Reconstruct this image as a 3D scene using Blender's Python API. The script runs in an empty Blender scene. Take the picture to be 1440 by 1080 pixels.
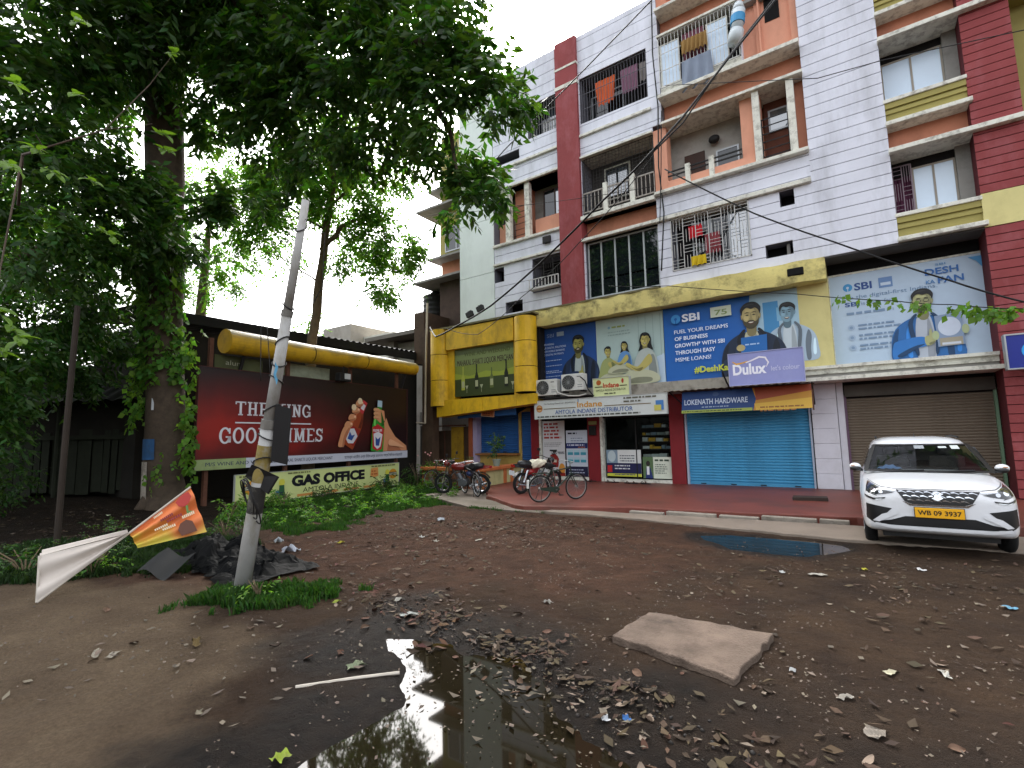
import bpy, bmesh, math, random
import numpy as np
from mathutils import Vector, Matrix
from mathutils.bvhtree import BVHTree
random.seed(7); rng = np.random.default_rng(7)
scene = bpy.context.scene
COL = scene.collection
R = math.radians

# ------------------------------------------------------------------ camera
cam_d = bpy.data.cameras.new('camera'); cam = bpy.data.objects.new('camera', cam_d); COL.objects.link(cam)
cam_d.sensor_width = 36; cam_d.lens = 17.5; cam_d.clip_start = .05; cam_d.clip_end = 3000
cam.matrix_world = Matrix(((0.819669, 0.077832, 0.567525, 0), (0.572513, -0.07794, -0.816183, 0), (-0.019292, 0.993915, -0.108445, 1.7), (0, 0, 0, 1)))
scene.camera = cam
# ------------------------------------------------------------------ sky, sun, exposure
SUN_EL, SUN_AZ = 50.0, -42.0            # the sun hangs in the haze behind the block, up left
world = bpy.data.worlds.new('World'); scene.world = world; world.use_nodes = True
wn = world.node_tree; wn.nodes.clear()
sky = wn.nodes.new('ShaderNodeTexSky'); sky.sky_type = 'NISHITA'; sky.sun_disc = False
sky.sun_elevation = R(SUN_EL); sky.sun_rotation = R(SUN_AZ); sky.dust_density = 6.0; sky.air_density = 1.0; sky.ozone_density = 1.0
hs = wn.nodes.new('ShaderNodeHueSaturation'); hs.inputs['Saturation'].default_value = .22
bg = wn.nodes.new('ShaderNodeBackground'); bg.inputs['Strength'].default_value = .15
wo = wn.nodes.new('ShaderNodeOutputWorld')
wn.links.new(sky.outputs[0], hs.inputs['Color']); wn.links.new(hs.outputs[0], bg.inputs['Color']); wn.links.new(bg.outputs[0], wo.inputs['Surface'])
sd = bpy.data.lights.new('sun', 'SUN'); sd.energy = .5; sd.angle = R(20); sd.color = (1, .96, .88)
sun = bpy.data.objects.new('sun', sd); COL.objects.link(sun)
_s = Vector((math.sin(R(SUN_AZ)) * math.cos(R(SUN_EL)), math.cos(R(SUN_AZ)) * math.cos(R(SUN_EL)), math.sin(R(SUN_EL))))
sun.rotation_euler = _s.to_track_quat('Z', 'Y').to_euler(); sun.location = _s * 40
scene.view_settings.view_transform = 'Standard'; scene.view_settings.look = 'None'
scene.view_settings.gamma = 1; scene.view_settings.use_curve_mapping = False
scene.view_settings.exposure = 2.35

# ------------------------------------------------------------------ materials
def srgb(h):
    h = h.lstrip('#'); out = []
    for i in (0, 2, 4):
        c = int(h[i:i+2], 16) / 255
        out.append(c / 12.92 if c <= .04045 else ((c + .055) / 1.055) ** 2.4)
    return out
_m = {}
def mat(name, col, rough=.8, var=.12, scale=2.0, dirt=0.0, dirt_col='#2a2620', dirt_scale=1.2, bump=0.0, bump_scale=30.0, metal=0.0, spec=.3,
        streak=0.0, trans=0.0, island=0.0):
    if name in _m: return _m[name]
    c = srgb(col) if isinstance(col, str) else list(col)
    m = bpy.data.materials.new(name); m.use_nodes = True; nt = m.node_tree; N = nt.nodes; L = nt.links
    b = N['Principled BSDF']; b.inputs['Roughness'].default_value = rough; b.inputs['Metallic'].default_value = metal
    b.inputs['Specular IOR Level'].default_value = spec
    tc = N.new('ShaderNodeTexCoord'); out = None
    rgb = N.new('ShaderNodeRGB'); rgb.outputs[0].default_value = (*c, 1); out = rgb.outputs[0]
    if var:
        n = N.new('ShaderNodeTexNoise'); n.inputs['Scale'].default_value = scale; n.inputs['Detail'].default_value = 6
        n.inputs['Roughness'].default_value = .65
        L.new(tc.outputs['Object'], n.inputs['Vector'])
        mr = N.new('ShaderNodeMapRange'); mr.inputs['From Min'].default_value = .25; mr.inputs['From Max'].default_value = .75
        mr.inputs['To Min'].default_value = 1 - var; mr.inputs['To Max'].default_value = 1 + var; L.new(n.outputs['Fac'], mr.inputs['Value'])
        vm = N.new('ShaderNodeVectorMath'); vm.operation = 'SCALE'; L.new(out, vm.inputs[0]); L.new(mr.outputs[0], vm.inputs['Scale']); out = vm.outputs[0]
    if island:
        g = N.new('ShaderNodeNewGeometry'); mr = N.new('ShaderNodeMapRange'); mr.inputs['To Min'].default_value = 1 - island; mr.inputs['To Max'].default_value = 1 + island
        L.new(g.outputs['Random Per Island'], mr.inputs['Value'])
        vm = N.new('ShaderNodeVectorMath'); vm.operation = 'SCALE'; L.new(out, vm.inputs[0]); L.new(mr.outputs[0], vm.inputs['Scale']); out = vm.outputs[0]
        hsn = N.new('ShaderNodeHueSaturation'); mr2 = N.new('ShaderNodeMapRange'); mr2.inputs['To Min'].default_value = .5 - island * .06; mr2.inputs['To Max'].default_value = .5 + island * .05
        ml = N.new('ShaderNodeMath'); ml.operation = 'FRACT'; mm = N.new('ShaderNodeMath'); mm.operation = 'MULTIPLY'; mm.inputs[1].default_value = 17.3
        L.new(g.outputs['Random Per Island'], mm.inputs[0]); L.new(mm.outputs[0], ml.inputs[0]); L.new(ml.outputs[0], mr2.inputs['Value'])
        L.new(mr2.outputs[0], hsn.inputs['Hue']); L.new(out, hsn.inputs['Color']); out = hsn.outputs[0]
    if dirt:
        n = N.new('ShaderNodeTexNoise'); n.inputs['Scale'].default_value = dirt_scale; n.inputs['Detail'].default_value = 10; n.inputs['Roughness'].default_value = .7
        mp = N.new('ShaderNodeMapping'); mp.inputs['Scale'].default_value = (1, 1, 1 - streak); mp.inputs['Location'].default_value = (3.1, 7.7, 1.3)
        L.new(tc.outputs['Object'], mp.inputs['Vector']); L.new(mp.outputs[0], n.inputs['Vector'])
        mr = N.new('ShaderNodeMapRange'); mr.inputs['From Min'].default_value = .48; mr.inputs['From Max'].default_value = .72; mr.inputs['To Max'].default_value = dirt
        L.new(n.outputs['Fac'], mr.inputs['Value'])
        mx = N.new('ShaderNodeMix'); mx.data_type = 'RGBA'; L.new(mr.outputs[0], mx.inputs['Factor']); L.new(out, mx.inputs['A'])
        mx.inputs['B'].default_value = (*srgb(dirt_col), 1); out = mx.outputs['Result']
    L.new(out, b.inputs['Base Color'])
    if bump:
        n = N.new('ShaderNodeTexNoise'); n.inputs['Scale'].default_value = bump_scale; n.inputs['Detail'].default_value = 5
        L.new(tc.outputs['Object'], n.inputs['Vector']); bp = N.new('ShaderNodeBump'); bp.inputs['Strength'].default_value = bump; bp.inputs['Distance'].default_value = .02
        L.new(n.outputs['Fac'], bp.inputs['Height']); L.new(bp.outputs[0], b.inputs['Normal'])
    if trans:
        t = N.new('ShaderNodeBsdfTranslucent'); vm = N.new('ShaderNodeVectorMath'); vm.operation = 'MULTIPLY'; vm.inputs[1].default_value = (1.9, 1.9, .7)
        L.new(out, vm.inputs[0]); L.new(vm.outputs[0], t.inputs['Color'])
        ms = N.new('ShaderNodeMixShader'); ms.inputs[0].default_value = trans
        L.new(b.outputs[0], ms.inputs[1]); L.new(t.outputs[0], ms.inputs[2]); L.new(ms.outputs[0], N['Material Output'].inputs['Surface'])
    _m[name] = m; return m
def glass(name, col, refl=.12, clear=.0, rough=.03):
    """window glass: part clear, part tinted, with a mirror coat"""
    if name in _m: return _m[name]
    m = bpy.data.materials.new(name); m.use_nodes = True; nt = m.node_tree; N = nt.nodes; L = nt.links
    b = N['Principled BSDF']; b.inputs['Base Color'].default_value = (*srgb(col), 1); b.inputs['Roughness'].default_value = rough
    b.inputs['Specular IOR Level'].default_value = .5 + refl * 3
    if clear:
        t = N.new('ShaderNodeBsdfTransparent'); t.inputs[0].default_value = (.85, .9, .9, 1); ms = N.new('ShaderNodeMixShader'); ms.inputs[0].default_value = clear
        L.new(b.outputs[0], ms.inputs[1]); L.new(t.outputs[0], ms.inputs[2]); L.new(ms.outputs[0], N['Material Output'].inputs['Surface'])
    _m[name] = m; return m
def pr(h, rough=.45):                      # flat print colour
    return mat('print_' + h.strip('#') + ('' if rough == .45 else '_m'), h, rough, .04, 5, spec=.35)
# ------------------------------------------------------------------ mesh helpers
class MB:
    def __init__(s): s.v = []; s.f = []
    def add(s, vs, fs):
        o = len(s.v); s.v += [tuple(p) for p in vs]; s.f += [tuple(i + o for i in q) for q in fs]; return s
    def box(s, x0, x1, y0, y1, z0, z1):
        x0, x1 = min(x0, x1), max(x0, x1); y0, y1 = min(y0, y1), max(y0, y1); z0, z1 = min(z0, z1), max(z0, z1)
        return s.add([(x0,y0,z0),(x1,y0,z0),(x1,y1,z0),(x0,y1,z0),(x0,y0,z1),(x1,y0,z1),(x1,y1,z1),(x0,y1,z1)],
                     [(0,3,2,1),(4,5,6,7),(0,1,5,4),(1,2,6,5),(2,3,7,6),(3,0,4,7)])
    def obox(s, c, ax, ay, az):            # oriented box: centre and three half-axis vectors
        c, ax, ay, az = map(Vector, (c, ax, ay, az)); vs = []
        for k in (-1, 1):
            for i, j in ((-1,-1),(1,-1),(1,1),(-1,1)): vs.append(c + ax*i + ay*j + az*k)
        return s.add(vs, [(0,3,2,1),(4,5,6,7),(0,1,5,4),(1,2,6,5),(2,3,7,6),(3,0,4,7)])
    def tube(s, pts, r, n=8, cap=True):
        pts = [Vector(p) for p in pts]; rs = r if isinstance(r, (list, tuple)) else [r] * len(pts)
        o = len(s.v); up = None
        for i, p in enumerate(pts):
            d = (pts[min(i+1, len(pts)-1)] - pts[max(i-1, 0)]).normalized()
            if up is None:
                up = Vector((0,0,1)) if abs(d.z) < .9 else Vector((1,0,0))
            a = d.cross(up).normalized(); b = a.cross(d).normalized(); up = b
            for k in range(n):
                t = 2*math.pi*k/n; q = p + (a*math.cos(t) + b*math.sin(t))*rs[i]; s.v.append(tuple(q))
        for i in range(len(pts)-1):
            for k in range(n):
                k2 = (k+1) % n; s.f.append((o+i*n+k, o+i*n+k2, o+(i+1)*n+k2, o+(i+1)*n+k))
        if cap:
            s.f.append(tuple(o+k for k in range(n))[::-1]); s.f.append(tuple(o+(len(pts)-1)*n+k for k in range(n)))
        return s
    def ring(s, c, axis, R0, r, n=28, m=6):  # torus
        c = Vector(c); axis = Vector(axis).normalized(); a = axis.orthogonal().normalized(); b = axis.cross(a); o = len(s.v)
        for i in range(n):
            t = 2*math.pi*i/n; d = a*math.cos(t) + b*math.sin(t)
            for j in range(m):
                u = 2*math.pi*j/m; s.v.append(tuple(c + d*(R0 + r*math.cos(u)) + axis*r*math.sin(u)))
        for i in range(n):
            for j in range(m):
                s.f.append((o+i*m+j, o+((i+1)%n)*m+j, o+((i+1)%n)*m+(j+1)%m, o+i*m+(j+1)%m))
        return s
    def cyl(s, c, axis, r, h, n=20, r2=None):
        c = Vector(c); a = Vector(axis).normalized(); return s.tube([c - a*h/2, c + a*h/2], [r, r if r2 is None else r2], n)
    def poly(s, pts): o = len(s.v); s.v += [tuple(p) for p in pts]; s.f.append(tuple(range(o, o+len(pts)))); return s
    def grid(s, fn, nu, nv):
        o = len(s.v)
        for j in range(nv+1):
            for i in range(nu+1): s.v.append(tuple(fn(i/nu, j/nv)))
        for j in range(nv):
            for i in range(nu):
                a = o + j*(nu+1) + i; s.f.append((a, a+1, a+nu+2, a+nu+1))
        return s
    def blob(s, c, rx, ry, rz, n=12, m=8):
        o = len(s.v); c = Vector(c)
        for j in range(m+1):
            ph = math.pi*j/m
            for i in range(n):
                t = 2*math.pi*i/n; s.v.append((c.x+rx*math.sin(ph)*math.cos(t), c.y+ry*math.sin(ph)*math.sin(t), c.z+rz*math.cos(ph)))
        for j in range(m):
            for i in range(n): s.f.append((o+j*n+i, o+j*n+(i+1)%n, o+(j+1)*n+(i+1)%n, o+(j+1)*n+i))
        return s
def mesh_np(name, V, F4):
    me = bpy.data.meshes.new(name); V = np.asarray(V, np.float32); F = np.asarray(F4, np.int32); k = F.shape[1]
    me.vertices.add(len(V)); me.vertices.foreach_set('co', V.ravel()); me.loops.add(F.size); me.loops.foreach_set('vertex_index', F.ravel())
    me.polygons.add(len(F)); me.polygons.foreach_set('loop_start', np.arange(0, F.size, k, dtype=np.int32)); me.update(); me.validate(); return me
_wloc = {}
def _place(o, parent, local):
    if parent is not None:
        o.parent = parent
        if not local and id_of(parent) in _wloc:
            o.location = -_wloc[id_of(parent)]
            _wloc[id_of(o)] = Vector((0, 0, 0))
def id_of(o): return o.name
def link(me, name, m, parent=None, local=False, smooth=False, bevel=0, sub=0):
    o = bpy.data.objects.new(name, me); COL.objects.link(o)
    if m is not None: me.materials.append(m)
    if smooth:
        for p in me.polygons: p.use_smooth = True
    _place(o, parent, local)
    if bevel:
        b = o.modifiers.new('b', 'BEVEL'); b.width = bevel; b.segments = 2; b.limit_method = 'ANGLE'
    if sub:
        b = o.modifiers.new('s', 'SUBSURF'); b.levels = sub; b.render_levels = sub
    return o
def obj(name, mb, m, parent=None, local=False, smooth=False, bevel=0, sub=0):
    me = bpy.data.meshes.new(name); me.from_pydata(mb.v, [], mb.f); me.update()
    return link(me, name, m, parent, local, smooth, bevel, sub)
def tag(o, label=None, cat=None, group=None, kind=None):
    if label: o['label'] = label
    if cat: o['category'] = cat
    if group: o['group'] = group
    if kind: o['kind'] = kind
    return o
def thing(name, label, cat, loc=(0,0,0), group=None, rotz=0, local=False):
    """Empty at the base; children in world coordinates unless local"""
    o = bpy.data.objects.new(name, None); COL.objects.link(o); o.empty_display_size = .2
    o.location = loc; o.rotation_euler = (0, 0, rotz)
    if not local: _wloc[id_of(o)] = Vector(loc)
    return tag(o, label, cat, group)
def copy_tree(o, parent=None):
    c = o.copy(); COL.objects.link(c); c.parent = parent
    for ch in [x for x in o.children]: copy_tree(ch, c)
    return c
_texts = []
def text(s, u, v, w, h, m, parent, y=-.004, name='lettering', bold=.0, shear=0, rot=0, spacing=1):
    """flat lettering: left edge u, baseline v, width w, cap height h, in the parent's local x-z plane"""
    cu = bpy.data.curves.new(name, 'FONT'); cu.body = s; cu.size = 1; cu.offset = 0 if 'M' in s else bold; cu.shear = shear; cu.extrude = .0; cu.resolution_u = 3
    cu.space_character = spacing
    cu.materials.append(m); o = bpy.data.objects.new(name, cu); COL.objects.link(o); o.parent = parent
    o.rotation_euler = (R(90), -rot, 0); o.location = (u, y, v); _texts.append((o, w, h, bold if 'M' in s else 0)); return o
def fit_texts():
    bpy.context.view_layer.update(); dg = bpy.context.evaluated_depsgraph_get()
    for o, w, h, bo in _texts:                 # lettering becomes plain mesh, scaled to its width and cap height
        me = bpy.data.meshes.new_from_object(o.evaluated_get(dg)); n = len(me.vertices); co = np.empty(n*3, np.float32); me.vertices.foreach_get('co', co); co = co.reshape(-1, 3)
        x0, x1 = co[:,0].min(), co[:,0].max(); co[:,0] = (co[:,0]-x0)*w/(x1-x0); co[:,1] *= h/.73; me.vertices.foreach_set('co', co.ravel()); me.update()
        if bo:                              # heavier strokes: the outline laid down again a hair to each side
            bm = bmesh.new()
            for k, dx in enumerate((-1, 0, 1)):
                m0 = len(bm.verts); bm.from_mesh(me); bm.verts.ensure_lookup_table()
                for v in bm.verts[m0:]: v.co.x += dx*bo*h*.9; v.co.z += k*.0002
            mats = list(me.materials); me2 = bpy.data.meshes.new('lettering'); bm.to_mesh(me2); bm.free(); [me2.materials.append(q_) for q_ in mats]; me = me2
        par, loc, rot, nm = o.parent, o.location.copy(), o.rotation_euler.copy(), o.name.split('.')[0]; bpy.data.objects.remove(o)
        q = bpy.data.objects.new(nm, me); COL.objects.link(q); q.parent = par; q.location = loc; q.rotation_euler = rot

class Poster:
    """flat printed board; local frame: x along, z up, faces local -y, front at y=0"""
    def __init__(s, name, label, cat, origin, w, h, m, rotz=0, depth=.06, group=None, frame=None, fw=.04):
        s.w, s.h = w, h; s.root = thing(name, label, cat, origin, group, rotz, local=True); s.L = {}; s.k = 0
        s.panel = obj('panel', MB().box(0, w, 0, depth, 0, h), m, s.root, True)
        if frame:
            f = MB(); e = .02
            f.box(-fw, w+fw, -e, depth, -fw, 0).box(-fw, w+fw, -e, depth, h, h+fw).box(-fw, 0, -e, depth, 0, h).box(w, w+fw, -e, depth, 0, h)
            obj('frame', f, frame, s.root, True)
    def y(s): s.k += 1; return -.0012 * s.k - .002
    def _b(s, name, m):
        return s.L.setdefault((name, m.name), (MB(), m))[0]
    def poly(s, pts, m, name='print', frac=True):
        y = s.y(); W, H = (s.w, s.h) if frac else (1, 1)
        s._b(name, m).poly([(p[0]*W, y, p[1]*H) for p in pts]); return s
    def ell(s, cx, cy, rx, ry, m, name='print', a0=0, a1=360, n=24, frac=False):
        W, H = (s.w, s.h) if frac else (1, 1); y = s.y()
        s._b(name, m).poly([(cx*W + rx*math.cos(R(a0+(a1-a0)*i/n)), y, cy*H + ry*math.sin(R(a0+(a1-a0)*i/n))) for i in range(n + (0 if a1-a0 >= 360 else 1))]); return s
    def rect(s, x0, x1, z0, z1, m, name='print', frac=False): return s.poly([(x0,z0),(x1,z0),(x1,z1),(x0,z1)], m, name, frac)
    def text(s, t, u, v, w, h, m, **k): return text(t, u, v, w, h, m, s.root, y=s.y(), **k)
    def lines(s, u, v, w, n, pitch, h, m, name='small_print'):   # rows of print too small to read
        y = s.y(); b = s._b(name, m)
        for i in range(n):
            x = u; end = u + w * random.uniform(.75, 1)
            while x < end:
                l = random.uniform(.6, 3) * h * 1.3; x1 = min(end, x + l); z = v - i*pitch
                b.poly([(x,y,z),(x1,y,z),(x1,y,z+h),(x,y,z+h)]); x = x1 + h*.7
        return s
    def done(s):
        for (n, _), (b, m) in s.L.items(): obj(n, b, m, s.root, True)
        return s.root

# ------------------------------------------------------------------ ground
_tab = np.random.default_rng(3).random((256, 256))
def vnoise(x, y):
    xi = np.floor(x).astype(int); yi = np.floor(y).astype(int); fx = x - xi; fy = y - yi
    fx = fx*fx*(3-2*fx); fy = fy*fy*(3-2*fy)
    g = lambda a, b: _tab[a & 255, b & 255]
    return (g(xi,yi)*(1-fx)+g(xi+1,yi)*fx)*(1-fy) + (g(xi,yi+1)*(1-fx)+g(xi+1,yi+1)*fx)*fy
def fbm(x, y, o=4):
    s = 0; a = .5; 
    for k in range(o): s = s + a*vnoise(x*2**k + 17.3*k, y*2**k + 5.1*k); a *= .5
    return s / (1 - .5**o)
def sdist(px, py, poly):                   # signed distance to a polygon, negative inside
    d = np.full(px.shape, 1e9); ins = np.zeros(px.shape, bool); n = len(poly)
    for i in range(n):
        ax, ay = poly[i]; bx, by = poly[(i+1) % n]; ex, ey = bx-ax, by-ay; wx, wy = px-ax, py-ay
        t = np.clip((wx*ex + wy*ey)/(ex*ex + ey*ey), 0, 1); d = np.minimum(d, np.hypot(wx-ex*t, wy-ey*t))
        c = ((ay > py) != (by > py)) & (px < (bx-ax)*(py-ay)/((by-ay) + 1e-12) + ax); ins ^= c
    return np.where(ins, -d, d)
PUD = [(-3.45,3.05),(-3.1,3.25),(-2.7,3.36),(-2.35,3.4),(-1.95,3.2),(-1.6,2.85),(-1.1,2.7),(-.7,2.3),(-.7,1.6),(-.9,.9),(-1.5,.4),(-2.3,.5),(-2.62,1.1),(-2.66,1.6),(-2.66,1.95),(-2.7,2.4),(-3.05,2.75)]
FPUD = [(-2.45,8.95),(-2.0,9.25),(-.9,9.4),(-.3,9.3),(-.2,8.9),(-.45,8.5),(-.7,8.15),(-1.1,8.0),(-1.75,8.1),(-2.15,8.5)]
DAMP = [(-3.9,2.9),(-3.9,3.6),(-3.0,3.75),(-1.9,3.4),(-1.0,2.9),(-.3,2.5),(.0,1.2),(-.5,.2),(-2.5,.2),(-2.9,1.5),(-3.3,2.3)]
def hg(x, y):
    x = np.asarray(x, float); y = np.asarray(y, float)
    h = (fbm(x*.45, y*.45, 3) - .5)*.07 + (fbm(x*2.1, y*2.1, 4) - .5)*.045 + (fbm(x*11, y*11, 3) - .5)*.018 + .02
    h += (np.abs(fbm(x*5+9, y*5+3, 3) - .5))*.03
    wob = (fbm(x*2.6+4, y*2.6+1, 4) - .5)*.42
    d = sdist(x, y, PUD) + wob; h = np.where(d < .5, h*np.clip(d/.5, 0, 1)**.7 - .045*np.clip(-d/.3 + .05, 0, 1), h)
    d2 = sdist(x, y, FPUD) + wob*.5; h = np.where(d2 < .35, h*np.clip(d2/.35, 0, 1) - .04*np.clip(-d2/.25 + .05, 0, 1), h)
    h += .35*np.clip((-12.3 - x)/3.5, 0, 1)*np.clip((8 - y)/4, 0, 1)          # bank of rubbish below the shed
    h += .03*np.clip((-10.2 - x)/2.5, 0, 1)*np.clip((y - 3.5)/1.5, 0, 1)*np.clip((12 - y)/2, 0, 1)
    far = np.clip((np.hypot(x+3, y-6) - 16)/8, 0, 1); h = h*(1-far) - .06*far
    apr = np.clip((y - (9.75 + .02*x))/.5, 0, 1)*np.clip((x + 11.6)/1.0, 0, 1); h = h*(1-apr) - .05*apr   # under the paved apron
    return h
def axis(segs):
    out = []
    for a, b, s in segs: out += list(np.arange(a, b, s))
    return np.array(out + [segs[-1][1]])
gx = axis([(-260,-60,50),(-60,-24,4),(-24,-14,.4),(-14,-6,.09),(-6,3,.028),(3,8,.12),(8,24,1.2),(24,60,6),(60,260,50)])
gy = axis([(-200,-20,45),(-20,-2,2),(-2,.4,.2),(.4,5.4,.026),(5.4,10.4,.05),(10.4,18,.3),(18,60,4),(60,260,50)])
GX, GY = np.meshgrid(gx, gy); GZ = hg(GX, GY)
nx, ny = len(gx), len(gy); idx = np.arange(nx*ny).reshape(ny, nx)
F = np.stack([idx[:-1,:-1], idx[:-1,1:], idx[1:,1:], idx[1:,:-1]], -1).reshape(-1, 4)
gm = mesh_np('ground', np.stack([GX, GY, GZ], -1).reshape(-1, 3), F)
def attr(me, n, a):
    at = me.attributes.new(n, 'FLOAT', 'POINT'); at.data.foreach_set('value', np.asarray(a, np.float32).ravel())
wob = (fbm(GX*1.7, GY*1.7, 4) - .5)
wet = np.clip(1 - (sdist(GX, GY, DAMP) + wob*1.3)/.55, 0, 1)
wet = np.maximum(wet, np.clip(1 - (sdist(GX, GY, FPUD) + wob*.6)/.35, 0, 1))
wet = np.maximum(wet, .5*np.clip(1 - (sdist(GX, GY, [(-.9,1.5),(-.2,3.4),(1.2,3.3),(2,1)]) + wob*1.6)/.8, 0, 1))
path = np.clip(1 - (sdist(GX, GY, [(-6.5,-3),(-9.5,1.2),(-8.6,1.7),(-6.3,2.35),(-4.9,2.2),(-3.9,1.4),(-3.1,.6),(-2.2,-3)]) + wob*1.5)/.7, 0, 1)
red = np.clip(1 - (sdist(GX, GY, [(-8.5,4.5),(-8.4,9.5),(-4,9.6),(-2,9.2),(-2.6,6.2),(-5,4.6),(-6.5,3.4),(-7.5,2.5)]) + wob*2.5)/1.6, 0, 1)
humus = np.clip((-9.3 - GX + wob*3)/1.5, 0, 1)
for n_, a_ in (('wet', wet), ('path', path), ('red', red), ('humus', humus)): attr(gm, n_, a_)
m = bpy.data.materials.new('dirt'); m.use_nodes = True; nt = m.node_tree; N = nt.nodes; L = nt.links; b = N['Principled BSDF']
tc = N.new('ShaderNodeTexCoord')
def noise(sc, det=6, ro=.6):
    n = N.new('ShaderNodeTexNoise'); n.inputs['Scale'].default_value = sc; n.inputs['Detail'].default_value = det; n.inputs['Roughness'].default_value = ro
    L.new(tc.outputs['Object'], n.inputs['Vector']); return n.outputs['Fac']
def ramp(src, a, b_, c0, c1):
    r = N.new('ShaderNodeValToRGB'); r.color_ramp.elements[0].position = a; r.color_ramp.elements[1].position = b_
    r.color_ramp.elements[0].color = (*srgb(c0), 1); r.color_ramp.elements[1].color = (*srgb(c1), 1); L.new(src, r.inputs[0]); return r.outputs[0]
def mixc(f, a, b_, ty='MIX'):
    x = N.new('ShaderNodeMix'); x.data_type = 'RGBA'; x.blend_type = ty
    if isinstance(f, float): x.inputs['Factor'].default_value = f
    else: L.new(f, x.inputs['Factor'])
    for s_, k in ((a, 'A'), (b_, 'B')):
        if isinstance(s_, str): x.inputs[k].default_value = (*srgb(s_), 1)
        else: L.new(s_, x.inputs[k])
    return x.outputs['Result']
def att(n): a = N.new('ShaderNodeAttribute'); a.attribute_name = n; return a.outputs['Fac']
base = ramp(noise(1.3, 8, .65), .3, .7, '#45352a', '#6e5640')
base = mixc(att('red'), base, ramp(noise(2.2, 8, .7), .3, .7, '#523a2c', '#7f5b45'))
base = mixc(att('path'), base, ramp(noise(1.1, 8, .6), .3, .72, '#85705a', '#ad9578'))
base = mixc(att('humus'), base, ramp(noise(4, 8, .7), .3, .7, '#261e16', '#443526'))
fine = ramp(noise(38, 8, .75), .35, .7, '#7a7a7a', '#c8c8c8'); base = mixc(.75, base, fine, 'MULTIPLY'); 
sc_ = N.new('ShaderNodeVectorMath'); sc_.operation = 'SCALE'; sc_.inputs['Scale'].default_value = .82; L.new(base, sc_.inputs[0]); base = sc_.outputs[0]
vor = N.new('ShaderNodeTexVoronoi'); vor.inputs['Scale'].default_value = 46; L.new(tc.outputs['Object'], vor.inputs['Vector'])
gr = N.new('ShaderNodeMapRange'); gr.inputs['From Min'].default_value = .10; gr.inputs['From Max'].default_value = .05; gr.inputs['To Max'].default_value = .55; L.new(vor.outputs['Distance'], gr.inputs['Value'])
base = mixc(gr.outputs[0], base, '#4a433b')
wetf = att('wet'); wcol = mixc(wetf, base, ramp(noise(7, 6, .7), .3, .75, '#110d0a', '#2b2119')); L.new(wcol, b.inputs['Base Color'])
rr = N.new('ShaderNodeMapRange'); rr.inputs['To Min'].default_value = .93; rr.inputs['To Max'].default_value = .55; L.new(wetf, rr.inputs['Value']); L.new(rr.outputs[0], b.inputs['Roughness'])
b.inputs['Specular IOR Level'].default_value = .14
ad = N.new('ShaderNodeMath'); ad.operation = 'ADD'; L.new(noise(24, 8, .75), ad.inputs[0]); L.new(noise(95, 4, .7), ad.inputs[1])
bp = N.new('ShaderNodeBump'); bp.inputs['Strength'].default_value = 1.0; bp.inputs['Distance'].default_value = .045; L.new(ad.outputs[0], bp.inputs['Height']); L.new(bp.outputs[0], b.inputs['Normal'])
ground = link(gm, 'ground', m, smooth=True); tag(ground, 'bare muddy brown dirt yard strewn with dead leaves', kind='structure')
# puddle water
wm = mat('muddy_water', '#1b170e', .03, 0, spec=.5); 
wb = wm.node_tree.nodes['Principled BSDF']; wb.inputs['IOR'].default_value = 1.33
n_ = wm.node_tree.nodes.new('ShaderNodeTexNoise'); n_.inputs['Scale'].default_value = 2.2; n_.inputs['Detail'].default_value = 2
b_ = wm.node_tree.nodes.new('ShaderNodeBump'); b_.inputs['Strength'].default_value = .09; b_.inputs['Distance'].default_value = .01
wm.node_tree.links.new(n_.outputs['Fac'], b_.inputs['Height']); wm.node_tree.links.new(b_.outputs[0], wb.inputs['Normal'])
for P_, z_, nm, lb in ((PUD, -.012, 'puddle', 'dark muddy puddle in the foreground mirroring sky and tree'), (FPUD, -.012, 'puddle', 'shallow puddle beside the white car mirroring the blue shutter')):
    cx = sum(p[0] for p in P_)/len(P_); cy = sum(p[1] for p in P_)/len(P_)
    mb = MB().poly([(cx + (x-cx)*1.22, cy + (y-cy)*1.22, z_) for x, y in P_]); tag(obj(nm, mb, wm), lb, kind='structure')

# paved apron, gutter and red forecourt
conc = mat('wet_concrete', '#6a6056', .75, .25, 1.5, dirt=.7, dirt_col='#3a3a22', dirt_scale=.9, bump=.3)
conc2 = mat('ramp_concrete', '#7c7064', .6, .18, 1.2, dirt=.4, dirt_col='#4a4036', bump=.25)
redfl = mat('red_oxide_floor', '#6e382d', .5, .22, .8, dirt=.8, dirt_col='#4a3229', dirt_scale=.8, bump=.08, spec=.4)
def slab(name, pts, z0, z1, m, label, kind='structure', jit=0, cat=None):
    pp = []
    for i in range(len(pts)):
        a = Vector(pts[i]); c = Vector(pts[(i+1) % len(pts)]); k = max(1, int((c-a).length/.25)) if jit else 1
        for j in range(k): q = a.lerp(c, j/k); pp.append((q.x + random.uniform(-jit, jit), q.y + random.uniform(-jit, jit)))
    n = len(pp); mb = MB(); mb.v = [(x,y,z1) for x,y in pp] + [(x,y,z0) for x,y in pp]
    mb.f = [tuple(range(n))] + [(i, n+i, n+(i+1)%n, (i+1)%n) for i in range(n)]
    o = obj(name, mb, m); b = o.modifiers.new('b', 'BEVEL'); b.width = .012; b.segments = 2; b.limit_method = 'ANGLE'; b.angle_limit = R(50)
    return tag(o, label, cat, kind=kind)
slab('apron', [(-12.6,12.3),(-11.2,11.2),(-8.25,9.8),(-6.1,9.72),(-6.0,10.25),(-6.9,10.6),(-10.2,13.2),(-12.8,13.3)], -.12, .03, conc, 'mossy concrete strip below the parked bicycles', jit=.02)
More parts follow.
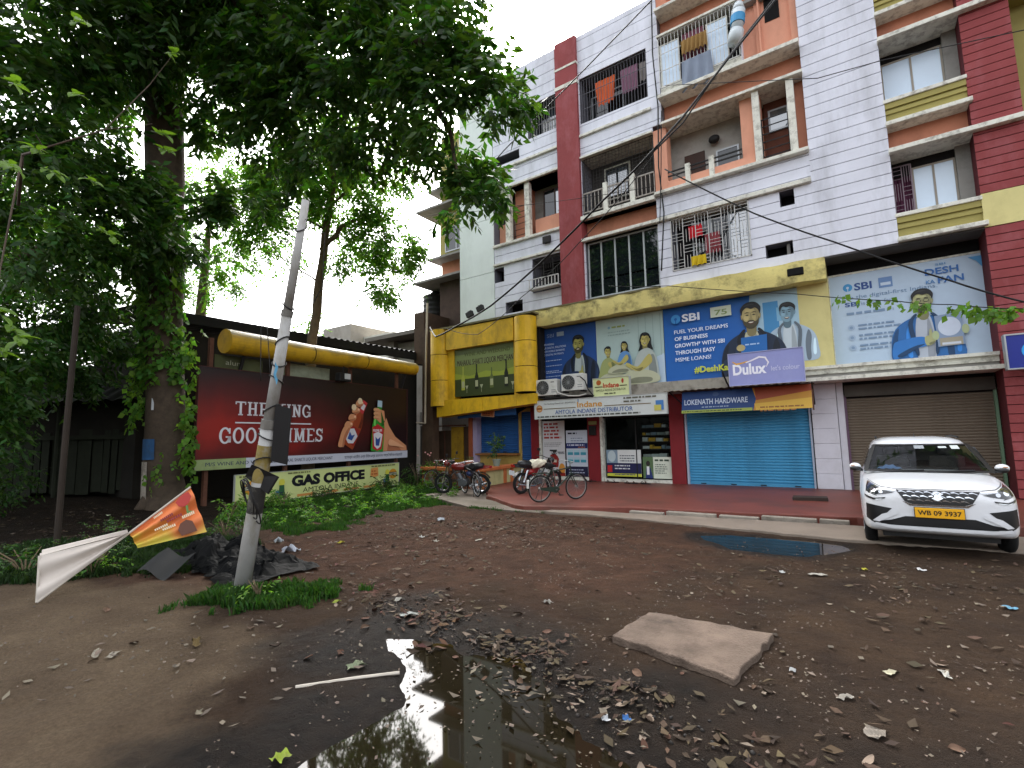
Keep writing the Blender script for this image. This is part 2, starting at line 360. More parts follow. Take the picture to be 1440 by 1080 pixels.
slab('ramp', [(-6.05,9.9),(-4.1,9.85),(-.14,9.45),(1.2,9.55),(5,9.6),(5,10.95),(-.2,10.9),(-4.3,10.45),(-5.95,10.35)], -.12, .045, conc2, 'pale concrete strip before the red forecourt', jit=.035)
slab('forecourt', [(-6.9,9.95),(-6.6,9.9),(-4.41,10.72),(-1.8,11.1),(-.19,11.36),(4.2,11.6),(4.2,16.9),(-14.4,16.9),(-13.6,13.6),(-10.4,13.3),(-8.7,11.2)], -.12, .12, redfl, 'red oxide cement forecourt in front of the shops', jit=.035)
kerbm = mat('kerb_stone', '#8b8378', .8, .25, 3, dirt=.6, dirt_col='#33301f', dirt_scale=3, bump=.4)
k = MB()
x = -4.3
while x < -.3:
    w = random.uniform(.7, 1.2); x1 = min(x + w, -.3); t = (x+4.3)/4.1; y = 10.62 + .68*t
    k.box(x + .03, x1, y - .12, y + .03, .0, .105 + random.uniform(-.03, .015)); x = x1
tag(obj('kerb', k, kerbm, bevel=.015), 'broken concrete kerb along the forecourt edge', kind='structure')
st = slab('step_stone', [(-1.45,13.55),(-.75,13.68),(-.78,14.05),(-1.48,13.95)], .1, .2, mat('dark_step', '#3a302b', .8, .2, 4), 'dark drain cover slab lying on the red forecourt', kind='thing', jit=.01, cat='slab')
# broken pale slab in the mud
sl = MB(); out = [(-1.80,3.98),(-1.78,4.25),(-1.74,4.62),(-1.2,4.64),(-.72,4.64),(-.76,4.2),(-.84,3.72),(-1.3,3.86)]
pp = []
for i in range(len(out)):
    a, c = Vector(out[i]), Vector(out[(i+1) % len(out)])
    for j in range(5):
        q = a.lerp(c, j/5); pp.append((q.x + random.uniform(-.018,.018), q.y + random.uniform(-.018,.018)))
n = len(pp); sl.v = [(x,y,.085 + .02*(y-4.2)) for x,y in pp] + [(x,y,-.05) for x,y in pp]; sl.f = [tuple(range(n))] + [(i, n+i, n+(i+1)%n, (i+1)%n) for i in range(n)]
o = obj('concrete_slab', sl, mat('pale_concrete', '#625449', .85, .3, 3, dirt=.95, dirt_col='#3a2f27', dirt_scale=3, bump=.9, bump_scale=60), bevel=.012)
tag(o, 'pinkish concrete slab lying tilted in the mud', 'slab')

# ------------------------------------------------------------------ the apartment block
U, S = 15.75, 16.70
white = mat('lilac_white_paint', '#d8dae4', .8, .09, 1.0, dirt=.5, dirt_col='#8a8b8e', dirt_scale=1.1, streak=.75, bump=.1)
white2 = mat('greenish_white_paint', '#d8e0dc', .8, .07, .7, dirt=.35, dirt_col='#969c92', dirt_scale=.6, streak=.7, bump=.1)
trimw = mat('chipped_white_trim', '#d9d8cc', .8, .1, 3, dirt=.9, dirt_col='#6f685e', dirt_scale=5, bump=.3)
redp = mat('red_paint', '#883f40', .8, .14, 1.2, dirt=.5, dirt_col='#a5656a', dirt_scale=2.5, streak=.5, bump=.1)
terra = mat('terracotta_paint', '#c08066', .8, .1, 1.5, dirt=.45, dirt_col='#74503f', dirt_scale=1.1, streak=.5)
pinkp = mat('salmon_paint', '#dd9f84', .8, .08, 1.5, dirt=.35, dirt_col='#a06f5c', dirt_scale=1.1, streak=.6)
olive = mat('olive_yellow_paint', '#9d9356', .8, .08, 1.2, dirt=.3, dirt_col='#8a8050', dirt_scale=2)
yelp = mat('pale_yellow_paint', '#cfc588', .8, .1, 1, dirt=.5, dirt_col='#a99e6b', dirt_scale=1.6, streak=.4, bump=.1)
yelw = mat('peeling_yellow_paint', '#cfc27c', .85, .15, 1.5, dirt=.92, dirt_col='#57503a', dirt_scale=2.4, bump=.5, bump_scale=14)
groove = mat('groove_shade', '#6a6b74', .9, .1)
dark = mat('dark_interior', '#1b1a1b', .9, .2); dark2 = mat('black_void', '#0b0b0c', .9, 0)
slabu = mat('grey_soffit', '#8d8b86', .85, .15, 2, dirt=.5, dirt_col='#504c46', dirt_scale=2)
steel = mat('white_grille_paint', '#c7c7c4', .5, .1, 8, dirt=.5, dirt_col='#6b5a4c', dirt_scale=9)
rust = mat('rusty_bar', '#5a3a2c', .75, .25, 10); blackm = mat('black_iron', '#1c1b1b', .6, .1)
alum = mat('aluminium_frame', '#9da0a2', .4, .05, metal=.6)
gl_sky = glass('pane_clear', '#3a4a54', .9); gl_dark = glass('pane_dark', '#14191c', .1); gl_paint_sky = mat('pane_painted_sky', '#cfe2f4', .25, .04, spec=.8)  # pale blue panes: reflected sky painted into the base colour
B = thing('apartment_building', 'tall apartment block with lilac white grooved walls and red stripes', 'building', (0, S, 0))
def part(name, mb, m, parent=None, **k): return obj(name, mb, m, B if parent is None else parent, **k)
def cells(x0, x1, z0, z1, holes):
    xs = sorted({x0, x1, *[min(max(h[0],x0),x1) for h in holes], *[min(max(h[1],x0),x1) for h in holes]})
    zs = sorted({z0, z1, *[min(max(h[2],z0),z1) for h in holes], *[min(max(h[3],z0),z1) for h in holes]})
    out = []
    for j in range(len(zs)-1):
        run = None
        for i in range(len(xs)-1):
            cx, cz = (xs[i]+xs[i+1])/2, (zs[j]+zs[j+1])/2
            hole = any(h[0] < cx < h[1] and h[2] < cz < h[3] for h in holes)
            if not hole: run = (run[0] if run else xs[i], xs[i+1])
            if (hole or i == len(xs)-2) and run: out.append((run[0], run[1], zs[j], zs[j+1])); run = None
    return out
def wall(x0, x1, z0, z1, holes, m, pitch=0, yf=U, yb=S+.25, gm_=None, first=None):
    """backing wall tiled round its openings; with a pitch, raised plaster panels with recessed grooves"""
    t = .035 if pitch else 0
    for c in cells(x0, x1, z0, z1, holes): part('wall', MB().box(c[0], c[1], yf + t, yb, c[2], c[3]), (gm_ or groove) if pitch else m)
    if pitch:
        z = first if first is not None else z0
        while z > z0: z -= pitch
        while z < z1 - .02:
            a, b_ = max(z, z0), min(z + pitch, z1)
            if b_ - a > .05:
                for c in cells(x0, x1, a + .010, b_ - .010, holes): part('plaster_panel', MB().box(c[0], c[1], yf, yf + .05, c[2], c[3]), m)
            z += pitch
# core: back walls of the recesses
part('core_wall', MB().box(-13.5, 9.5, S + .25, S + 9, 3, 16.6), terra)
part('core_wall', MB().box(-13.4, 9.4, S + .9, S + 8.9, 0, 3), dark)
wall(-13.55, -11.73, 6.1, 16.6, [], white2, 2.3, first=8.45)
wall(-11.7, -8.6, 6.1, 16.76, [(-9.95,-8.6,13.48,14.89),(-11.6,-10.38,12.87,13.27),(-11.7,-8.6,9.48,11.75),(-11.7,-11.23,7.95,8.55),(-9.9,-8.6,7.2,8.55),(-11.19,-10.37,6.6,7.06)], white, .43, first=9.05)
wall(-8.58, -7.68, 6.36, 16.76, [], redp, 0, yf=U - .14)
part('trim_band', MB().box(-8.6,-7.66, U-.155, U, 14.83, 14.97).box(-8.6,-7.66, U-.153, U, 15.62, 15.7), trimw)
wall(-7.68, -4.98, 6.55, 12.05, [(-7.66,-4.98,9.6,11.85),(-7.62,-4.98,6.57,8.65),(-7.68,-4.98,8.76,9.45)], white, .43, first=11.8)
wall(-7.68, -4.65, 12.05, 16.76, [(-7.64,-5.07,13.2,15.0)], white, .43, first=12.25)
# centre bay
wall(-4.98, -.6, 6.45, 8.66, [(-4.56,-2.23,6.92,8.66),(-1.41,-1.04,8.17,8.64),(-1.87,-1.17,6.74,7.14)], white, .315, first=6.47)
wall(-4.98, -.6, 8.8, 9.56, [], white, .315, first=8.86)
wall(-4.64, -.6, 12.94, 15.1, [(-4.64,-2.12,13.1,15.1),(-2.1,-.6,12.9,15.1)], white)
wall(-4.64, -.6, 15.1, 15.9, [(-4.64,-.6,15.1,15.9)], terra, 0)
wall(-4.64, -.6, 16.0, 17.2, [(-4.3,-1.2,16.1,17.0)], terra, 0)
# plain white right bay, window bay, red bay
wall(-.6, 1.17, 6.45, 19.4, [], white, .315, first=6.47)
redg = mat('red_groove', '#551f24', .9, .1)
wall(2.78, 3.67, 7.28, 19.4, [], redp, .21, gm_=redg, first=7.28)
wall(2.78, 3.67, .12, 6.44, [], redp, .21, gm_=redg, first=6.44)
part('wall', MB().box(2.78, 3.67, U - .01, S, 6.45, 7.27), yelp)
part('wall', MB().box(3.67, 9.4, U + .75, S + .3, .1, 19.4), olive)
part('wall', MB().box(3.69, 9.3, U + .3, U + .76, 12.1, 12.9).box(3.69, 9.3, U + .3, U + .76, 9.0, 9.8).box(3.69, 9.3, U + .3, U + .76, 15.2, 16.0), olive)
part('wall', MB().box(-.6, 9.35, S + .26, S + 8, 16.6, 19.3), olive)
def ledge(x0, x1, z0, z1, out=.14, back=None, m=trimw):
    part('ledge', MB().box(x0, x1, U - out, S if back is None else back, z0, z1), m, bevel=.012)
for z in (12.62, 8.62): ledge(-11.72, -8.6, z, z + .09, .1)
ledge(-11.72, -8.6, 9.40, 9.50, .1); ledge(-11.72, -8.6, 11.75, 11.84, .1)
ledge(-7.68, -4.98, 12.66, 12.75, .09); ledge(-7.7, -4.98, 11.82, 11.90, .1); ledge(-7.7, -4.98, 9.45, 9.6, .16); ledge(-7.7, -4.98, 8.65, 8.76, .16)
ledge(-4.64, -.58, 15.9, 16.0, .3); ledge(-4.66, -.6, 12.76, 12.88, .32); ledge(-4.66, -.58, 11.9, 11.99, .2); ledge(-4.98, -.58, 9.56, 9.66, .2); ledge(-4.98, -.6, 8.66, 8.79, .13)
ledge(-4.64, -2.1, 15.02, 15.1, .18); 
for k_ in (0, 3.12, 6.24):
    ledge(1.15, 2.8, 10.27+k_-3.13, 10.37+k_-3.13, .03); ledge(1.15, 2.84, 9.60+k_-3.12, 9.71+k_-3.12, .13); ledge(1.15, 3.68 if k_ < 6 else 4.5, 8.83+k_, 8.95+k_, .18)
    mb = MB().box(1.17, 2.78, U + .06, S + .2, 6.56+k_, 7.14+k_).box(1.17, 2.78, U + .01, U + .1, 6.99+k_, 7.14+k_).box(1.17, 2.78, U + .02, U + .1, 6.84+k_, 6.93+k_)
    part('olive_spandrel', mb, olive)
    if k_: part('recess_wall', MB().box(1.17, 2.78, U + .35, S, 8.95+k_-3.12, 9.6+k_-3.12), terra)
    part('reveal', MB().box(2.5, 2.78, U + .5, S, 7.24+k_, 8.83+k_), slabu)
    part('recess_wall', MB().box(1.17, 2.5, U + .82, S+.1, 7.24+k_, 8.83+k_), dark)
part('recess_wall', MB().box(-7.66, -4.98, U + .3, S, 8.76, 9.45), terra)
part('recess_wall', MB().box(-4.64, -.6, U + .3, S, 11.99, 12.76), terra)
part('recess_wall', MB().box(-4.64, -.6, U + .35, S, 15.1, 15.9), terra)
def window(x0, x1, z0, z1, y, fr=alum, panes=None, n=2, w=.05, kinds='dd', transom=None):
    """frame with separate panes"""
    mb = MB().box(x0, x1, y, y+.05, z1-w, z1).box(x0, x1, y, y+.05, z0, z0+w).box(x0, x0+w, y, y+.05, z0+w, z1-w).box(x1-w, x1, y, y+.05, z0+w, z1-w)
    W = (x1-x0)/n
    for i in range(1, n): mb.box(x0+i*W-w/2, x0+i*W+w/2, y-.005, y+.045, z0+w, z1-w)
    f = part('window', mb, fr)
    for i in range(n):
        k = kinds[i % len(kinds)]
        if k == '-': continue
        mm = {'d': gl_dark, 's': gl_sky, 'm': gl_paint_sky}[k]; a = x0 + i*W + w/2; c = a + W - w
        zz = [(z0+w, z1-w)] if transom is None else [(z0+w, transom), (transom+w, z1-w)]
        for (p, q) in zz: obj('pane', MB().box(a, c, y+.018, y+.026, p, q), mm, f)
    return f
def grille(x0, x1, z0, z1, y, m=steel, style='maze', r=.012, parent=None):
    mb = MB(); b = lambda a, c, d, e: mb.box(a, c, y, y+.018, d, e)
    b(x0, x1, z0, z0+.03); b(x0, x1, z1-.03, z1); b(x0, x0+.03, z0, z1); b(x1-.03, x1, z0, z1)
    if style == 'maze':
        nx_ = max(2, round((x1-x0)/.42)); nz_ = max(2, round((z1-z0)/.42)); dx = (x1-x0)/nx_; dz = (z1-z0)/nz_
        for i in range(1, nx_): b(x0+i*dx-.011, x0+i*dx+.011, z0, z1)
        for i in range(nx_):
            for j in range(nz_):
                a, d = x0+i*dx, z0+j*dz
                for q in range(1, 4):
                    if (i+j) % 2: mb.box(a+dx*q/4-r/2, a+dx*q/4+r/2, y+.002, y+.014, d, d+dz)
                    else: mb.box(a, a+dx, y+.002, y+.014, d+dz*q/4-r/2, d+dz*q/4+r/2)
    elif style == 'bars':
        k = int((x1-x0)/.11)
        for i in range(1, k): mb.box(x0+(x1-x0)*i/k-.007, x0+(x1-x0)*i/k+.007, y+.002, y+.016, z0, z1)
        for f_ in (.33, .66): mb.box(x0, x1, y+.001, y+.017, z0+(z1-z0)*f_-.01, z0+(z1-z0)*f_+.01)
    elif style == 'mesh':
        k = int((x1-x0)/.12)
        for i in range(1, k): mb.box(x0+(x1-x0)*i/k-.004, x0+(x1-x0)*i/k+.004, y+.002, y+.01, z0, z1)
        k = int((z1-z0)/.12)
        for i in range(1, k): mb.box(x0, x1, y+.010, y+.016, z0+(z1-z0)*i/k-.004, z0+(z1-z0)*i/k+.004)
    elif style == 'rails':
        k = int((z1-z0)/.22)
        for i in range(1, k): mb.box(x0, x1, y+.001, y+.02, z0+(z1-z0)*i/k-.014, z0+(z1-z0)*i/k+.014)
    return obj('grille', mb, m, B if parent is None else parent)
# fourth floor
window(-9.9, -8.62, 13.5, 14.87, U+.55, kinds='ds', n=2); grille(-9.93, -8.62, 13.5, 14.87, U+.06, style='bars', m=mat('dull_grille', '#6b6b6b', .6, .1))
part('reveal_back', MB().box(-9.95, -8.6, U+.7, S, 13.48, 14.89), dark)
part('balustrade', MB().box(-9.3, -8.62, U+.10, U+.14, 13.5, 13.54).box(-9.3, -8.62, U+.10, U+.14, 13.93, 13.97), steel)
for i in range(6): part('baluster', MB().box(-9.28+i*.125, -9.25+i*.125, U+.105, U+.135, 13.54, 13.93), steel)
part('reveal_back', MB().box(-7.64, -5.07, U+.8, S, 13.2, 15.0), dark)
grille(-7.6, -5.1, 13.22, 14.98, U+.08, style='bars', m=mat('dull_grille2', '#5b5a60', .6, .1))
window(-7.5, -6.2, 13.5, 14.6, U+.72, kinds='dd'); 
part('reveal_back', MB().box(-11.6, -10.38, U+.5, S, 12.87, 13.27), dark2)
# third floor left: loggia with two columns and rungs
part('loggia_back', MB().box(-11.7, -8.6, U+.86, S, 9.48, 11.75), slabu)
for a, c in ((-11.13,-10.9),(-10.2,-9.98)): part('column', MB().box(a, c, U+.02, U+.22, 9.5, 11.75), trimw)
part('parapet', MB().box(-9.97, -8.6, U+.45, U+.6, 9.5, 10.32), pinkp); part('parapet', MB().box(-11.7, -11.14, U+.4, U+.5, 9.5, 10.5), pinkp)
part('recess_wall', MB().box(-10.88, -10.22, U+.4, U+.85, 9.5, 11.75), terra)
grille(-10.89, -10.21, 9.55, 11.0, U+.25, style='rails', m=rust)
window(-9.7, -8.62, 10.32, 11.5, U+.62, kinds='ds', fr=mat('brown_frame', '#4a3a34', .6, .1))
# third floor middle: grilled balcony
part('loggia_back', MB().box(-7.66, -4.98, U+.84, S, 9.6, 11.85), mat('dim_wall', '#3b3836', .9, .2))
window(-7.1, -6.1, 10.35, 11.6, U+.75, kinds='s', n=1, fr=trimw)
window(-7.02, -6.18, 10.42, 11.52, U+.7, kinds='-', n=2, fr=blackm, w=.02)
grille(-7.6, -5.0, 9.62, 11.83, U+.06, style='mesh', m=mat('thin_mesh', '#3a3836', .7, .1))
mb = MB().box(-7.62, -5.0, U-.06, U-.02, 10.42, 10.47).box(-7.62, -5.0, U-.06, U-.02, 9.72, 9.76)
for i in range(19): mb.box(-7.6+i*.144, -7.575+i*.144, U-.055, U-.025, 9.76, 10.42)
part('balustrade', mb, mat('rust_white', '#9a948c', .6, .2, 9, dirt=.6, dirt_col='#55402f', dirt_scale=8))
for a in (-6.82, -5.83): part('railing_post', MB().box(a, a+.16, U-.1, U+.04, 9.6, 10.62), trimw)
# second floor
part('reveal_back', MB().box(-11.7, -11.23, U+.5, S, 7.95, 8.55), dark2)
part('reveal_back', MB().box(-9.9, -8.6, U+.75, S, 7.2, 8.55), dark); part('reveal_back', MB().box(-11.19, -10.37, U+.5, S, 6.6, 7.06), dark2)
grille(-9.85, -8.62, 7.28, 8.5, U+.08, m=mat('dark_grille', '#3f3d3b', .6, .1))
mb = MB().box(-9.9, -8.6, U-.3, U-.27, 7.28, 7.32).box(-9.9, -8.6, U-.3, U-.27, 7.62, 7.65).box(-9.9, -8.6, U-.3, U, 7.25, 7.28)
for i in range(10): mb.box(-9.88+i*.14, -9.855+i*.14, U-.3, U-.275, 7.3, 7.64)
part('planter_cage', mb, steel)
part('reveal_back', MB().box(-7.62, -4.98, U+.7, S, 6.57, 8.65), dark)
W_ = window(-7.58, -5.0, 6.58, 8.63, U+.12, fr=mat('pale_frame', '#aab0b0', .5, .1), n=5, kinds='d', w=.055, transom=7.2)
grille(-7.5, -5.06, 6.62, 8.58, U+.24, m=mat('grey_grille', '#70787a', .5, .1))
part('reveal_back', MB().box(-4.56, -2.23, U+.7, S, 6.92, 8.66), dark)
window(-4.5, -2.3, 7.0, 8.6, U+.3, n=4, kinds='-dds', fr=alum); grille(-4.56, -2.23, 6.93, 8.65, U-.03)
part('reveal_back', MB().box(-1.41, -1.04, U+.5, S, 8.17, 8.64), dark2); part('reveal_back', MB().box(-1.87, -1.17, U+.5, S, 6.74, 7.14), dark2)
part('duct_pipe', MB().tube([(-1.3,U+.2,6.78),(-1.3,U+.2,7.1)], .05), slabu)
# third floor right: open balcony
part('loggia_back', MB().box(-4.98, -2.3, U+.88, S+.2, 9.66, 11.9), mat('grey_plaster', '#a3a09a', .85, .1, dirt=.5, dirt_col='#5b5853'))
part('loggia_back', MB().box(-1.72, -.6, U+.75, S+.2, 9.66, 11.9), mat('brick_dim', '#6b4335', .85, .2, dirt=.5, dirt_col='#2c201b'))
part('column', MB().box(-2.3, -1.74, U+.12, U+.5, 9.66, 11.9), pinkp); part('column', MB().box(-.86, -.6, U+.25, U+.75, 9.66, 11.9), terra)
part('column', MB().box(-4.98, -4.55, U+.03, U+.5, 9.66, 11.9), pinkp)
for a in (-1.93, -1.02): part('column', MB().box(a, a+.19, U-.1, U+.1, 9.66, 11.9), trimw)
grille(-1.74, -1.02, 9.8, 11.0, U+.02, style='rails', m=blackm)
part('parapet', MB().box(-4.55, -1.95, U+.0, U+.12, 9.66, 9.98), pinkp)
for a in (-3.98, -3.25): part('railing_post', MB().box(a, a+.15, U-.08, U+.06, 9.66, 10.35), trimw)
part('handrail', MB().box(-4.55, -2.3, U-.01, U+.03, 10.12, 10.16).box(-4.55, -2.3, U-.01, U+.03, 10.26, 10.3), blackm)
part('doorway', MB().box(-4.2, -3.55, U+.82, U+.9, 9.66, 11.1), mat('brown_door', '#3f2a22', .6, .2)); window(-3.2, -2.5, 10.0, 10.95, U+.83, kinds='d', n=1)
window(-1.6, -1.05, 10.9, 11.6, U+.68, kinds='s', n=1)
# top floor right: caged balcony and salmon wall
part('loggia_back', MB().box(-4.64, -2.12, U+.8, S+.2, 13.1, 15.02), dark)
part('parapet', MB().box(-4.62, -2.12, U-.02, U+.1, 12.88, 13.25), trimw)
part('salmon_wall', MB().box(-2.1, -.6, U+.35, S, 12.88, 15.1), pinkp); part('pilaster', MB().box(-1.72, -1.55, U+.28, U+.36, 12.88, 15.1).box(-.78, -.6, U+.2, U+.36, 12.88, 15.1), pinkp)
part('broken_opening', MB().box(-1.45, -1.05, U+.33, U+.36, 14.25, 15.0), dark2); part('soffit', MB().box(-2.1, -.6, U+.1, S, 15.0, 15.1), slabu)
grille(-4.62, -2.12, 13.2, 15.02, U-.12, style='bars')
for a, c in ((-4.6,-3.95),(-3.1,-2.45)):
    f = part('shutter_frame', MB().box(a, c, U+.0, U+.04, 13.3, 13.34).box(a, c, U+.0, U+.04, 14.78, 14.82).box(a, a+.04, U, U+.04, 13.34, 14.78).box(c-.04, c, U, U+.04, 13.34, 14.78), trimw)
    obj('pane', MB().box(a+.04, c-.04, U+.015, U+.025, 13.34, 14.78), gl_paint_sky, f)
for z in (13.2, 13.65): part('clothes_pipe', MB().tube([(-1.6, U+.2, 12.9), (-1.6, U+.2, 15.0)], .03), pinkp) if z < 13.5 else None
# right bay windows
for k_ in (0, 3.12, 6.24):
    window(1.62 if k_ == 0 else 1.2, 2.5, 7.24+k_, 8.6+k_, U+.6, kinds='m', n=2, fr=mat('beige_frame', '#9c9488', .5, .1), w=.045)
    part('upper_sash', MB().box(1.2, 2.5, U+.62, U+.66, 8.45+k_, 8.83+k_), dark)
    if k_ == 0:
        part('curtain', MB().grid(lambda u, v: (1.2+.42*u, U+.72+.02*math.sin(u*30), 7.24+1.5*v), 24, 1), mat('plum_curtain', '#5c2f47', .9, .2))
        grille(1.2, 1.62, 7.26, 8.7, U+.5, m=mat('mauve_grille', '#8d7d86', .6, .1))
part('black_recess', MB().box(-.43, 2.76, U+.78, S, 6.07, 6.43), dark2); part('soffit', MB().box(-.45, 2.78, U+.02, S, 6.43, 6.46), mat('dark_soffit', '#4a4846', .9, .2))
part('soffit', MB().box(-14, -.5, U+.05, S, 6.05, 6.1), slabu)
# set-back left wing
part('wing_wall', MB().box(-15.85, -13.5, 17.0, 24, 10.15, 12.6), olive); part('wing_wall', MB().box(-15.8, -13.5, 17.05, 24, 9.2, 10.05), terra)
part('wing_wall', MB().box(-15.9, -13.5, 17.02, 24, 3.0, 9.1), mat('brown_render', '#4f4039', .9, .2, dirt=.4)); part('wing_wall', MB().box(-15.8,-13.5,17.05,24,12.7,16.4), olive)
for a, z in ((-17.1, 9.1), (-16.1, 10.05), (-16.9, 12.6), (-16.1, 13.4)): part('ledge', MB().box(a, -13.52, 16.4, 24, z, z+.1), slabu)
window(-15.5, -14.1, 10.5, 11.7, 16.95, kinds='dd')
# yellow beam and lower white ledges
bm_ = MB()
def beam(u, v):
    return (-9.92 + 9.47*u, 15.52 - .02*math.sin(u*70) - .03*math.sin(v*3.14)*(.5+.5*math.sin(u*23)), 5.82 + .6*v + .012*math.sin(u*55))
part('beam', MB().box(-9.92, -.45, 15.56, S, 5.84, 6.42), yelw); part('beam_face', MB().grid(beam, 160, 6), yelw)
part('beam_cap', MB().box(-9.98, -4.98, 15.5, U+.1, 6.42, 6.47).box(-9.98,-9.6,15.44,15.56,5.9,6.3), mat('beam_moss', '#6f6a4c', .9, .3, 6))
part('beam_hole', MB().box(-1.35, -.95, 15.45, 15.53, 6.02, 6.24), dark2, bevel=.03)
part('pier', MB().box(-1.2, -.44, 16.05, S, 3.45, 5.84), yelp)
part('ledge', MB().box(-1.3, 3.0, 15.85, S, 3.42, 3.5).box(-1.3, 3.0, 15.95, S, 3.28, 3.42), trimw); part('ledge', MB().box(-1.3, 3.0, 15.7, S, 3.08, 3.18), trimw)
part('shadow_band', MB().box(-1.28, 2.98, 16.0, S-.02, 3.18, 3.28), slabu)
part('fascia', MB().box(-10.6, -1.3, 15.95, S+.2, 3.05, 3.42), mat('stained_fascia', '#9c978c', .85, .2, 2, dirt=.8, dirt_col='#4b4136', dirt_scale=2))
# backing wall behind the banners
part('wall', MB().box(-9.92, -1.2, 16.3, S, 3.42, 5.83), dark)
# the neighbouring olive bay just beyond the right edge
for z in (6.9, 10.0, 13.1, 16.2):
    for x in (4.6, 7.0):
        part('reveal_back', MB().box(x, x+1.5, U+.7, U+.76, z+.35, z+1.7), dark); window(x, x+1.5, z+.35, z+1.7, U+.66, kinds='dm')
    part('ledge', MB().box(4.2, 9.2, U+.25, U+.8, z+1.85, z+1.95), trimw)
part('ledge', MB().box(3.7, 9.3, 15.7, U+.8, 3.08, 3.3), trimw)

# ------------------------------------------------------------------ shop fronts
def roller(x0, x1, z0, z1, m, parent, y=S+.05, pitch=.085):
    """corrugated roller shutter: one bowed slat per step"""
    n = int((z1-z0-.1)/pitch); pitch = (z1-z0-.1)/n
    me = None
    for i in range(n):
        if me is None:
            mb = MB(); prof = [(0,0),(-.012,.2),(-.022,.45),(-.02,.7),(-.006,.92),(0,1)]
            for dy, t in prof: mb.v += [(x0, y+dy, t*pitch), (x1, y+dy, t*pitch)]
            mb.f = [(2*k, 2*k+1, 2*k+3, 2*k+2) for k in range(len(prof)-1)]
            me = bpy.data.meshes.new('slat'); me.from_pydata(mb.v, [], mb.f); me.materials.append(m)
        o = bpy.data.objects.new('slat', me); COL.objects.link(o); o.parent = parent; o.location = (0, 0, z0 + .1 + i*pitch)
        if id_of(parent) in _wloc and _wloc[id_of(parent)].length: o.location -= _wloc[id_of(parent)]
    obj('bottom_rail', MB().box(x0, x1, y-.03, y+.02, z0, z0+.1), m, parent)
    h = MB()
    for fx in (.12, .38, .62, .88): 
        xx = x0+(x1-x0)*fx; h.box(xx-.08, xx+.08, y-.045, y-.03, z0+.02, z0+.05)
    obj('pull_handle', h, blackm, parent)
blueS = mat('blue_shutter_paint', '#3d90bb', .5, .14, .9, dirt=.55, dirt_col='#2b6a8c', dirt_scale=1.6, spec=.5)
blueD = mat('dull_blue_shutter', '#2b5a94', .5, .1, 2, dirt=.4, dirt_col='#1f3f66', dirt_scale=3)
brownS = mat('grey_brown_shutter', '#6b6052', .55, .1, 3, dirt=.3, dirt_col='#4d443a')
maroon = mat('maroon_paint', '#7d2026', .6, .12, 2, dirt=.3, dirt_col='#51161a')
pierw = mat('white_block_paint', '#cdccd4', .8, .06, 2, dirt=.3, dirt_col='#9b968f', dirt_scale=1.5, bump=.1)
def shop(name, label, x): return thing(name, label, 'shutter', (x, S, .12))
t = shop('roller_shutter', 'bright blue closed roller shutter under the hardware shop sign', -2.95); roller(-4.66, -1.2, .12, 2.55, blueS, t)
obj('side_channel', MB().box(-4.72, -4.66, S-.06, S+.1, .12, 2.6), mat('pale_channel', '#a9b4c4', .6, .1), t); obj('side_channel', MB().box(-1.2, -1.15, S-.06, S+.1, .12, 2.6), mat('pale_channel', '', 1), t)
t = shop('roller_shutter', 'dark grey-brown closed roller shutter behind the white car', 1.25); roller(-.27, 2.72, .12, 2.62, brownS, t, pitch=.075)
obj('side_channel', MB().box(-.33, -.27, S-.06, S+.1, .12, 2.7), mat('plum_channel', '#5d4658', .6, .1), t); obj('side_channel', MB().box(2.72, 2.78, S-.06, S+.1, .12, 2.7), mat('green_channel', '#6d8a70', .6, .1), t)
obj('housing', MB().box(-.3, 2.76, S-.12, S+.1, 2.66, 2.98), mat('dark_housing', '#4a463f', .7, .15, 2, dirt=.5), t)
# piers and pillars of the ground floor belong to the building
for i in range(7): part('pier_block', MB().box(-1.12, -.5, S-.12, S+.12, .125+i*.42, .125+i*.42+.405), pierw, bevel=.01)
part('pier', MB().box(-1.1, -.5, S-.1, S+.25, .12, 3.07), pierw); part('pier', MB().box(-.49, -.33, S-.05, S+.25, .12, 3.07), pierw)
part('pier', MB().box(2.78, 4.1, S-.16, S+.25, .12, 3.07), mat('smooth_white', '#d3d6d2', .75, .06, 1.5, dirt=.3, dirt_col='#a8a59c'))
part('lintel_wall', MB().box(-1.15, 2.8, S+.02, S+.3, 2.62, 3.42), dark)
part('pillar', MB().box(-5.2, -4.74, S-.12, S+.25, .12, 3.05), maroon); part('pillar', MB().box(-8.22, -7.72, S-.1, S+.25, .12, 3.05), maroon); part('pillar', MB().box(-10.68, -10.3, S-.1, S+.25, .12, 3.05), maroon)
part('pillar', MB().box(-7.71, -7.62, S-.14, S+.2, .12, 3.0), trimw); part('pillar', MB().box(-10.29, -10.2, S-.13, S+.2, .12, 3.0), trimw)
part('shop_lintel', MB().box(-10.2, -4.7, S-.05, S+.2, 2.35, 3.05), dark); part('threshold', MB().box(-7.6, -5.2, S-.12, S+.1, .121, .22), trimw)
part('threshold', MB().box(-10.2, -8.22, S-.1, S+.1, .121, .24), trimw)
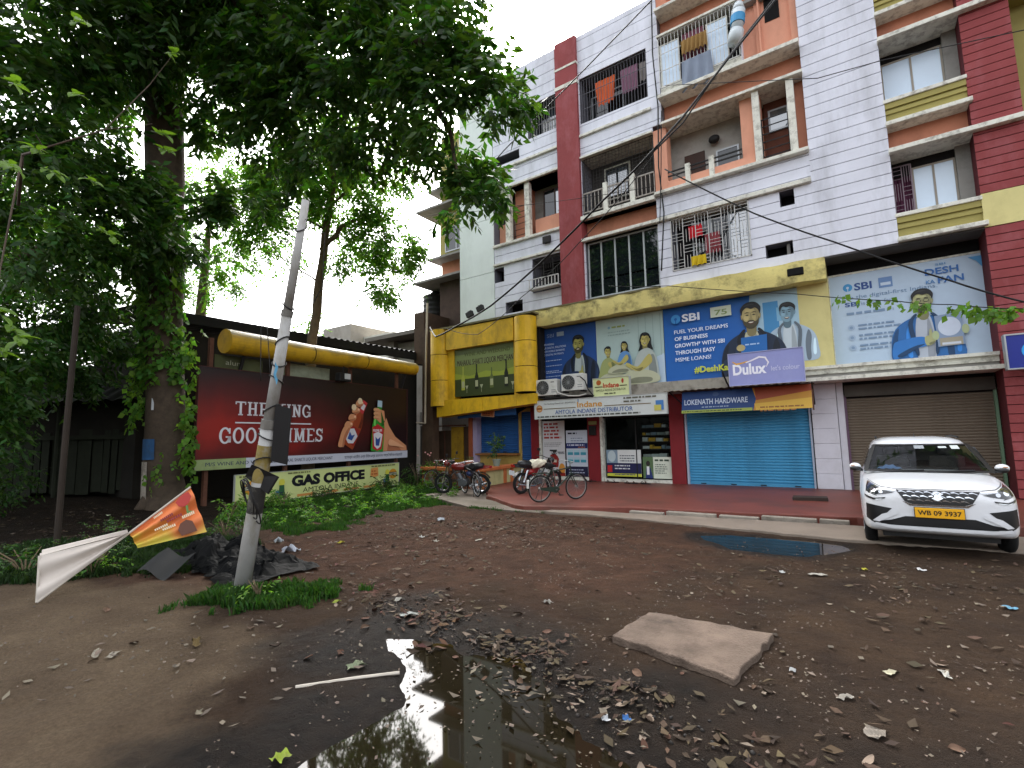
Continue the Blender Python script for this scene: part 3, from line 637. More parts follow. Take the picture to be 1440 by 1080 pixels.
# glass shop front with shelves of goods behind it
g = thing('shop_window', 'dark glazed shop front with goods on shelves between red pillars', 'shop window', (-6.4, S, .22))
obj('pane', MB().box(-7.6, -6.45, S+.04, S+.05, .22, 2.36), glass('shop_glass', '#0a0b0b', .02, .86), g); obj('pane', MB().box(-6.41, -5.2, S+.04, S+.05, .22, 2.36), glass('shop_glass', '', .1), g)
obj('mullion', MB().box(-6.45, -6.41, S+.01, S+.07, .22, 2.36), blackm, g)
obj('shelf', MB().box(-6.4, -5.25, S+.25, S+.6, .95, .97), dark, g)
cols = ['#c9c9c0', '#b9b4a4', '#d8d8d2', '#8f9a94', '#b04a2c', '#d0a030', '#7f8f99']
for j, z in enumerate((.97, 1.25, 1.5, 1.72, 1.98)):
    if j: obj('shelf', MB().box(-6.35, -5.25, S+.25, S+.55, z-.02, z), mat('shelf_board', '#4b463f', .7, .1), g)
    x = -6.3
    while x < -5.45:
        w = random.uniform(.12, .3); hh = random.uniform(.07, .15)
        obj('carton', MB().box(x, x+w-.02, S+.3, S+.5, z+.002, z+hh), mat('goods%d' % random.randint(0, 6), random.choice(cols), .6, .1), g); x += w
def leaflet(label, x0, x1, z0, z1, y, bgc, rot=0):
    return Poster('poster', label, 'poster', (x0, y, z0), x1-x0, z1-z0, pr(bgc), depth=.012)
p = leaflet('white and navy leaflet with a red cylinder in the glazed shop front', -7.55, -6.28, .3, 1.22, S+.015, '#d9dcd9')
p.rect(0, 1.27, 0, .1, pr('#c4c646')); p.rect(0, 1.27, .1, .46, pr('#1c1f4a')); p.rect(.02, .2, .14, .38, pr('#b9252a')); p.lines(.5, .7, .7, 3, .09, .035, pr('#555b66')); p.lines(.3, .35, .7, 2, .1, .04, pr('#d8dae0')); p.rect(0, .42, .46, .92, pr('#7f95a6')); p.ell(.2, .7, .15, .2, pr('#b9c8cc')); p.lines(.3,.05,.8,1,.1,.03,pr('#39406a')); p.done()
p = leaflet('white leaflet with pupils in blue at the right of the shop glass', -6.22, -5.22, .26, .98, S+.015, '#d6dccb')
p.rect(0, .36, 0, .72, pr('#58724c')); p.ell(.18, .5, .07, .09, pr('#2a2420')); p.poly([(.08,0),(.12,.5),(.26,.5),(.34,0)], pr('#26346b')); p.rect(.13,.22,.12,.4,pr('#e6e6ea')); p.lines(.42, .58, .5, 1, .1, .06, pr('#3c4a3c')); p.lines(.42, .45, .45, 5, .07, .03, pr('#6f7a6f')); p.done()
p = leaflet('tall white poster with red text and a red gas cylinder', -10.16, -9.2, .26, 2.33, S-.06, '#cfd0d2')
for i in range(5): p.lines(.06, 1.92-i*.13, .8, 1, .1, .07, pr('#a03330'), 'red_text')
p.lines(.06, 1.22, .8, 3, .06, .025, pr('#8a8a8e')); 
p.poly([(.28,.32),(.25,.65),(.33,.78),(.42,.8),(.55,.8),(.64,.74),(.7,.62),(.66,.32)], pr('#8c2320'), frac=False); p.rect(.38,.6,.8,.96, pr('#1c1c26')); p.rect(.3,.62,.92,.98, pr('#22222c')); p.rect(.35,.6,.5,.6,pr('#c7b8a8')); p.ell(.82,.25,.13,.22,pr('#c98a3a')); p.rect(.0,.96,.0,.12,pr('#8f2b23')); p.text('YEARS', .64, .82, .3, .09, pr('#2a2d3a'), bold=.02); p.text('65', .4, .84, .2, .1, pr('#e7e7ea')); p.done()
p = leaflet('blue and white service poster with six teal tiles', -9.14, -8.26, .26, 1.95, S-.06, '#c2cad6')
p.lines(.08, 1.55, .4, 1, .1, .06, pr('#22263a')); p.lines(.2, 1.38, .6, 4, .09, .03, pr('#77809a')); p.rect(0,.88,1.02,1.22,pr('#1d2b63')); p.lines(.05,1.12,.75,1,.1,.05,pr('#c8cbe0')); p.lines(.5,1.05,.35,1,.1,.03,pr('#c2733f'))
for i in range(3):
    for j in range(2): p.rect(.06+i*.27, .28+i*.27, .78-j*.27, .96-j*.27, pr('#3f93a8')); p.rect(.06+i*.27, .28+i*.27, .88-j*.27, .96-j*.27, pr('#a9ccd6'))
p.rect(0,.88,0,.36,pr('#1b1f3d')); p.lines(.1,.22,.66,2,.1,.035,pr('#aab0c8')); p.done()
p = thing('meter_box', 'small dark meter box on the maroon pillar', 'meter box', (-8.0, S-.14, 1.7)); obj('case', MB().box(-8.12,-7.86,S-.2,S-.1,1.75,2.1), blackm, p, bevel=.02); obj('name_plate', MB().box(-8.16,-7.84,S-.12,S-.105,2.14,2.26), mat('plate_olive','#9a9560'), p)
for i, (x, y) in enumerate(((-7.3,16.25),(-7.05,16.22),(-6.55,16.12),(-6.3,16.1),(-6.1,16.2),(-5.9,16.12),(-8.15,16.3),(-7.95,16.32))):
    o = thing('sandal', 'dark sandal left on the red step before the shop door', 'sandal', (x, y, .12), 'sandals outside the shop door', random.uniform(0, 6), local=True)
    obj('sole', MB().box(-.05,.05,-.13,.13,0,.03), blackm, o, True, bevel=.02); obj('strap', MB().tube([(-.05,.02,.03),(0,.05,.08),(.05,.02,.03)], .012, 5), mat('sandal_strap', '#3a2a22', .7), o, True)

# ---- the lettered boards above
def sm(pts, k=5):                       # smooth closed outline through the points
    out = []; n = len(pts)
    for i in range(n):
        p0, p1, p2, p3 = pts[i-1], pts[i], pts[(i+1) % n], pts[(i+2) % n]
        for j in range(k):
            t = j/k; out.append(tuple(.5*((2*p1[c]) + (-p0[c]+p2[c])*t + (2*p0[c]-5*p1[c]+4*p2[c]-p3[c])*t*t + (-p0[c]+3*p1[c]-3*p2[c]+p3[c])*t**3) for c in (0, 1)))
    return out
def tone(h, f):
    h = h.strip('#'); return '#%02x%02x%02x' % tuple(max(0, min(255, int(int(h[i:i+2], 16)*f))) for i in (0, 2, 4))
def head(P, cx, cz, r, skin, facing=0, beard=True, long_=False, specs=False):
    """portrait head, r = half the face height"""
    X = lambda *pts: sm([(cx + (a + facing*.08*(1 if abs(a) < .6 else 0))*r, cz + b*r) for a, b in pts])
    hair, hair2 = pr('#121315'), pr('#2a2a2c')
    if long_: P.poly(X((-.7,.9),(-1.0,.2),(-.95,-.8),(-1.25,-1.7),(-.5,-1.5),(.4,-1.3),(1.25,-1.75),(1.0,-.7),(1.0,.3),(.6,1.05),(0,1.25)), hair, 'printed_hair', False)
    P.poly(X((-.34,-.6),(-.36,-1.5),(0,-1.75),(.36,-1.5),(.34,-.6)), pr(tone(skin,.72)), 'printed_neck', False)
    for s_ in (-1, 1): P.poly(X((s_*.66,.2),(s_*.82,.22),(s_*.78,-.12),(s_*.64,-.2))[::s_], pr(tone(skin,.85)), 'printed_ear', False)
    P.poly(X((-.70,.3),(-.68,-.15),(-.56,-.62),(-.25,-.95),(0,-1.02),(.25,-.95),(.56,-.62),(.68,-.15),(.70,.3),(.5,.85),(0,1.0),(-.5,.85)), pr(skin), 'printed_face', False)
    P.poly(X((.32,.75),(.66,.35),(.64,-.15),(.52,-.6),(.25,-.9),(.36,-.4),(.42,.1)), pr(tone(skin,.82)), 'printed_cheek', False)
    P.poly(X((-.5,.12),(-.22,.14),(-.18,-.18),(-.4,-.28),(-.55,-.1)), pr(tone(skin,1.1)), 'printed_cheek', False); P.poly(X((-.4,.75),(.1,.8),(.2,.5),(-.35,.48)), pr(tone(skin,1.08)), 'printed_forehead', False)
    if beard:
        P.poly(X((-.67,.0),(-.60,-.62),(-.28,-1.0),(0,-1.08),(.28,-1.0),(.60,-.62),(.67,.0),(.55,-.3),(.34,-.42),(.2,-.3),(0,-.27),(-.2,-.3),(-.34,-.42),(-.55,-.3)), pr(tone(skin,.38)), 'printed_beard', False)
    P.poly(X((-.27,-.47),(0,-.42),(.27,-.47),(.14,-.62),(0,-.65),(-.14,-.62)), pr('#5d3328'), 'printed_mouth', False); P.poly(X((-.22,-.475),(0,-.45),(.22,-.475),(0,-.555)), pr('#dcdccb'), 'printed_teeth', False)
    P.poly(X((-.03,.3),(.05,.3),(.12,-.1),(.16,-.2),(0,-.26),(-.15,-.2),(-.07,-.08)), pr(tone(skin,.86)), 'printed_nose', False)
    for s_ in (-1, 1):
        P.poly(X((s_*.12,.18),(s_*.28,.24),(s_*.42,.17),(s_*.28,.12))[::s_], pr(tone(skin,.5)), 'printed_eye', False); P.ell(cx+(s_*.27+facing*.08)*r, cz+.17*r, .05*r, .05*r, hair, 'printed_eye')
        P.poly(X((s_*.08,.36),(s_*.28,.45),(s_*.5,.36),(s_*.28,.38))[::s_], hair, 'printed_brow', False)
        if specs: P.ell(cx+s_*.29*r, cz+.16*r, .22*r, .17*r, hair2, 'printed_glasses'); P.ell(cx+s_*.29*r, cz+.16*r, .18*r, .13*r, pr(tone(skin,.9)), 'printed_glasses')
    P.poly(X((-.74,.2),(-.82,.75),(-.5,1.2),(0,1.36),(.5,1.25),(.84,.8),(.74,.2),(.64,.55),(.4,.78),(.05,.72),(-.3,.86),(-.62,.6)), hair, 'printed_hair', False)
    P.poly(X((-.5,.98),(-.1,1.2),(.35,1.1),(.0,1.05)), hair2, 'printed_hair_shine', False)
def figure(P, cx, base, h, jacket, shirt='#c9d0d0', skin='#b39a63', facing=0, arm=True, beard=True, specs=False):
    w = h*.36; Q = lambda *pts: sm([(cx+a*w, base+b*h) for a, b in pts], 4); M_ = lambda f: pr(tone(jacket, f))
    P.poly(Q((-1.0,0),(-1.08,.22),(-.98,.42),(-.72,.54),(-.3,.62),(0,.6),(.3,.62),(.72,.54),(1.0,.42),(1.1,.22),(1.04,0),(0,-.0)), M_(1), 'printed_jacket', False)
    P.poly(Q((-1.0,.02),(-1.06,.22),(-.96,.4),(-.8,.48),(-.86,.3),(-.84,.03)), M_(.7), 'printed_fold', False); P.poly(Q((.62,.02),(.6,.3),(.74,.5),(.86,.4),(.8,.2),(.78,.02)), M_(.62), 'printed_fold', False)
    P.poly(Q((-.6,.1),(-.58,.4),(-.42,.55),(-.46,.3),(-.44,.06)), M_(1.35), 'printed_fold', False); P.poly(Q((.88,.1),(.92,.3),(1.0,.34),(1.0,.1)), M_(1.3), 'printed_fold', False)
    P.poly(Q((-.26,0),(-.3,.35),(-.2,.62),(0,.56),(.18,.62),(.28,.36),(.22,0)), pr(shirt), 'printed_shirt', False); P.poly(Q((.02,0),(.05,.35),(.12,.6),(.24,.36),(.2,0)), pr(tone(shirt,.82)), 'printed_shirt_fold', False)
    head(P, cx + facing*.04*w, base+.815*h, h*.145, skin, facing, beard, specs=specs)
    for s_ in (-1, 1): P.poly(Q((s_*.2,.64),(s_*.36,.52),(s_*.24,.12),(s_*.34,.1),(s_*.5,.5),(s_*.3,.65))[::s_], M_(.55), 'printed_lapel', False)
    if arm:
        P.poly(Q((-1.06,.05),(-1.02,.25),(-.8,.3),(-.3,.33),(-.02,.31),(.0,.2),(-.3,.17),(-.8,.06)), M_(1.12), 'printed_sleeve', False); P.poly(Q((-.9,.1),(-.4,.2),(-.05,.22),(-.3,.17),(-.8,.06)), M_(.6), 'printed_fold', False)
        P.poly(Q((-.04,.31),(.1,.335),(.24,.30),(.26,.24),(.12,.2),(-.02,.21)), pr(skin), 'printed_hand', False); P.poly(Q((.1,.335),(.13,.42),(.18,.42),(.19,.32)), pr(skin), 'printed_thumb', False); P.poly(Q((.08,.23),(.24,.25),(.22,.22),(.1,.205)), pr(tone(skin,.7)), 'printed_finger', False)
sbi = lambda P, u, v, r, c1, c2: (P.ell(u, v, r, r, pr(c1), 'round_emblem'), P.ell(u, v-.0*r, r*.3, r*.3, pr(c2), 'round_emblem'), P.rect(u-r*.09, u+r*.09, v-r, v, pr(c2), 'round_emblem'))
Yb = 16.05
p = Poster('banner', 'deep blue bank banner with a man in a dark jacket beside the yellow frame', 'banner', (-9.9, Yb, 3.43), 2.42, 2.37, pr('#1f4a8f'))
figure(p, 1.75, 0, 1.95, '#20304c', '#aab6b6', '#9d9a55', -1)
p.text('SBI', .42, 2.02, .3, .14, pr('#7f95bf')); p.rect(.85,1.15,2.02,2.18,pr('#8a9cae'))
for i, s_ in enumerate(('EMPOWERING', 'OUR DIGITAL SOLUTIONS', 'FROM MOBILE BANKING', 'TO DIGITAL PAYMENTS')): p.text(s_, .22, 1.72-i*.13, (.5, 1.0, .95, .9)[i], .075, pr('#b9c8e2'), bold=.01)
for i in range(5): p.ell(.27, 1.13-i*.2, .035, .035, pr('#b9c8e2')); p.lines(.36, 1.12-i*.2, .7, 2 if i in (2,4) else 1, .06, .028, pr('#a4b6d8'))
p.done()
p = Poster('banner', 'pale banner of a family of three sitting together on a sofa', 'banner', (-7.47, Yb+.002, 3.43), 2.4, 2.38, pr('#a9bfbb'))
p.rect(0,2.4,0,.35,pr('#8fa9a6')); p.poly([(1.3,0),(1.45,.5),(2.0,.8),(2.4,.95),(2.4,0)], pr('#b9cddd'), frac=False)
for x in (1.55,1.8,2.05,2.3): p.rect(x, x+.02, .9, 2.3, pr('#93aaa6'))
p.ell(.5,2.05,.05,.05,pr('#7aa0b5')); p.lines(.6,2.02,.5,1,.1,.06,pr('#8f9e58')); p.lines(.45,1.86,.9,2,.1,.035,pr('#8fa3a0'))
def person(cx, base, h, top, hair_long=False, face=1, pants='#b5b79a'):
    w = h*.3; sk = '#b3a860'; Q = lambda *pts: sm([(cx+a*w, base+b*h) for a, b in pts], 4)
    head(p, cx, base+.84*h, h*.12, sk, -face, False, hair_long)
    p.poly(Q((-.9,0),(-.85,.3),(-.6,.55),(-.2,.66),(.3,.66),(.7,.5),(.85,.2),(.8,0)), pr(top), 'printed_shirt', False); p.poly(Q((.2,.1),(.3,.5),(.6,.5),(.72,.1)), pr(tone(top,.75)), 'printed_fold', False)
    p.poly(Q((-1.8*face,-.02),(-1.75*face,.14),(-1.0*face,.24),(0,.24),(.75*face,.14),(.7*face,-.02)), pr(pants), 'printed_trousers', False); p.poly(Q((-1.5*face,.0),(-.8*face,.1),(.3*face,.08),(.2*face,-.01)), pr(tone(pants,.7)), 'printed_fold', False)
    p.poly(Q((.3,.55),(0,.5),(-.6*face,.32),(-1.3*face,.42),(-1.35*face,.35),(-.5*face,.22),(.4,.38)), pr(sk), 'printed_arm', False); p.poly(Q((-.2*face,.3),(-.7*face,.28),(-1.2*face,.36),(-.5*face,.22)), pr(tone(sk,.7)), 'printed_fold', False)
person(.42, .15, 1.25, '#98a066', face=-1); person(1.05, .45, 1.05, '#5d8cc0', True, face=1); person(1.8, .05, 1.65, '#a9b3ae', True, face=1)
p.done()
p = Poster('banner', 'blue loan banner with white slogan and a smiling man holding a folder', 'banner', (-5.05, Yb, 3.43), 3.86, 2.39, pr('#1b5fae'))
p.poly([(2.35,0),(2.62,2.39),(3.86,2.39),(3.86,0)], pr('#9fbfd0'), frac=False); p.rect(2.95,3.35,1.1,2.1,pr('#3f86b8')); p.rect(3.3,3.5,1.5,1.9,pr('#7db0cf'))
figure(p, 3.6, .3, 1.7, '#a8bccc', '#c0ccd2', '#7b9dae', -1, False, False)
figure(p, 2.62, -.15, 2.3, '#1c2a40', '#b9b99c', '#b3a470', 0)
p.poly([(2.3,.62),(2.32,1.12),(3.02,1.15),(3.0,.64)], pr('#1f66ad'), 'printed_folder', False); p.lines(2.42,.88,.5,1,.1,.04,pr('#a8c4e6')); p.ell(2.3,.82,.12,.1,pr('#b3a470'))
sbi(p, .42, 1.98, .15, '#3f8fd0', '#1b5fae'); p.text('SBI', .62, 1.87, .55, .24, pr('#dfe6f2'), bold=.03); p.rect(1.5,2.1,1.86,2.18,pr('#c3cdb8')); p.text('75', 1.62, 1.92, .36, .17, pr('#7d8f5a'), bold=.02)
for i, (s_, w) in enumerate((('FUEL YOUR DREAMS', 1.62), ('OF BUSINESS', 1.02), ('GROWTH* WITH SBI', 1.5), ('THROUGH EASY', 1.22), ('MSME LOANS!', 1.08))): p.text(s_, .36, 1.5-i*.225, w, .125, pr('#dfe8f4'), bold=.02)
p.text('#DeshKaFan', .92, .2, 1.35, .19, pr('#c6cf45'), bold=.035); p.done()
p = Poster('banner', 'large pale blue bank banner with a bearded man giving thumbs up', 'banner', (-.42, S-.16, 3.5), 3.28, 2.57, pr('#b4c8dc'), frame=trimw, fw=.05)
sbi(p, .42, 2.2, .11, '#3a8fc8', '#b4c8dc'); p.text('SBI', .57, 2.1, .4, .2, pr('#22488a'), bold=.03); p.rect(1.12,1.42,2.06,2.34,pr('#6688b8')); p.rect(1.16,1.38,2.12,2.2,pr('#c0d0e2'))
p.text('To the digital-first Indians.', .32, 1.86, 2.0, .11, pr('#6a87a8')); p.text('SBI', .32, 1.66, .34, .12, pr('#22488a'), bold=.02); p.text('is your fan.', .7, 1.66, .72, .11, pr('#7d93ad'))
p.lines(.34,1.42,1.2,1,.1,.07,pr('#7790ad')); 
for i in range(3): p.ell(.42, 1.06-i*.28, .08, .08, pr('#9fb4cc')); p.ell(.42, 1.06-i*.28, .04, .04, pr('#7f97b4')); p.lines(.58, 1.08-i*.28, 1.0 if i != 2 else .75, 2, .1, .05, pr('#7790ad'))
p.text('SBI', 2.32, 2.42, .2, .06, pr('#4a88c0')); p.text('DESH', 2.1, 2.2, .66, .17, pr('#2a66ac'), bold=.02); p.text('KA', 2.1, 1.97, .18, .1, pr('#4a80b8'), bold=.02); p.text('FAN', 2.34, 1.95, .5, .17, pr('#2a66ac'), bold=.02)
p.poly([(2.95,2.5),(3.2,2.5),(3.2,2.2),(3.1,2.38)], pr('#4f96cc'), frac=False)
figure(p, 1.98, 0, 1.85, '#2a68a8', '#b0b8c4', '#a8a878', 0, specs=True)
p.poly([(2.2,.3),(2.18,1.1),(2.7,1.15),(2.72,.32)], pr('#8295b0'), 'printed_phone', False); p.ell(2.45,.8,.22,.24,pr('#c4cede')); p.rect(2.24,2.68,.32,.52,pr('#a09884')); p.rect(2.28,2.64,.34,.4,pr('#c9cfd8')); p.ell(2.17,.6,.07,.12,pr('#a9b58a')); p.ell(2.75,.7,.07,.12,pr('#a9b58a')); p.done()
tag(obj('banner_rail', MB().tube([(2.93,S-.3,3.45),(2.93,S-.3,6.1)], .025), trimw), 'white metal pipe standing right of the pale blue banner', 'pipe')
# side box sign
p = Poster('box_sign', 'navy box sign with a light blue roundel at the right end of the shops', 'sign', (2.75, 15.0, 3.0), .95, .72, pr('#1b2a86'), depth=.22, frame=alum, fw=.03)
sbi(p, .42, .36, .2, '#2d9ce0', '#1b2a86'); p.text('SBI', .66, .26, .26, .2, pr('#e4e8f2'), bold=.03); p.done(); obj('bracket', MB().box(.1,.9,.22,1.7,.3,.34).box(.1,.9,.22,1.7,.6,.64), blackm, p.root, True)
# paint maker's board
p = Poster('sign_board', 'lilac paint board with white lettering and a swoosh over the hardware shop', 'sign', (-2.97, 15.2, 3.07), 1.86, .9, mat('lilac_board', '#8d92c4', .5, .05, 3, dirt=.25, dirt_col='#a5a8cc', dirt_scale=4, streak=.6), frame=mat('pale_lilac', '#a9acce'), fw=.015)
p.text('Dulux', .1, .3, .86, .3, pr('#e9e9f2'), bold=.035); p.text("let's colour", 1.08, .34, .68, .14, pr('#c9cbe4'))
def ribbon(P, pts, w, m, name):
    y = P.y(); b = P._b(name, m); L_, R_ = [], []
    for i, q in enumerate(pts):
        a = pts[max(i-1,0)]; c = pts[min(i+1,len(pts)-1)]; d = Vector((c[0]-a[0], c[1]-a[1])).normalized(); ww = w[i] if isinstance(w, (list,tuple)) else w
        L_.append((q[0]-d.y*ww/2, y, q[1]+d.x*ww/2)); R_.append((q[0]+d.y*ww/2, y, q[1]-d.x*ww/2))
    for i in range(len(pts)-1): b.poly([L_[i], L_[i+1], R_[i+1], R_[i]])
ribbon(p, [(.1,.68),(.2,.6),(.35,.62),(.5,.66)], [.02,.05,.04,.03], pr('#d9a23c'), 'swoosh'); ribbon(p, [(.45,.62),(.6,.67),(.8,.75),(.95,.72),(1.02,.58),(.96,.45)], [.03,.04,.05,.05,.04,.01], pr('#e4dfe6'), 'swoosh'); p.done()
arm = MB().tube([(-3.05,16.0,2.9),(-3.1,15.4,3.2),(-3.15,15.15,3.5)], .025); tag(obj('angle_bracket', arm, blackm), 'bent black bracket arm left of the lilac board', 'bracket')
# hardware fascia: blue and orange banner on a sloping frame
p = Poster('sign_board', 'sloping navy and orange hardware shop banner above the bright blue shutter', 'sign', (-4.5, 15.55, 2.36), 3.48, .68, pr('#1b3a6e'), depth=.03)
p.poly([(2.02,0),(2.1,.34),(2.0,.68),(3.48,.68),(3.48,0)], pr('#b37f2a'), frac=False); p.poly([(2.1,.3),(2.06,.68),(3.48,.68),(3.48,.5)], pr('#8e3f24'), frac=False); p.poly([(2.1,.0),(2.05,.2),(3.48,.3),(3.48,.0)], pr('#c9a03a'), frac=False); p.rect(0,2.0,0,.09,pr('#8f9c45')); p.text('LOKENATH HARDWARE', .08, .26, 1.8, .17, pr('#b9c4d6'), bold=.02)
p.ell(1.0,.56,.09,.07,pr('#39507a')); p.lines(.6,.15,.8,1,.1,.035,pr('#8796b0')); p.lines(.05,.03,1.8,1,.1,.03,pr('#3f4a2a')); p.lines(2.2,.06,1.1,2,.1,.04,pr('#8a5a24')); p.done()
p.root.rotation_euler = (R(-14), 0, 0); p.root.location.y = 15.62
obj('frame_bar', MB().tube([(-.05,.04,.7),(3.55,.04,.7)], .02).tube([(3.5,.03,-.05),(3.5,.03,.75)], .018), rust, p.root, True)
can = thing('canopy', 'rusty corrugated ledge under the banners above the hardware shop', 'canopy', (-2.9, 16.2, 3.05)); obj('sheet', MB().grid(lambda u, v: (-5.0+3.95*u, 15.5+1.0*v, 3.06+.06*v+.012*math.sin(u*120)), 120, 2), mat('rusty_sheet', '#6c5a49', .8, .25, 3, dirt=.5), can)
obj('prop_bar', MB().tube([(-4.62,S-.2,2.6),(-4.85,15.6,3.05)], .02).tube([(-1.02,S-.2,2.5),(-.98,15.5,3.05)], .02), blackm, can)
# gas distributor boards
p = Poster('sign_board', 'long white gas distributor board with blue lettering above the shop window', 'sign', (-9.62, 15.25, 2.37), 4.8, .64, pr('#c2c7c4'), frame=mat('tin_edge', '#a9aba6', .5), fw=.012)
p.ell(.2,.36,.13,.13,pr('#b07028')); p.ell(.2,.36,.1,.1,pr('#c9a070')); p.rect(.1,.3,.33,.39,pr('#8a4a1c')); p.text('Indane', 1.72, .34, .92, .2, pr('#c08a35'), bold=.02); p.rect(1.745,1.775,.52,.62,pr('#2f5a9c')); p.rect(.38,1.66,.33,.355,pr('#6a5a38')); p.rect(2.72,4.3,.33,.355,pr('#6a5a38'))
p.text('AMTOLA INDANE DISTRIBUTOR', .85, .14, 2.85, .15, pr('#28508f'), bold=.008); p.lines(.12,.04,4.4,1,.1,.05,pr('#4a4d46')); p.text('Gas Booking Missed Call : 8454955555', .4, .5, 1.25, .055, pr('#45443c')); p.lines(3.4,.53,1.2,1,.1,.05,pr('#5b594c')); p.lines(3.4,.42,.7,1,.1,.05,pr('#5b594c')); p.rect(4.45,4.7,.12,.42,pr('#3f74ae')); p.rect(4.4,4.62,.1,.28,pr('#b9b258')); p.done()
p = Poster('box_sign', 'small cream gas sign standing on the long board beside the outdoor units', 'sign', (-7.32, 15.35, 3.04), 1.27, .6, pr('#c8cf9a'), depth=.14, frame=mat('tin_edge', ''), fw=.015)
p.ell(.2,.46,.09,.09,pr('#a4581f')); p.ell(1.05,.47,.04,.08,pr('#a4301f')); p.text('Indane', .36, .28, .56, .16, pr('#b03a22'), bold=.03); p.rect(.06,.34,.3,.33,pr('#3a3d2a')); p.rect(.95,1.2,.3,.33,pr('#3a3d2a')); p.text('AMTOLA INDANE DISTRIBUTOR', .1, .16, 1.05, .075, pr('#2f3426')); p.lines(.4,.06,.4,1,.1,.04,pr('#4a4d3a')); p.done()
# outdoor units
acw = mat('ac_casing', '#cfcfca', .45, .05, 4, dirt=.35, dirt_col='#8f8b80', dirt_scale=6)
def ac(label, x0, z0, y):
    t = thing('outdoor_unit', label, 'air conditioner', (x0, y, z0), 'air conditioner outdoor units', local=True)
    obj('casing', MB().box(0,.86,0,.32,0,.58), acw, t, True, bevel=.015)
    obj('fan_well', MB().cyl((.29,-.004,.29), (0,1,0), .25, .02, 28), dark2, t, True)
    gr = MB()
    for r_ in (.06,.1,.14,.18,.22,.25): gr.ring((.29,-.02,.29), (0,1,0), r_, .004, 24, 4)
    for k in range(8): a = k*math.pi/8; gr.obox((.29,-.02,.29), (math.cos(a)*.25,0,math.sin(a)*.25), (0,.003,0), (-math.sin(a)*.003,0,math.cos(a)*.003))
    obj('fan_guard', gr, mat('guard_grey', '#8b8d8c', .5), t, True)
    fb = MB().cyl((.29,-.01,.29), (0,1,0), .05, .02)
    for k in range(3): a = k*2.094+.4; fb.obox((.29+.12*math.cos(a),-.008,.29+.12*math.sin(a)), (math.cos(a)*.1,0,math.sin(a)*.1), (0,.004,0), (-math.sin(a)*.05,.0,math.cos(a)*.05))
    obj('fan', fb, mat('fan_grey', '#55585a', .5), t, True)
    obj('badge', MB().box(.62,.76,-.005,0,.45,.49), mat('badge_grey','#7a7a78'), t, True); obj('vent', MB().box(.64,.82,-.004,0,.1,.13).box(.64,.82,-.004,0,.17,.2), mat('guard_grey',''), t, True)
    obj('foot', MB().box(.05,.12,0,.34,-.05,0).box(.74,.81,0,.34,-.05,0), blackm, t, True)
ac('white outdoor unit with dark fan beside the yellow column, lower of two', -9.58, 3.2, 15.3); ac('white outdoor unit beside the small cream sign, higher of two', -8.53, 3.31, 15.3)
tag(obj('bracket_shelf', MB().box(-9.7,-7.5,15.3,16,3.09,3.13).box(-9.7,-9.66,15.3,15.9,2.95,3.1), blackm), 'black bracket shelf under the two outdoor units', 'bracket')
for i, pts in enumerate((((-8.75,15.28,3.4),(-8.6,15.2,3.25),(-8.2,15.2,3.12),(-7.8,15.22,3.1),(-7.55,15.25,3.15)), ((-7.75,15.27,3.75),(-7.55,15.2,3.6),(-7.45,15.2,3.3),(-7.25,15.22,3.05)))):
    tag(obj('coolant_hose', MB().tube(pts, .022), mat('hose_white','#bcbab2',.6) if i == 0 else blackm), ('pale insulated hose looping below the outdoor units','black hose dropping beside the higher outdoor unit')[i], 'hose')

# ------------------------------------------------------------------ yellow liquor shop frame
yel = mat('yellow_sheet', '#d6ab1c', .55, .18, 1.3, dirt=.75, dirt_col='#7d6420', dirt_scale=1.8, streak=.5, spec=.4)
Yq = 15.2
F_ = thing('yellow_frame', 'yellow sheet metal frame with fat round columns round the liquor board', 'sign frame', (-12.1, Yq, 2.7))
def halfcol(xc, r, z0, z1):
    n = 3; dz = (z1-z0)/n
    for k in range(n): obj('column', MB().tube([(xc,Yq+.1,z0+k*dz+.012),(xc,Yq+.1,z0+(k+1)*dz-.012)], r, 24), yel, F_, smooth=False)
    obj('column_seam', MB().tube([(xc,Yq+.1,z0),(xc,Yq+.1,z1)], r-.02, 20), dark, F_)
halfcol(-14.25, .43, 3.06, 6.28); halfcol(-9.98, .42, 3.37, 6.2)
obj('top_panel', MB().box(-13.8, -10.4, Yq-.1, Yq+.5, 5.36, 6.22), yel, F_); obj('top_cap', MB().box(-14.7, -9.5, Yq-.15, Yq+.55, 6.26, 6.33), mat('beam_moss','#6f6a4c'), F_)
for i in range(6): 
    a = -14.3 + i*.8; c = a+.794; a += .006; z0 = 2.62+.052*i; z1 = 2.62+.052*(i+1); y0, y1 = Yq-.12, Yq+.5
    obj('bottom_panel', MB().add([(a,y0,z0),(c,y0,z1),(c,y1,z1),(a,y1,z0),(a,y0,3.3),(c,y0,3.3),(c,y1,3.3),(a,y1,3.3)], [(0,3,2,1),(4,5,6,7),(0,1,5,4),(1,2,6,5),(2,3,7,6),(3,0,4,7)]), yel, F_)
obj('side_panel', MB().box(-13.85, -13.5, Yq+.05, Yq+.5, 3.3, 5.4).box(-10.5,-10.3,Yq+.05,Yq+.5,3.3,5.4), yel, F_)
obj('back_box', MB().box(-14.5, -9.6, Yq+.5, S+.2, 2.9, 6.25), dark, F_)
p = Poster('sign_board', 'green liquor merchant board with bottles inside the yellow frame', 'sign', (-13.5, Yq+.12, 3.42), 3.1, 1.96, pr('#7c8a3c'))
p.rect(0,3.1,0,.7,pr('#3a4526')); p.poly([(0,.7),(0,.95),(.8,.8),(1.6,.95),(2.3,.85),(3.1,1.0),(3.1,.7)], pr('#93a03a'), frac=False); p.rect(0,3.1,1.25,1.96,pr('#7f8f58')); p.rect(0,3.1,1.7,1.96,pr('#66744c'))
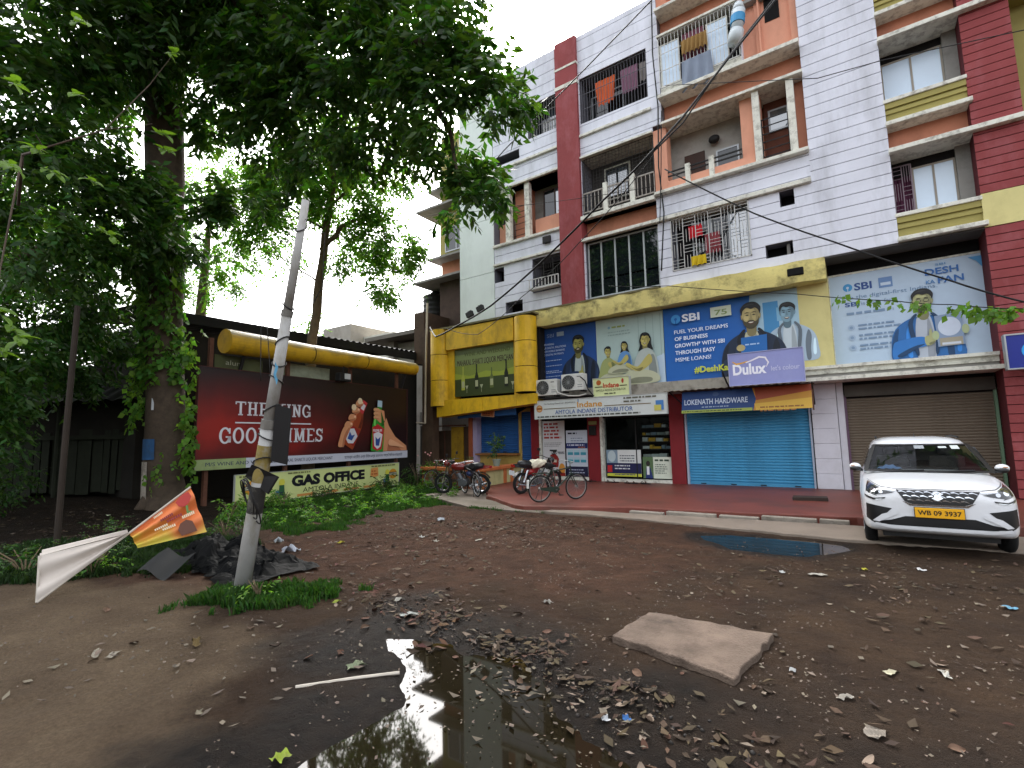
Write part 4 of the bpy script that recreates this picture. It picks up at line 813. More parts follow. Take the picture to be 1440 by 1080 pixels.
p.text('WINE AND WEEKEND', .5, 1.62, 2.3, .17, pr('#5b6634'), bold=.03); p.text('MAHAKAL SHAKTI LIQUOR MERCHANT', .14, 1.25, 2.9, .24, pr('#3f2a1e'), bold=.015)
for i, (x, c_, h_) in enumerate(((.45,'#a9b04a',.95),(1.15,'#232a18',1.0),(1.9,'#5d6a38',.8),(2.6,'#1d2218',1.05))):
    p.poly([(x-.09,.25),(x-.09,.25+h_*.5),(x-.03,.25+h_*.68),(x-.03,.25+h_),(x+.03,.25+h_),(x+.03,.25+h_*.68),(x+.09,.25+h_*.5),(x+.09,.25)], pr(c_), 'printed_bottle', False); p.rect(x-.07,x+.07,.35,.6,pr('#a9ad88'),'printed_label')
for x in (.65, 1.4, 2.9): p.poly([(x-.08,.42),(x+.08,.42),(x,.25)], pr('#a3a98a'), 'printed_glass', False); p.rect(x-.01,x+.01,.12,.25,pr('#a3a98a'),'printed_glass')
p.done()
# blue kiosk under it
K = thing('kiosk_front', 'blue shuttered counter shop under the yellow frame', 'shop front', (-12.2, S, .12))
obj('awning', MB().add([(-13.7,S-1.0,2.55),(-10.75,S-1.0,2.6),(-10.75,S-.2,2.9),(-13.7,S-.2,2.9),(-13.7,S-1.0,2.9),(-10.75,S-1.0,2.95)], [(0,1,5,4),(0,1,2,3),(4,5,2,3)]), blueD, K)
obj('wall', MB().box(-13.4,-11.25,S+.02,S+.3,.12,1.05).box(-13.5,-10.7,S+.02,S+.3,2.75,3.2).box(-11.32,-11.2,S-.02,S+.3,.12,2.8), mat('cream_wall','#b59a52',.8,.15,2,dirt=.5,dirt_col='#6a4f2a'), K)
roller(-13.3, -11.3, 1.12, 2.78, blueD, K, y=S+.08); roller(-11.2, -10.68, .12, 2.8, blueD, K, y=S+.06)
obj('counter', MB().box(-13.4,-11.25,S-.25,S+.1,1.03,1.1), mat('counter_orange','#9a6a3a',.7,.1), K)
obj('door_post', MB().box(-13.55,-13.35,S-.2,S+.3,.12,2.8), mat('lilac_post','#b0a6c4',.7,.1,dirt=.3), K); obj('door_post', MB().box(-13.75,-13.56,S-.25,S+.3,.12,2.8), mat('orange_post','#a55a38',.7,.1,dirt=.3), K)
p = Poster('notice', 'small orange notice hanging crooked on the blue awning', 'notice', (-12.35, 15.6, 2.62), .6, .28, mat('notice_orange','#a0603c'), depth=.01, frame=mat('notice_edge','#c4a080'), fw=.02); p.lines(.06,.08,.48,2,.09,.05,pr('#6a3420')); p.root.rotation_euler = (0, R(6), 0); p.done()
# low wall with pots
orange = mat('orange_trim', '#b5683a', .7, .12, 3, dirt=.4, dirt_col='#6a4426', dirt_scale=3); cream = mat('cream_panel', '#b5ad7c', .8, .1, 2, dirt=.6, dirt_col='#5d6030', dirt_scale=2.5, streak=.3)
LW = thing('low_wall', 'low cream wall with orange coping and piers before the blue kiosk', 'wall', (-10.4, 13.2, 0))
d = Vector((-.137, .99, 0))
def lw(t0, t1, w, z0, z1): c = Vector((-10.37,13.12,(z0+z1)/2)) + d*((t0+t1)/2) - Vector((.99,.137,0))*.12; return MB().obox(c, d*((t1-t0)/2), Vector((.99,.137,0))*w, (0,0,(z1-z0)/2))
obj('panel', lw(0, 3.4, .09, .02, .62), cream, LW); obj('coping', lw(-.06, 3.45, .2, .62, .74), orange, LW, bevel=.02)
for t0 in (0, 1.5, 2.05, 3.2): obj('pier', lw(t0, t0+.22, .12, .02, .62), orange, LW, bevel=.01)
obj('panel', MB().box(-13.2,-10.5,13.15,13.27,.02,.62), mat('brown_tile','#7a4a30',.6,.15), LW); obj('coping', MB().box(-13.2,-10.5,13.05,13.4,.62,.74), orange, LW, bevel=.02)
leafm = mat('leaf_green', '#4a7229', .55, 0, trans=.45, island=.45)
leafd = mat('leaf_dark_green', '#2e4d1b', .5, 0, trans=.42, island=.5, spec=.4)
leafl = mat('leaf_light_green', '#587f30', .5, 0, trans=.5, island=.35)
def leaves_mesh(name, centers, dirs, size, seed=1, per=8, spread=.35, droop=.5, aspect=.42):
    """sprays of folded four-point leaves; centers, dirs: arrays (n,3)"""
    g = np.random.default_rng(seed); n = len(centers)
    t = np.tile(np.linspace(.15, 1, per), (n, 1)); side = np.tile(np.where(np.arange(per) % 2, 1., -1.), (n, 1))
    D = dirs/np.linalg.norm(dirs, axis=1, keepdims=True); up = np.array([0,0,1.])
    X = np.cross(D, up); X /= np.linalg.norm(X, axis=1, keepdims=True) + 1e-6; Z = np.cross(X, D)
    P = centers[:,None,:] + D[:,None,:]*(t*spread)[...,None] - up*(t**2*spread*droop*.5)[...,None]
    L_ = D[:,None,:]*.55 + X[:,None,:]*(side*.9)[...,None] - up*(droop*g.uniform(.2,1.4,(n,per)))[...,None] + g.normal(0,.25,(n,per,3))
    L_ /= np.linalg.norm(L_, axis=2, keepdims=True)
    Nn = np.cross(L_, g.normal(0,1,(n,per,3))*.6 + Z[:,None,:]*1.0); Nn /= np.linalg.norm(Nn, axis=2, keepdims=True) + 1e-6
    s = (size*g.uniform(.6,1.25,(n,per)))[...,None]; W = Nn; K_ = np.cross(L_, W)
    V = np.stack([P, P + L_*s*.45 + W*s*aspect/2 + K_*s*.07, P + L_*s - up*s*.12, P + L_*s*.45 - W*s*aspect/2 + K_*s*.07], 2).reshape(-1, 3)
    q = np.arange(n*per)*4; Fa = np.concatenate([np.stack([q, q+1, q+2], 1), np.stack([q, q+2, q+3], 1)]); return mesh_np(name, V, Fa)
def blob_leaves(name, blobs, dens, size, seed=1, per=8, clump=.55, spread=.4, **k):
    g = np.random.default_rng(seed); C_, D_ = [], []
    for (x, y, z, r) in blobs:
        nk = max(5, int(9*r**2)); sub = g.normal(0, 1, (nk, 3)); sub /= np.linalg.norm(sub, axis=1, keepdims=True); sub = sub*(g.uniform(.15, 1, (nk,1))**.5)*r*np.array([1,1,.85])
        n = int(dens*r**2); w = g.integers(0, nk, n); pos = sub[w] + g.normal(0, 1, (n, 3))*r*.20*clump/.55
        dr = pos/ (np.linalg.norm(pos, axis=1, keepdims=True)+1e-6) + g.normal(0, .6, (n,3)); dr[:,2] -= .25
        C_.append(pos + np.array([x,y,z])); D_.append(dr)
    return leaves_mesh(name, np.concatenate(C_), np.concatenate(D_), size, seed, per, spread, **k)
def potted(label, x, y, z, pm, h, dens=60, big=.09):
    t = thing('potted_plant', label, 'potted plant', (x,y,z), 'pots on the low wall', local=True)
    pb = MB(); pb.tube([(0,0,0),(0,0,.2),(0,0,.2),(0,0,.24)], [.10,.14,.155,.155], 16); obj('pot', pb, pm, t, True)
    if h > .01:
        sb = MB()
        for k in range(4): a = random.uniform(0,6.3); sb.tube([(0,0,.2),(.05*math.cos(a),.05*math.sin(a),.2+h*.5),(.1*math.cos(a),.1*math.sin(a),.2+h*.85)], .006, 5)
        obj('stem', sb, mat('green_stem','#4a5a2a'), t, True)
        lf = link(blob_leaves('foliage', [(0,0,.2+h*.35,h*.25),(0,0,.2+h*.7,h*.3)], dens/h**2/.14, big, random.randint(1,99), spread=.1), 'foliage', leafd, t, True); lf['kind'] = 'stuff'
potted('pale pink pot nearly bare at the kiosk end of the low wall', -11.9, 13.22, .74, mat('pink_pot','#a58a90'), .12, 12, .05)
potted('terracotta pot between two others on the low wall', -11.1, 13.3, .74, mat('terra_pot','#a06a58'), .2, 12, .05)
potted('grey-green pot with a tall leafy plant by the narrow blue shutter', -10.6, 14.2, .74, mat('grey_pot','#7a8478'), 1.1, 45, .1)
# gate, column, pipe at the left
Gt = thing('gate', 'yellow and rusty sheet metal gate beside the blue kiosk', 'gate', (-15.2, 16.8, 0))
obj('gate_leaf', MB().box(-15.0,-14.3,16.75,16.8,.1,2.25), mat('gate_yellow','#a58322',.6,.2,3,dirt=.6,dirt_col='#5a4420',dirt_scale=3), Gt); obj('gate_leaf', MB().box(-15.9,-15.05,16.76,16.8,.1,2.1), mat('gate_brown','#4a3a2c',.7,.2,3), Gt)
obj('gate_leaf', MB().box(-14.28,-13.8,16.77,16.8,.1,2.25), mat('gate_brown',''), Gt)
obj('frame_bar', MB().box(-15.95,-15.88,16.7,16.84,0,2.5).box(-15.95,-14.2,16.7,16.84,2.28,2.34).box(-15.4,-15.36,16.7,16.75,.2,2.1), rust, Gt)
mb = MB()
for i in range(12): mb.box(-16.9+i*.08, -16.88+i*.08, 16.7, 16.72, 2.4, 3.0)
obj('spikes', mb.box(-16.95,-15.9,16.69,16.73,2.42,2.46), blackm, Gt); obj('side_panel', MB().box(-16.9,-15.98,16.72,16.78,.1,2.35), mat('gate_grey','#4d4a42',.7,.2), Gt)
brown = mat('brown_column_paint', '#4b3a2c', .8, .2, 2, dirt=.5, dirt_col='#231c16', dirt_scale=2)
tag(obj('column', MB().box(-15.35,-14.75,15.3,15.7,0,6.5).box(-15.9,-15.3,15.35,17.0,5.0,7.3), brown), 'dark brown plastered column left of the yellow frame', 'column')
tag(obj('drain_pipe', MB().tube([(-15.1,15.22,2.4),(-15.05,15.22,4.9),(-15.0,15.25,7.6)], .045).tube([(-15.1,15.22,2.4),(-15.7,15.3,2.45)], .03), mat('pale_pipe','#b5a892',.6,.15,4)), 'pale drain pipe running up the brown column', 'pipe')

# ------------------------------------------------------------------ red hoarding and gas office board along the left side
ROT = math.atan2(.9935, -.114)
bbO = Vector((-13.77, 5.79, 0)); e = Vector((-.114, .9935, 0)); nrm = Vector((.9935, .114, 0))
red_bb = bpy.data.materials.new('red_hoarding_print'); red_bb.use_nodes = True; nt = red_bb.node_tree; N = nt.nodes; L = nt.links; b = N['Principled BSDF']; b.inputs['Roughness'].default_value = .4
tc = N.new('ShaderNodeTexCoord'); n1 = N.new('ShaderNodeTexNoise'); n1.inputs['Scale'].default_value = .55; n1.inputs['Detail'].default_value = 3
L.new(tc.outputs['Object'], n1.inputs['Vector']); sx = N.new('ShaderNodeSeparateXYZ'); L.new(tc.outputs['Object'], sx.inputs[0])
def mth(op, a, b2, clamp=False):
    m_ = N.new('ShaderNodeMath'); m_.operation = op; m_.use_clamp = clamp
    for i, v in enumerate((a, b2)):
        if isinstance(v, (int, float)): m_.inputs[i].default_value = v
        else: L.new(v, m_.inputs[i])
    return m_.outputs[0]
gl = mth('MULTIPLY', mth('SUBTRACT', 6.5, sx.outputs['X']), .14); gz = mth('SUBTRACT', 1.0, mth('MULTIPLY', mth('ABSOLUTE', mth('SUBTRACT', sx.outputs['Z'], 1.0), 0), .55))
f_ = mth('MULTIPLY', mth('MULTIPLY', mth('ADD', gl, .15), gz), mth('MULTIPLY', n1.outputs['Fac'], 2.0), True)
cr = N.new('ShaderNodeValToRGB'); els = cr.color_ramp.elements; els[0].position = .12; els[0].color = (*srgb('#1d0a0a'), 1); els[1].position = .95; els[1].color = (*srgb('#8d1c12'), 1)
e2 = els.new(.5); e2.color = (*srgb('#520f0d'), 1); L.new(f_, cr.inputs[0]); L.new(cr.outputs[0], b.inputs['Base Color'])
p = Poster('hoarding', 'big dark red beer hoarding with white slab lettering and two bottles', 'billboard', tuple(bbO + Vector((0,0,1.05))), 8.05, 2.65, red_bb, ROT, .08, frame=mat('hoarding_edge','#4a2624',.6), fw=.015)
wht = pr('#cfcfd4')
def glyph(P, ch, u, v, w, h, m, st=.17):
    t = st*h; s = t*.55; q = []
    V = lambda x: q.append([(x-t/2,0),(x+t/2,0),(x+t/2,h),(x-t/2,h)])
    serif = lambda x, z, ww=None: q.append([(x-(ww or t*1.05),z),(x+(ww or t*1.05),z),(x+(ww or t*1.05),z+s),(x-(ww or t*1.05),z+s)])
    ctr = lambda pts, ww: q.extend([[(pts[i][0],pts[i][1]),(pts[i+1][0],pts[i+1][1]),(pts[i+1][2],pts[i+1][3]),(pts[i][2],pts[i][3])] for i in range(len(pts)-1)])
    def arc(cx, cz, rx, rz, a0, a1, tt=t, n=14): ctr([(cx+rx*math.cos(R(a)), cz+rz*math.sin(R(a)), cx+(rx-tt)*math.cos(R(a)), cz+(rz-tt*.7)*math.sin(R(a))) for a in [a0+(a1-a0)*i/n for i in range(n+1)]], t)
    l, r = t*1.05, w-t*1.05
    if ch == 'T': V(w/2); serif(w/2, 0); q.append([(0,h-s),(w,h-s),(w,h),(0,h)]); q.append([(0,h-s*2.3),(s,h-s*2.3),(s,h),(0,h)]); q.append([(w-s,h-s*2.3),(w,h-s*2.3),(w,h),(w-s,h)])
    elif ch == 'H': V(l); V(r); q.append([(l,h/2-s/2),(r,h/2-s/2),(r,h/2+s/2),(l,h/2+s/2)]); [serif(x,z) for x in (l,r) for z in (0,h-s)]
    elif ch == 'I': V(w/2); serif(w/2,0); serif(w/2,h-s)
    elif ch == 'E': V(l); [q.append([(0,z),(w,z),(w,z+s),(0,z+s)]) for z in (0,h-s)]; q.append([(l,h/2-s/2),(w*.75,h/2-s/2),(w*.75,h/2+s/2),(l,h/2+s/2)]); q.append([(w-s,0),(w,0),(w,s*2.4),(w-s,s*2.4)]); q.append([(w-s,h-s*2.4),(w,h-s*2.4),(w,h),(w-s,h)])
    elif ch == 'K': V(l); serif(l,0); serif(l,h-s); q.append([(l,h*.38),(w-t*1.4,h),(w-t*.3,h),(l,h*.55)][::-1]); q.append([(l+t,h*.55),(w-t*1.1,0),(w,0),(l+t*1.6,h*.7)][::-1]); serif(w-t*.8,0); serif(w-t*.8,h-s)
    elif ch == 'N': V(l*.9); V(r*1.02); q.append([(l*.4,h),(l*1.4,h),(r*1.02+t/2,0),(r*1.02-t/2,0)]); serif(l*.9,0); serif(l*.7,h-s); serif(r*1.02,h-s)
    elif ch == 'M': V(l); V(r); q.append([(l-t/2,h),(l+t*.6,h),(w/2+t*.4,h*.1),(w/2-t*.4,h*.1)]); q.append([(r-t*.6,h),(r+t/2,h),(w/2+t*.4,h*.1),(w/2-t*.4,h*.1)]); [serif(x,z) for x in (l,r) for z in (0,h-s)]
    elif ch in 'OG':
        arc(w/2,h/2,w/2,h/2+.01, 0 if ch == 'O' else 35, 360 if ch == 'O' else 345, n=26)
        if ch == 'G': q.append([(w-t*1.1,h*.06),(w,h*.06),(w,h*.46),(w-t*1.1,h*.46)]); q.append([(w*.55,h*.46-s),(w,h*.46-s),(w,h*.46),(w*.55,h*.46)]); q.append([(w-s*1.6,h*.62),(w-s*.4,h*.62),(w-s*.4,h*.97),(w-s*1.6,h*.97)])
    elif ch == 'D': V(l); serif(l,0); serif(l,h-s); arc(l,h/2,w-l,h/2,-90,90)
    elif ch == 'F': glyph(P,'E',u,v,w,h,m); return
    elif ch == 'S': arc(w/2,h*.73,w*.44,h*.27,20,265); arc(w/2,h*.27,w*.48,h*.27,85,-160); q.append([(w*.86,h*.65),(w*.98,h*.65),(w*.98,h),(w*.86,h)]); q.append([(0,0),(w*.12,0),(w*.12,h*.34),(0,h*.34)])
    y = P.y(); bb = P._b('lettering', m)
    for f in q: bb.poly([(u+x, y, v+z) for x, z in f])
def word(P, s_, u, v, w, h, m):
    cw = {'I': .55, 'M': 1.25, 'S': .85, ' ': .5, 'E': .92}; tot = sum(cw.get(c,1)+.14 for c in s_)
    k = w/tot; x = u
    for c in s_:
        if c != ' ': glyph(P, c, x, v, cw.get(c,1)*k, h, m)
        x += (cw.get(c,1)+.14)*k
word(p, 'THE KING', 1.0, 1.42, 2.5, .38, wht); word(p, 'GOOD TIMES', .58, .66, 3.4, .42, wht)
p.rect(1.0,2.05,1.2,1.235,wht,'rule'); p.rect(2.45,3.48,1.2,1.235,wht,'rule'); word(p, 'OF', 2.12, 1.14, .28, .15, wht)
p.rect(-.01,8.06,-.01,.26,pr('#b9bcc8'),'white_strip'); p.rect(-.005,1.35,-.01,.26,mat('mossy_strip','#8b9a68',.7,.2,2,dirt=.7,dirt_col='#5f6b3c',dirt_scale=2),'mossy_strip')
p.text('M/S WINE AND WEEKEND', .25, .085, 2.05, .1, pr('#3d4254'), bold=.02); p.text('MAHAKAL SHAKTI LIQUOR MERCHANT', 2.35, .085, 2.0, .1, pr('#3d4254'), bold=.02)
p.text('মেসার্স ওয়াইন এন্ড উইকএন্ড মহাকাল শক্তি লিকার মার্চেন্ট', 4.85, .08, 2.9, .09, pr('#3d4254'), bold=.01)
# two printed bottles and hands
skin = pr('#c58a63'); skind = pr('#a5694a')
def xf(pts, ox, oz, ang, s_=1): c, si = math.cos(R(ang)), math.sin(R(ang)); return [(ox+(x*c-z*si)*s_, oz+(x*si+z*c)*s_) for x, z in pts]
bot = [(-.27,0),(-.29,.06),(-.29,.85),(-.24,1.05),(-.12,1.3),(-.10,1.65),(-.11,1.72),(.11,1.72),(.10,1.65),(.12,1.3),(.24,1.05),(.29,.85),(.29,.06),(.27,0)]
p.poly([(6.62,.27),(6.5,.9),(6.85,1.5),(7.0,1.2),(7.35,.8),(7.98,.45),(8.02,.27)], skin, 'printed_arm', False); p.poly([(6.9,.27),(7.0,.7),(7.5,.45),(7.7,.27)], skind, 'printed_arm', False)
p.poly(xf(bot, 4.95, .5, -28, 1.02), pr('#8f3f22'), 'printed_bottle', False); p.poly(xf([(-.28,.12),(-.28,.72),(.28,.72),(.28,.12)], 4.95,.5,-28,1.02), pr('#8c2520'), 'printed_label', False)
p.poly(xf([(-.2,.2),(-.26,.5),(0,.66),(.26,.5),(.2,.2),(0,.1)], 4.95,.5,-28,1.02), pr('#c2c2c8'), 'printed_label', False); p.poly(xf([(-.1,.22),(-.12,.48),(.02,.4),(.13,.5),(.1,.25)], 4.95,.5,-28,1.02), pr('#2f4a8a'), 'printed_label', False)
p.poly(xf([(-.115,1.28),(-.11,1.72),(.11,1.72),(.115,1.28)], 4.95,.5,-28,1.02), pr('#b5343a'), 'printed_label', False); p.poly(xf([(-.08,1.4),(-.08,1.6),(.08,1.6),(.08,1.4)], 4.95,.5,-28,1.02), pr('#c9c9cf'), 'printed_label', False)
p.poly(xf([(-.24,.1),(-.25,.85),(-.2,1.02),(-.1,1.28),(-.14,.9),(-.16,.1)], 4.95,.5,-28,1.02), pr('#b8643a'), 'printed_glint', False); p.poly(xf([(.14,.75),(.12,1.1),(.06,1.28),(.22,1.06),(.27,.8)], 4.95,.5,-28,1.02), pr('#5d2414'), 'printed_shade', False)
for i in range(4):
    cx_, cz_ = 5.02+i*.16, 1.22+i*.25; p.poly(sm([(cx_-.2,cz_-.02),(cx_-.1,cz_+.11),(cx_+.08,cz_+.10),(cx_+.17,cz_-.0),(cx_+.06,cz_-.11),(cx_-.14,cz_-.10)]), skin, 'printed_finger', False); p.poly(sm([(cx_-.16,cz_-.08),(cx_,cz_-.05),(cx_+.13,cz_-.03),(cx_+.05,cz_-.12),(cx_-.1,cz_-.12)]), skind, 'printed_finger_shade', False); p.ell(cx_+.1, cz_+.03, .045, .035, pr('#e0b496'), 'printed_nail')

p.poly(sm([(4.55,.5),(4.62,.8),(4.75,1.1),(5.0,1.3),(5.05,1.1),(4.85,.75),(4.78,.5)]), skin, 'printed_hand', False); p.poly(sm([(4.72,.5),(4.8,.85),(4.98,1.1),(5.03,1.08),(4.86,.75),(4.8,.5)]), skind, 'printed_hand_shade', False); p.ell(5.5,2.05,.11,.11,pr('#d9c3a0'),'printed_finger'); p.ell(5.22,1.82,.11,.11,pr('#d9c3a0'),'printed_finger')
p.poly(xf(bot, 6.35, .27, -4, 1.08), pr('#2f8a2c'), 'printed_bottle', False); p.poly(xf([(-.22,.1),(-.29,.8),(-.05,.95),(.29,.8),(.22,.1),(0,.02)], 6.35,.27,-4,1.05), pr('#b0262c'), 'printed_label', False)
p.poly(xf([(-.15,.18),(-.22,.6),(0,.68),(.22,.6),(.15,.18),(0,.08)], 6.35,.27,-4,1.05), pr('#d0cfd4'), 'printed_label', False); p.poly(xf([(-.08,.2),(-.12,.5),(0,.42),(.13,.52),(.08,.2)], 6.35,.27,-4,1.05), pr('#2f4a8a'), 'printed_label', False); p.text('PREMIUM', 6.14, .98, .44, .1, pr('#dcdce0'), bold=.03)
p.poly(xf([(-.11,1.5),(-.11,1.72),(.11,1.72),(.11,1.5)], 6.35,.27,-4,1.08), pr('#9fb8c8'), 'printed_label', False); p.poly([(6.2,1.5),(6.25,1.85),(6.7,1.75),(6.75,1.4),(6.5,1.3)], skin, 'printed_hand', False)
p.poly(xf([(-.22,.85),(-.24,1.02),(-.11,1.3),(-.07,1.3),(-.15,1.0),(-.14,.85)], 6.35,.27,-4,1.08), pr('#6fc85c'), 'printed_glint', False); p.poly(xf([(.14,.86),(.1,1.15),(.06,1.4),(.22,1.1),(.27,.9)], 6.35,.27,-4,1.08), pr('#1b5a1c'), 'printed_shade', False); p.poly(sm([(7.0,.7),(7.3,.62),(7.8,.4),(7.3,.45),(6.95,.5)]), pr('#d8a27c'), 'printed_arm', False)
for i in range(3):
    cz_ = 1.78-i*.14; p.poly(sm([(6.14,cz_),(6.2,cz_+.06),(6.38,cz_+.06),(6.46,cz_),(6.38,cz_-.06),(6.2,cz_-.06)]), pr('#c9946c'), 'printed_finger', False); p.poly(sm([(6.18,cz_-.04),(6.3,cz_-.035),(6.42,cz_-.04),(6.3,cz_-.065)]), skind, 'printed_finger_shade', False)
p.done()
po = MB()
for t_ in (.35, 2.7, 5.2, 7.6): po.box(t_-.05, t_+.05, .09, .19, -1.1, 3.3)
for k in range(4): t_ = (.35,2.7,5.2,7.6)[k]; obj('post', MB().box(t_-.05, t_+.05, .09, .19, -1.1, 3.45), rust, p.root, True)
# gas office
p = Poster('hoarding', 'cream gas office board with orange arrows under the red hoarding', 'billboard', tuple(bbO + e*1.0 + nrm*.12 + Vector((0,0,.06))), 6.45, .80, pr('#c3cd88'), ROT, .05, frame=mat('tin_edge',''), fw=.012)
p.text('GAS OFFICE', 1.75, .36, 2.95, .3, pr('#15171f'), bold=.06); p.text('AMTOLA INDANE', 2.15, .14, 2.25, .15, pr('#2c3020'), bold=.0)
oc = pr('#c98a4a')
for x in (1.95, 2.85, 3.75, 4.65): p.poly([(x,.03),(x+.5,.03),(x+.5,-.0),(x+.72,.065),(x+.5,.125),(x+.5,.1),(x,.1)], oc, 'arrow', False)
for x, r_ in ((.5,.2),(6.12,.18)): p.ell(x,.42,r_*1.2,r_,pr('#c48a2a'),'round_emblem'); p.rect(x-r_*1.15,x+r_*1.15,.36,.48,pr('#2a2c36'),'round_emblem'); p.rect(x-r_*1.1,x+r_*1.1,.38,.40,pr('#d0d0b0'),'round_emblem'); p.rect(x-r_*1.1,x+r_*1.1,.43,.45,pr('#d0d0b0'),'round_emblem')
p.text('Indane', .3, .1, .42, .07, pr('#5a5c3a')); p.text('Indane', 5.95, .12, .34, .06, pr('#5a5c3a')); p.lines(.1,.72,1.0,1,.1,.045,pr('#6a6c44')); p.lines(5.0,.72,1.3,1,.1,.045,pr('#6a6c44')); p.lines(1.6,.72,1.0,1,.1,.04,pr('#6a6c44'))
p.poly([(4.95,.42),(4.98,.68),(5.32,.7),(5.35,.4),(5.15,.36)], pr('#c98c50'), 'printed_cylinder', False); p.lines(5.0,.55,.3,2,.1,.05,pr('#a0582c'))
for x in (1.2, 5.6): p.rect(x,x+.16,.05,.28,pr('#3f6a8a')); p.ell(x+.2,.5,.1,.1,pr('#c9c44a')); p.poly([(x+.1,.2),(x+.12,.42),(x+.28,.42),(x+.3,.2)], pr('#2f5a3a'), frac=False); p.poly([(x+.1,.06),(x+.14,.22),(x+.3,.22),(x+.36,.05)], pr('#24303a'), frac=False)
p.done()
for t_ in (1.3, 4.2): obj('post', MB().box(t_-.04, t_+.04, .05, .12, -.3, .8), rust, p.root, True)
# yellow tube light box above
T = thing('tube_canopy', 'long mossy yellow sheet metal tube above the red hoarding', 'sign canopy', tuple(bbO + Vector((0,0,4))))
tp = [(.55,4.43),(3.3,4.46),(5.6,4.52),(8.4,4.56)]
mossy = mat('mossy_yellow_tube', '#c39a1c', .5, .1, 2, dirt=.6, dirt_col='#55502a', dirt_scale=2, spec=.4)
nt = mossy.node_tree; N = nt.nodes; L = nt.links; g_ = N.new('ShaderNodeNewGeometry'); sz = N.new('ShaderNodeSeparateXYZ'); L.new(g_.outputs['Normal'], sz.inputs[0])
nz = N.new('ShaderNodeTexNoise'); nz.inputs['Scale'].default_value = 6; nz.inputs['Detail'].default_value = 8; ad = N.new('ShaderNodeMath'); ad.operation = 'ADD'; L.new(sz.outputs['Z'], ad.inputs[0]); L.new(nz.outputs['Fac'], ad.inputs[1])
mr = N.new('ShaderNodeMapRange'); mr.inputs['From Min'].default_value = .62; mr.inputs['From Max'].default_value = 1.15; mr.inputs['To Max'].default_value = .9; L.new(ad.outputs[0], mr.inputs['Value'])
mx = N.new('ShaderNodeMix'); mx.data_type = 'RGBA'; L.new(mr.outputs[0], mx.inputs['Factor']); src = N['Principled BSDF'].inputs['Base Color'].links[0].from_socket; L.new(src, mx.inputs['A']); mx.inputs['B'].default_value = (*srgb('#5d5a3a'), 1); L.new(mx.outputs['Result'], N['Principled BSDF'].inputs['Base Color'])
for i in range(3):
    (t0, z0), (t1, z1) = tp[i], tp[i+1]; a = bbO + e*(t0+.02) + nrm*.1 + Vector((0,0,z0)); c = bbO + e*(t1-.02) + nrm*.1 + Vector((0,0,z1)); r0 = .33 - .03*i; obj('tube_section', MB().tube([a, c], [r0, r0-.03], 28), mossy, T)
a = bbO + e*(.6) + nrm*.1 + Vector((0,0,4.43)); c = bbO + e*8.35 + nrm*.1 + Vector((0,0,4.56)); obj('joint_band', MB().tube([a, c], [.315,.23], 24), dark, T)
obj('bracket', MB().tube([bbO + e*7.9 + nrm*-.3 + Vector((0,0,3.4)), bbO + e*7.9 + nrm*.1 + Vector((0,0,4.4))], .05).tube([bbO + e*1.2 + nrm*-.3 + Vector((0,0,3.4)), bbO + e*1.2 + nrm*.1 + Vector((0,0,4.4))], .05), blackm, T)
fl = thing('floodlight', 'small dark floodlight hanging below the yellow tube', 'floodlight', tuple(bbO + e*4.6 + nrm*.2 + Vector((0,0,3.8))), rotz=ROT, local=True)
obj('housing', MB().box(-.25,.25,-.1,.12,-.1,.18), blackm, fl, True, bevel=.02); obj('lens', MB().box(-.05,.2,-.115,-.1,-.02,.16), mat('lens_white','#b9bcba',.3), fl, True); obj('bracket', MB().tube([(0,.05,.15),(0,.0,.42)], .02), blackm, fl, True)
p = Poster('sign_board', 'torn pale tin board showing above the red hoarding under the tube', 'sign', tuple(bbO + e*2.3 - nrm*.25 + Vector((0,0,3.72))), 2.1, .42, mat('torn_tin','#8d9680',.6,.2,3,dirt=.6,dirt_col='#3d3f2c'), ROT, .02); p.done()
p = Poster('sign_board', 'narrow green board behind the left end of the yellow tube', 'sign', tuple(bbO + e*.5 - nrm*.2 + Vector((0,0,3.6))), 1.4, .5, mat('green_tin','#4a5030',.6,.2,3,dirt=.6,dirt_col='#2d2f1c'), ROT, .02); p.text('alum', .3, .25, .5, .14, pr('#9a9a86')); p.done()

# ------------------------------------------------------------------ dark sheds behind
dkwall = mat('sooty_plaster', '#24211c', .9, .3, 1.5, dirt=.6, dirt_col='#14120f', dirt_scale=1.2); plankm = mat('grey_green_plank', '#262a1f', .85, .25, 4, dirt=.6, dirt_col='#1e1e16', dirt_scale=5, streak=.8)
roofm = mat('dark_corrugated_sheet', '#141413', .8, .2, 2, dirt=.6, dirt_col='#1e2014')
SH = thing('shed', 'dark mossy shed with corrugated roof behind the hoarding', 'shed', (-18, 10, 0))
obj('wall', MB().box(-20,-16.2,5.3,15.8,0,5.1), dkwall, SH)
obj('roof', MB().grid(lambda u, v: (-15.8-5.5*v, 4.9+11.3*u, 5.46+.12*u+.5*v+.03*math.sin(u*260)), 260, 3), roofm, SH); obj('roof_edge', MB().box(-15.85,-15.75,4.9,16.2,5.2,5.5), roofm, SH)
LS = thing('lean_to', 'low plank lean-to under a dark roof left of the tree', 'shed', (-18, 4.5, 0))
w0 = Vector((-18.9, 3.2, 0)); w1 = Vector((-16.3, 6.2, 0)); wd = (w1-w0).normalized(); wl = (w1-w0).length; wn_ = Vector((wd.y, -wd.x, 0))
x = 0
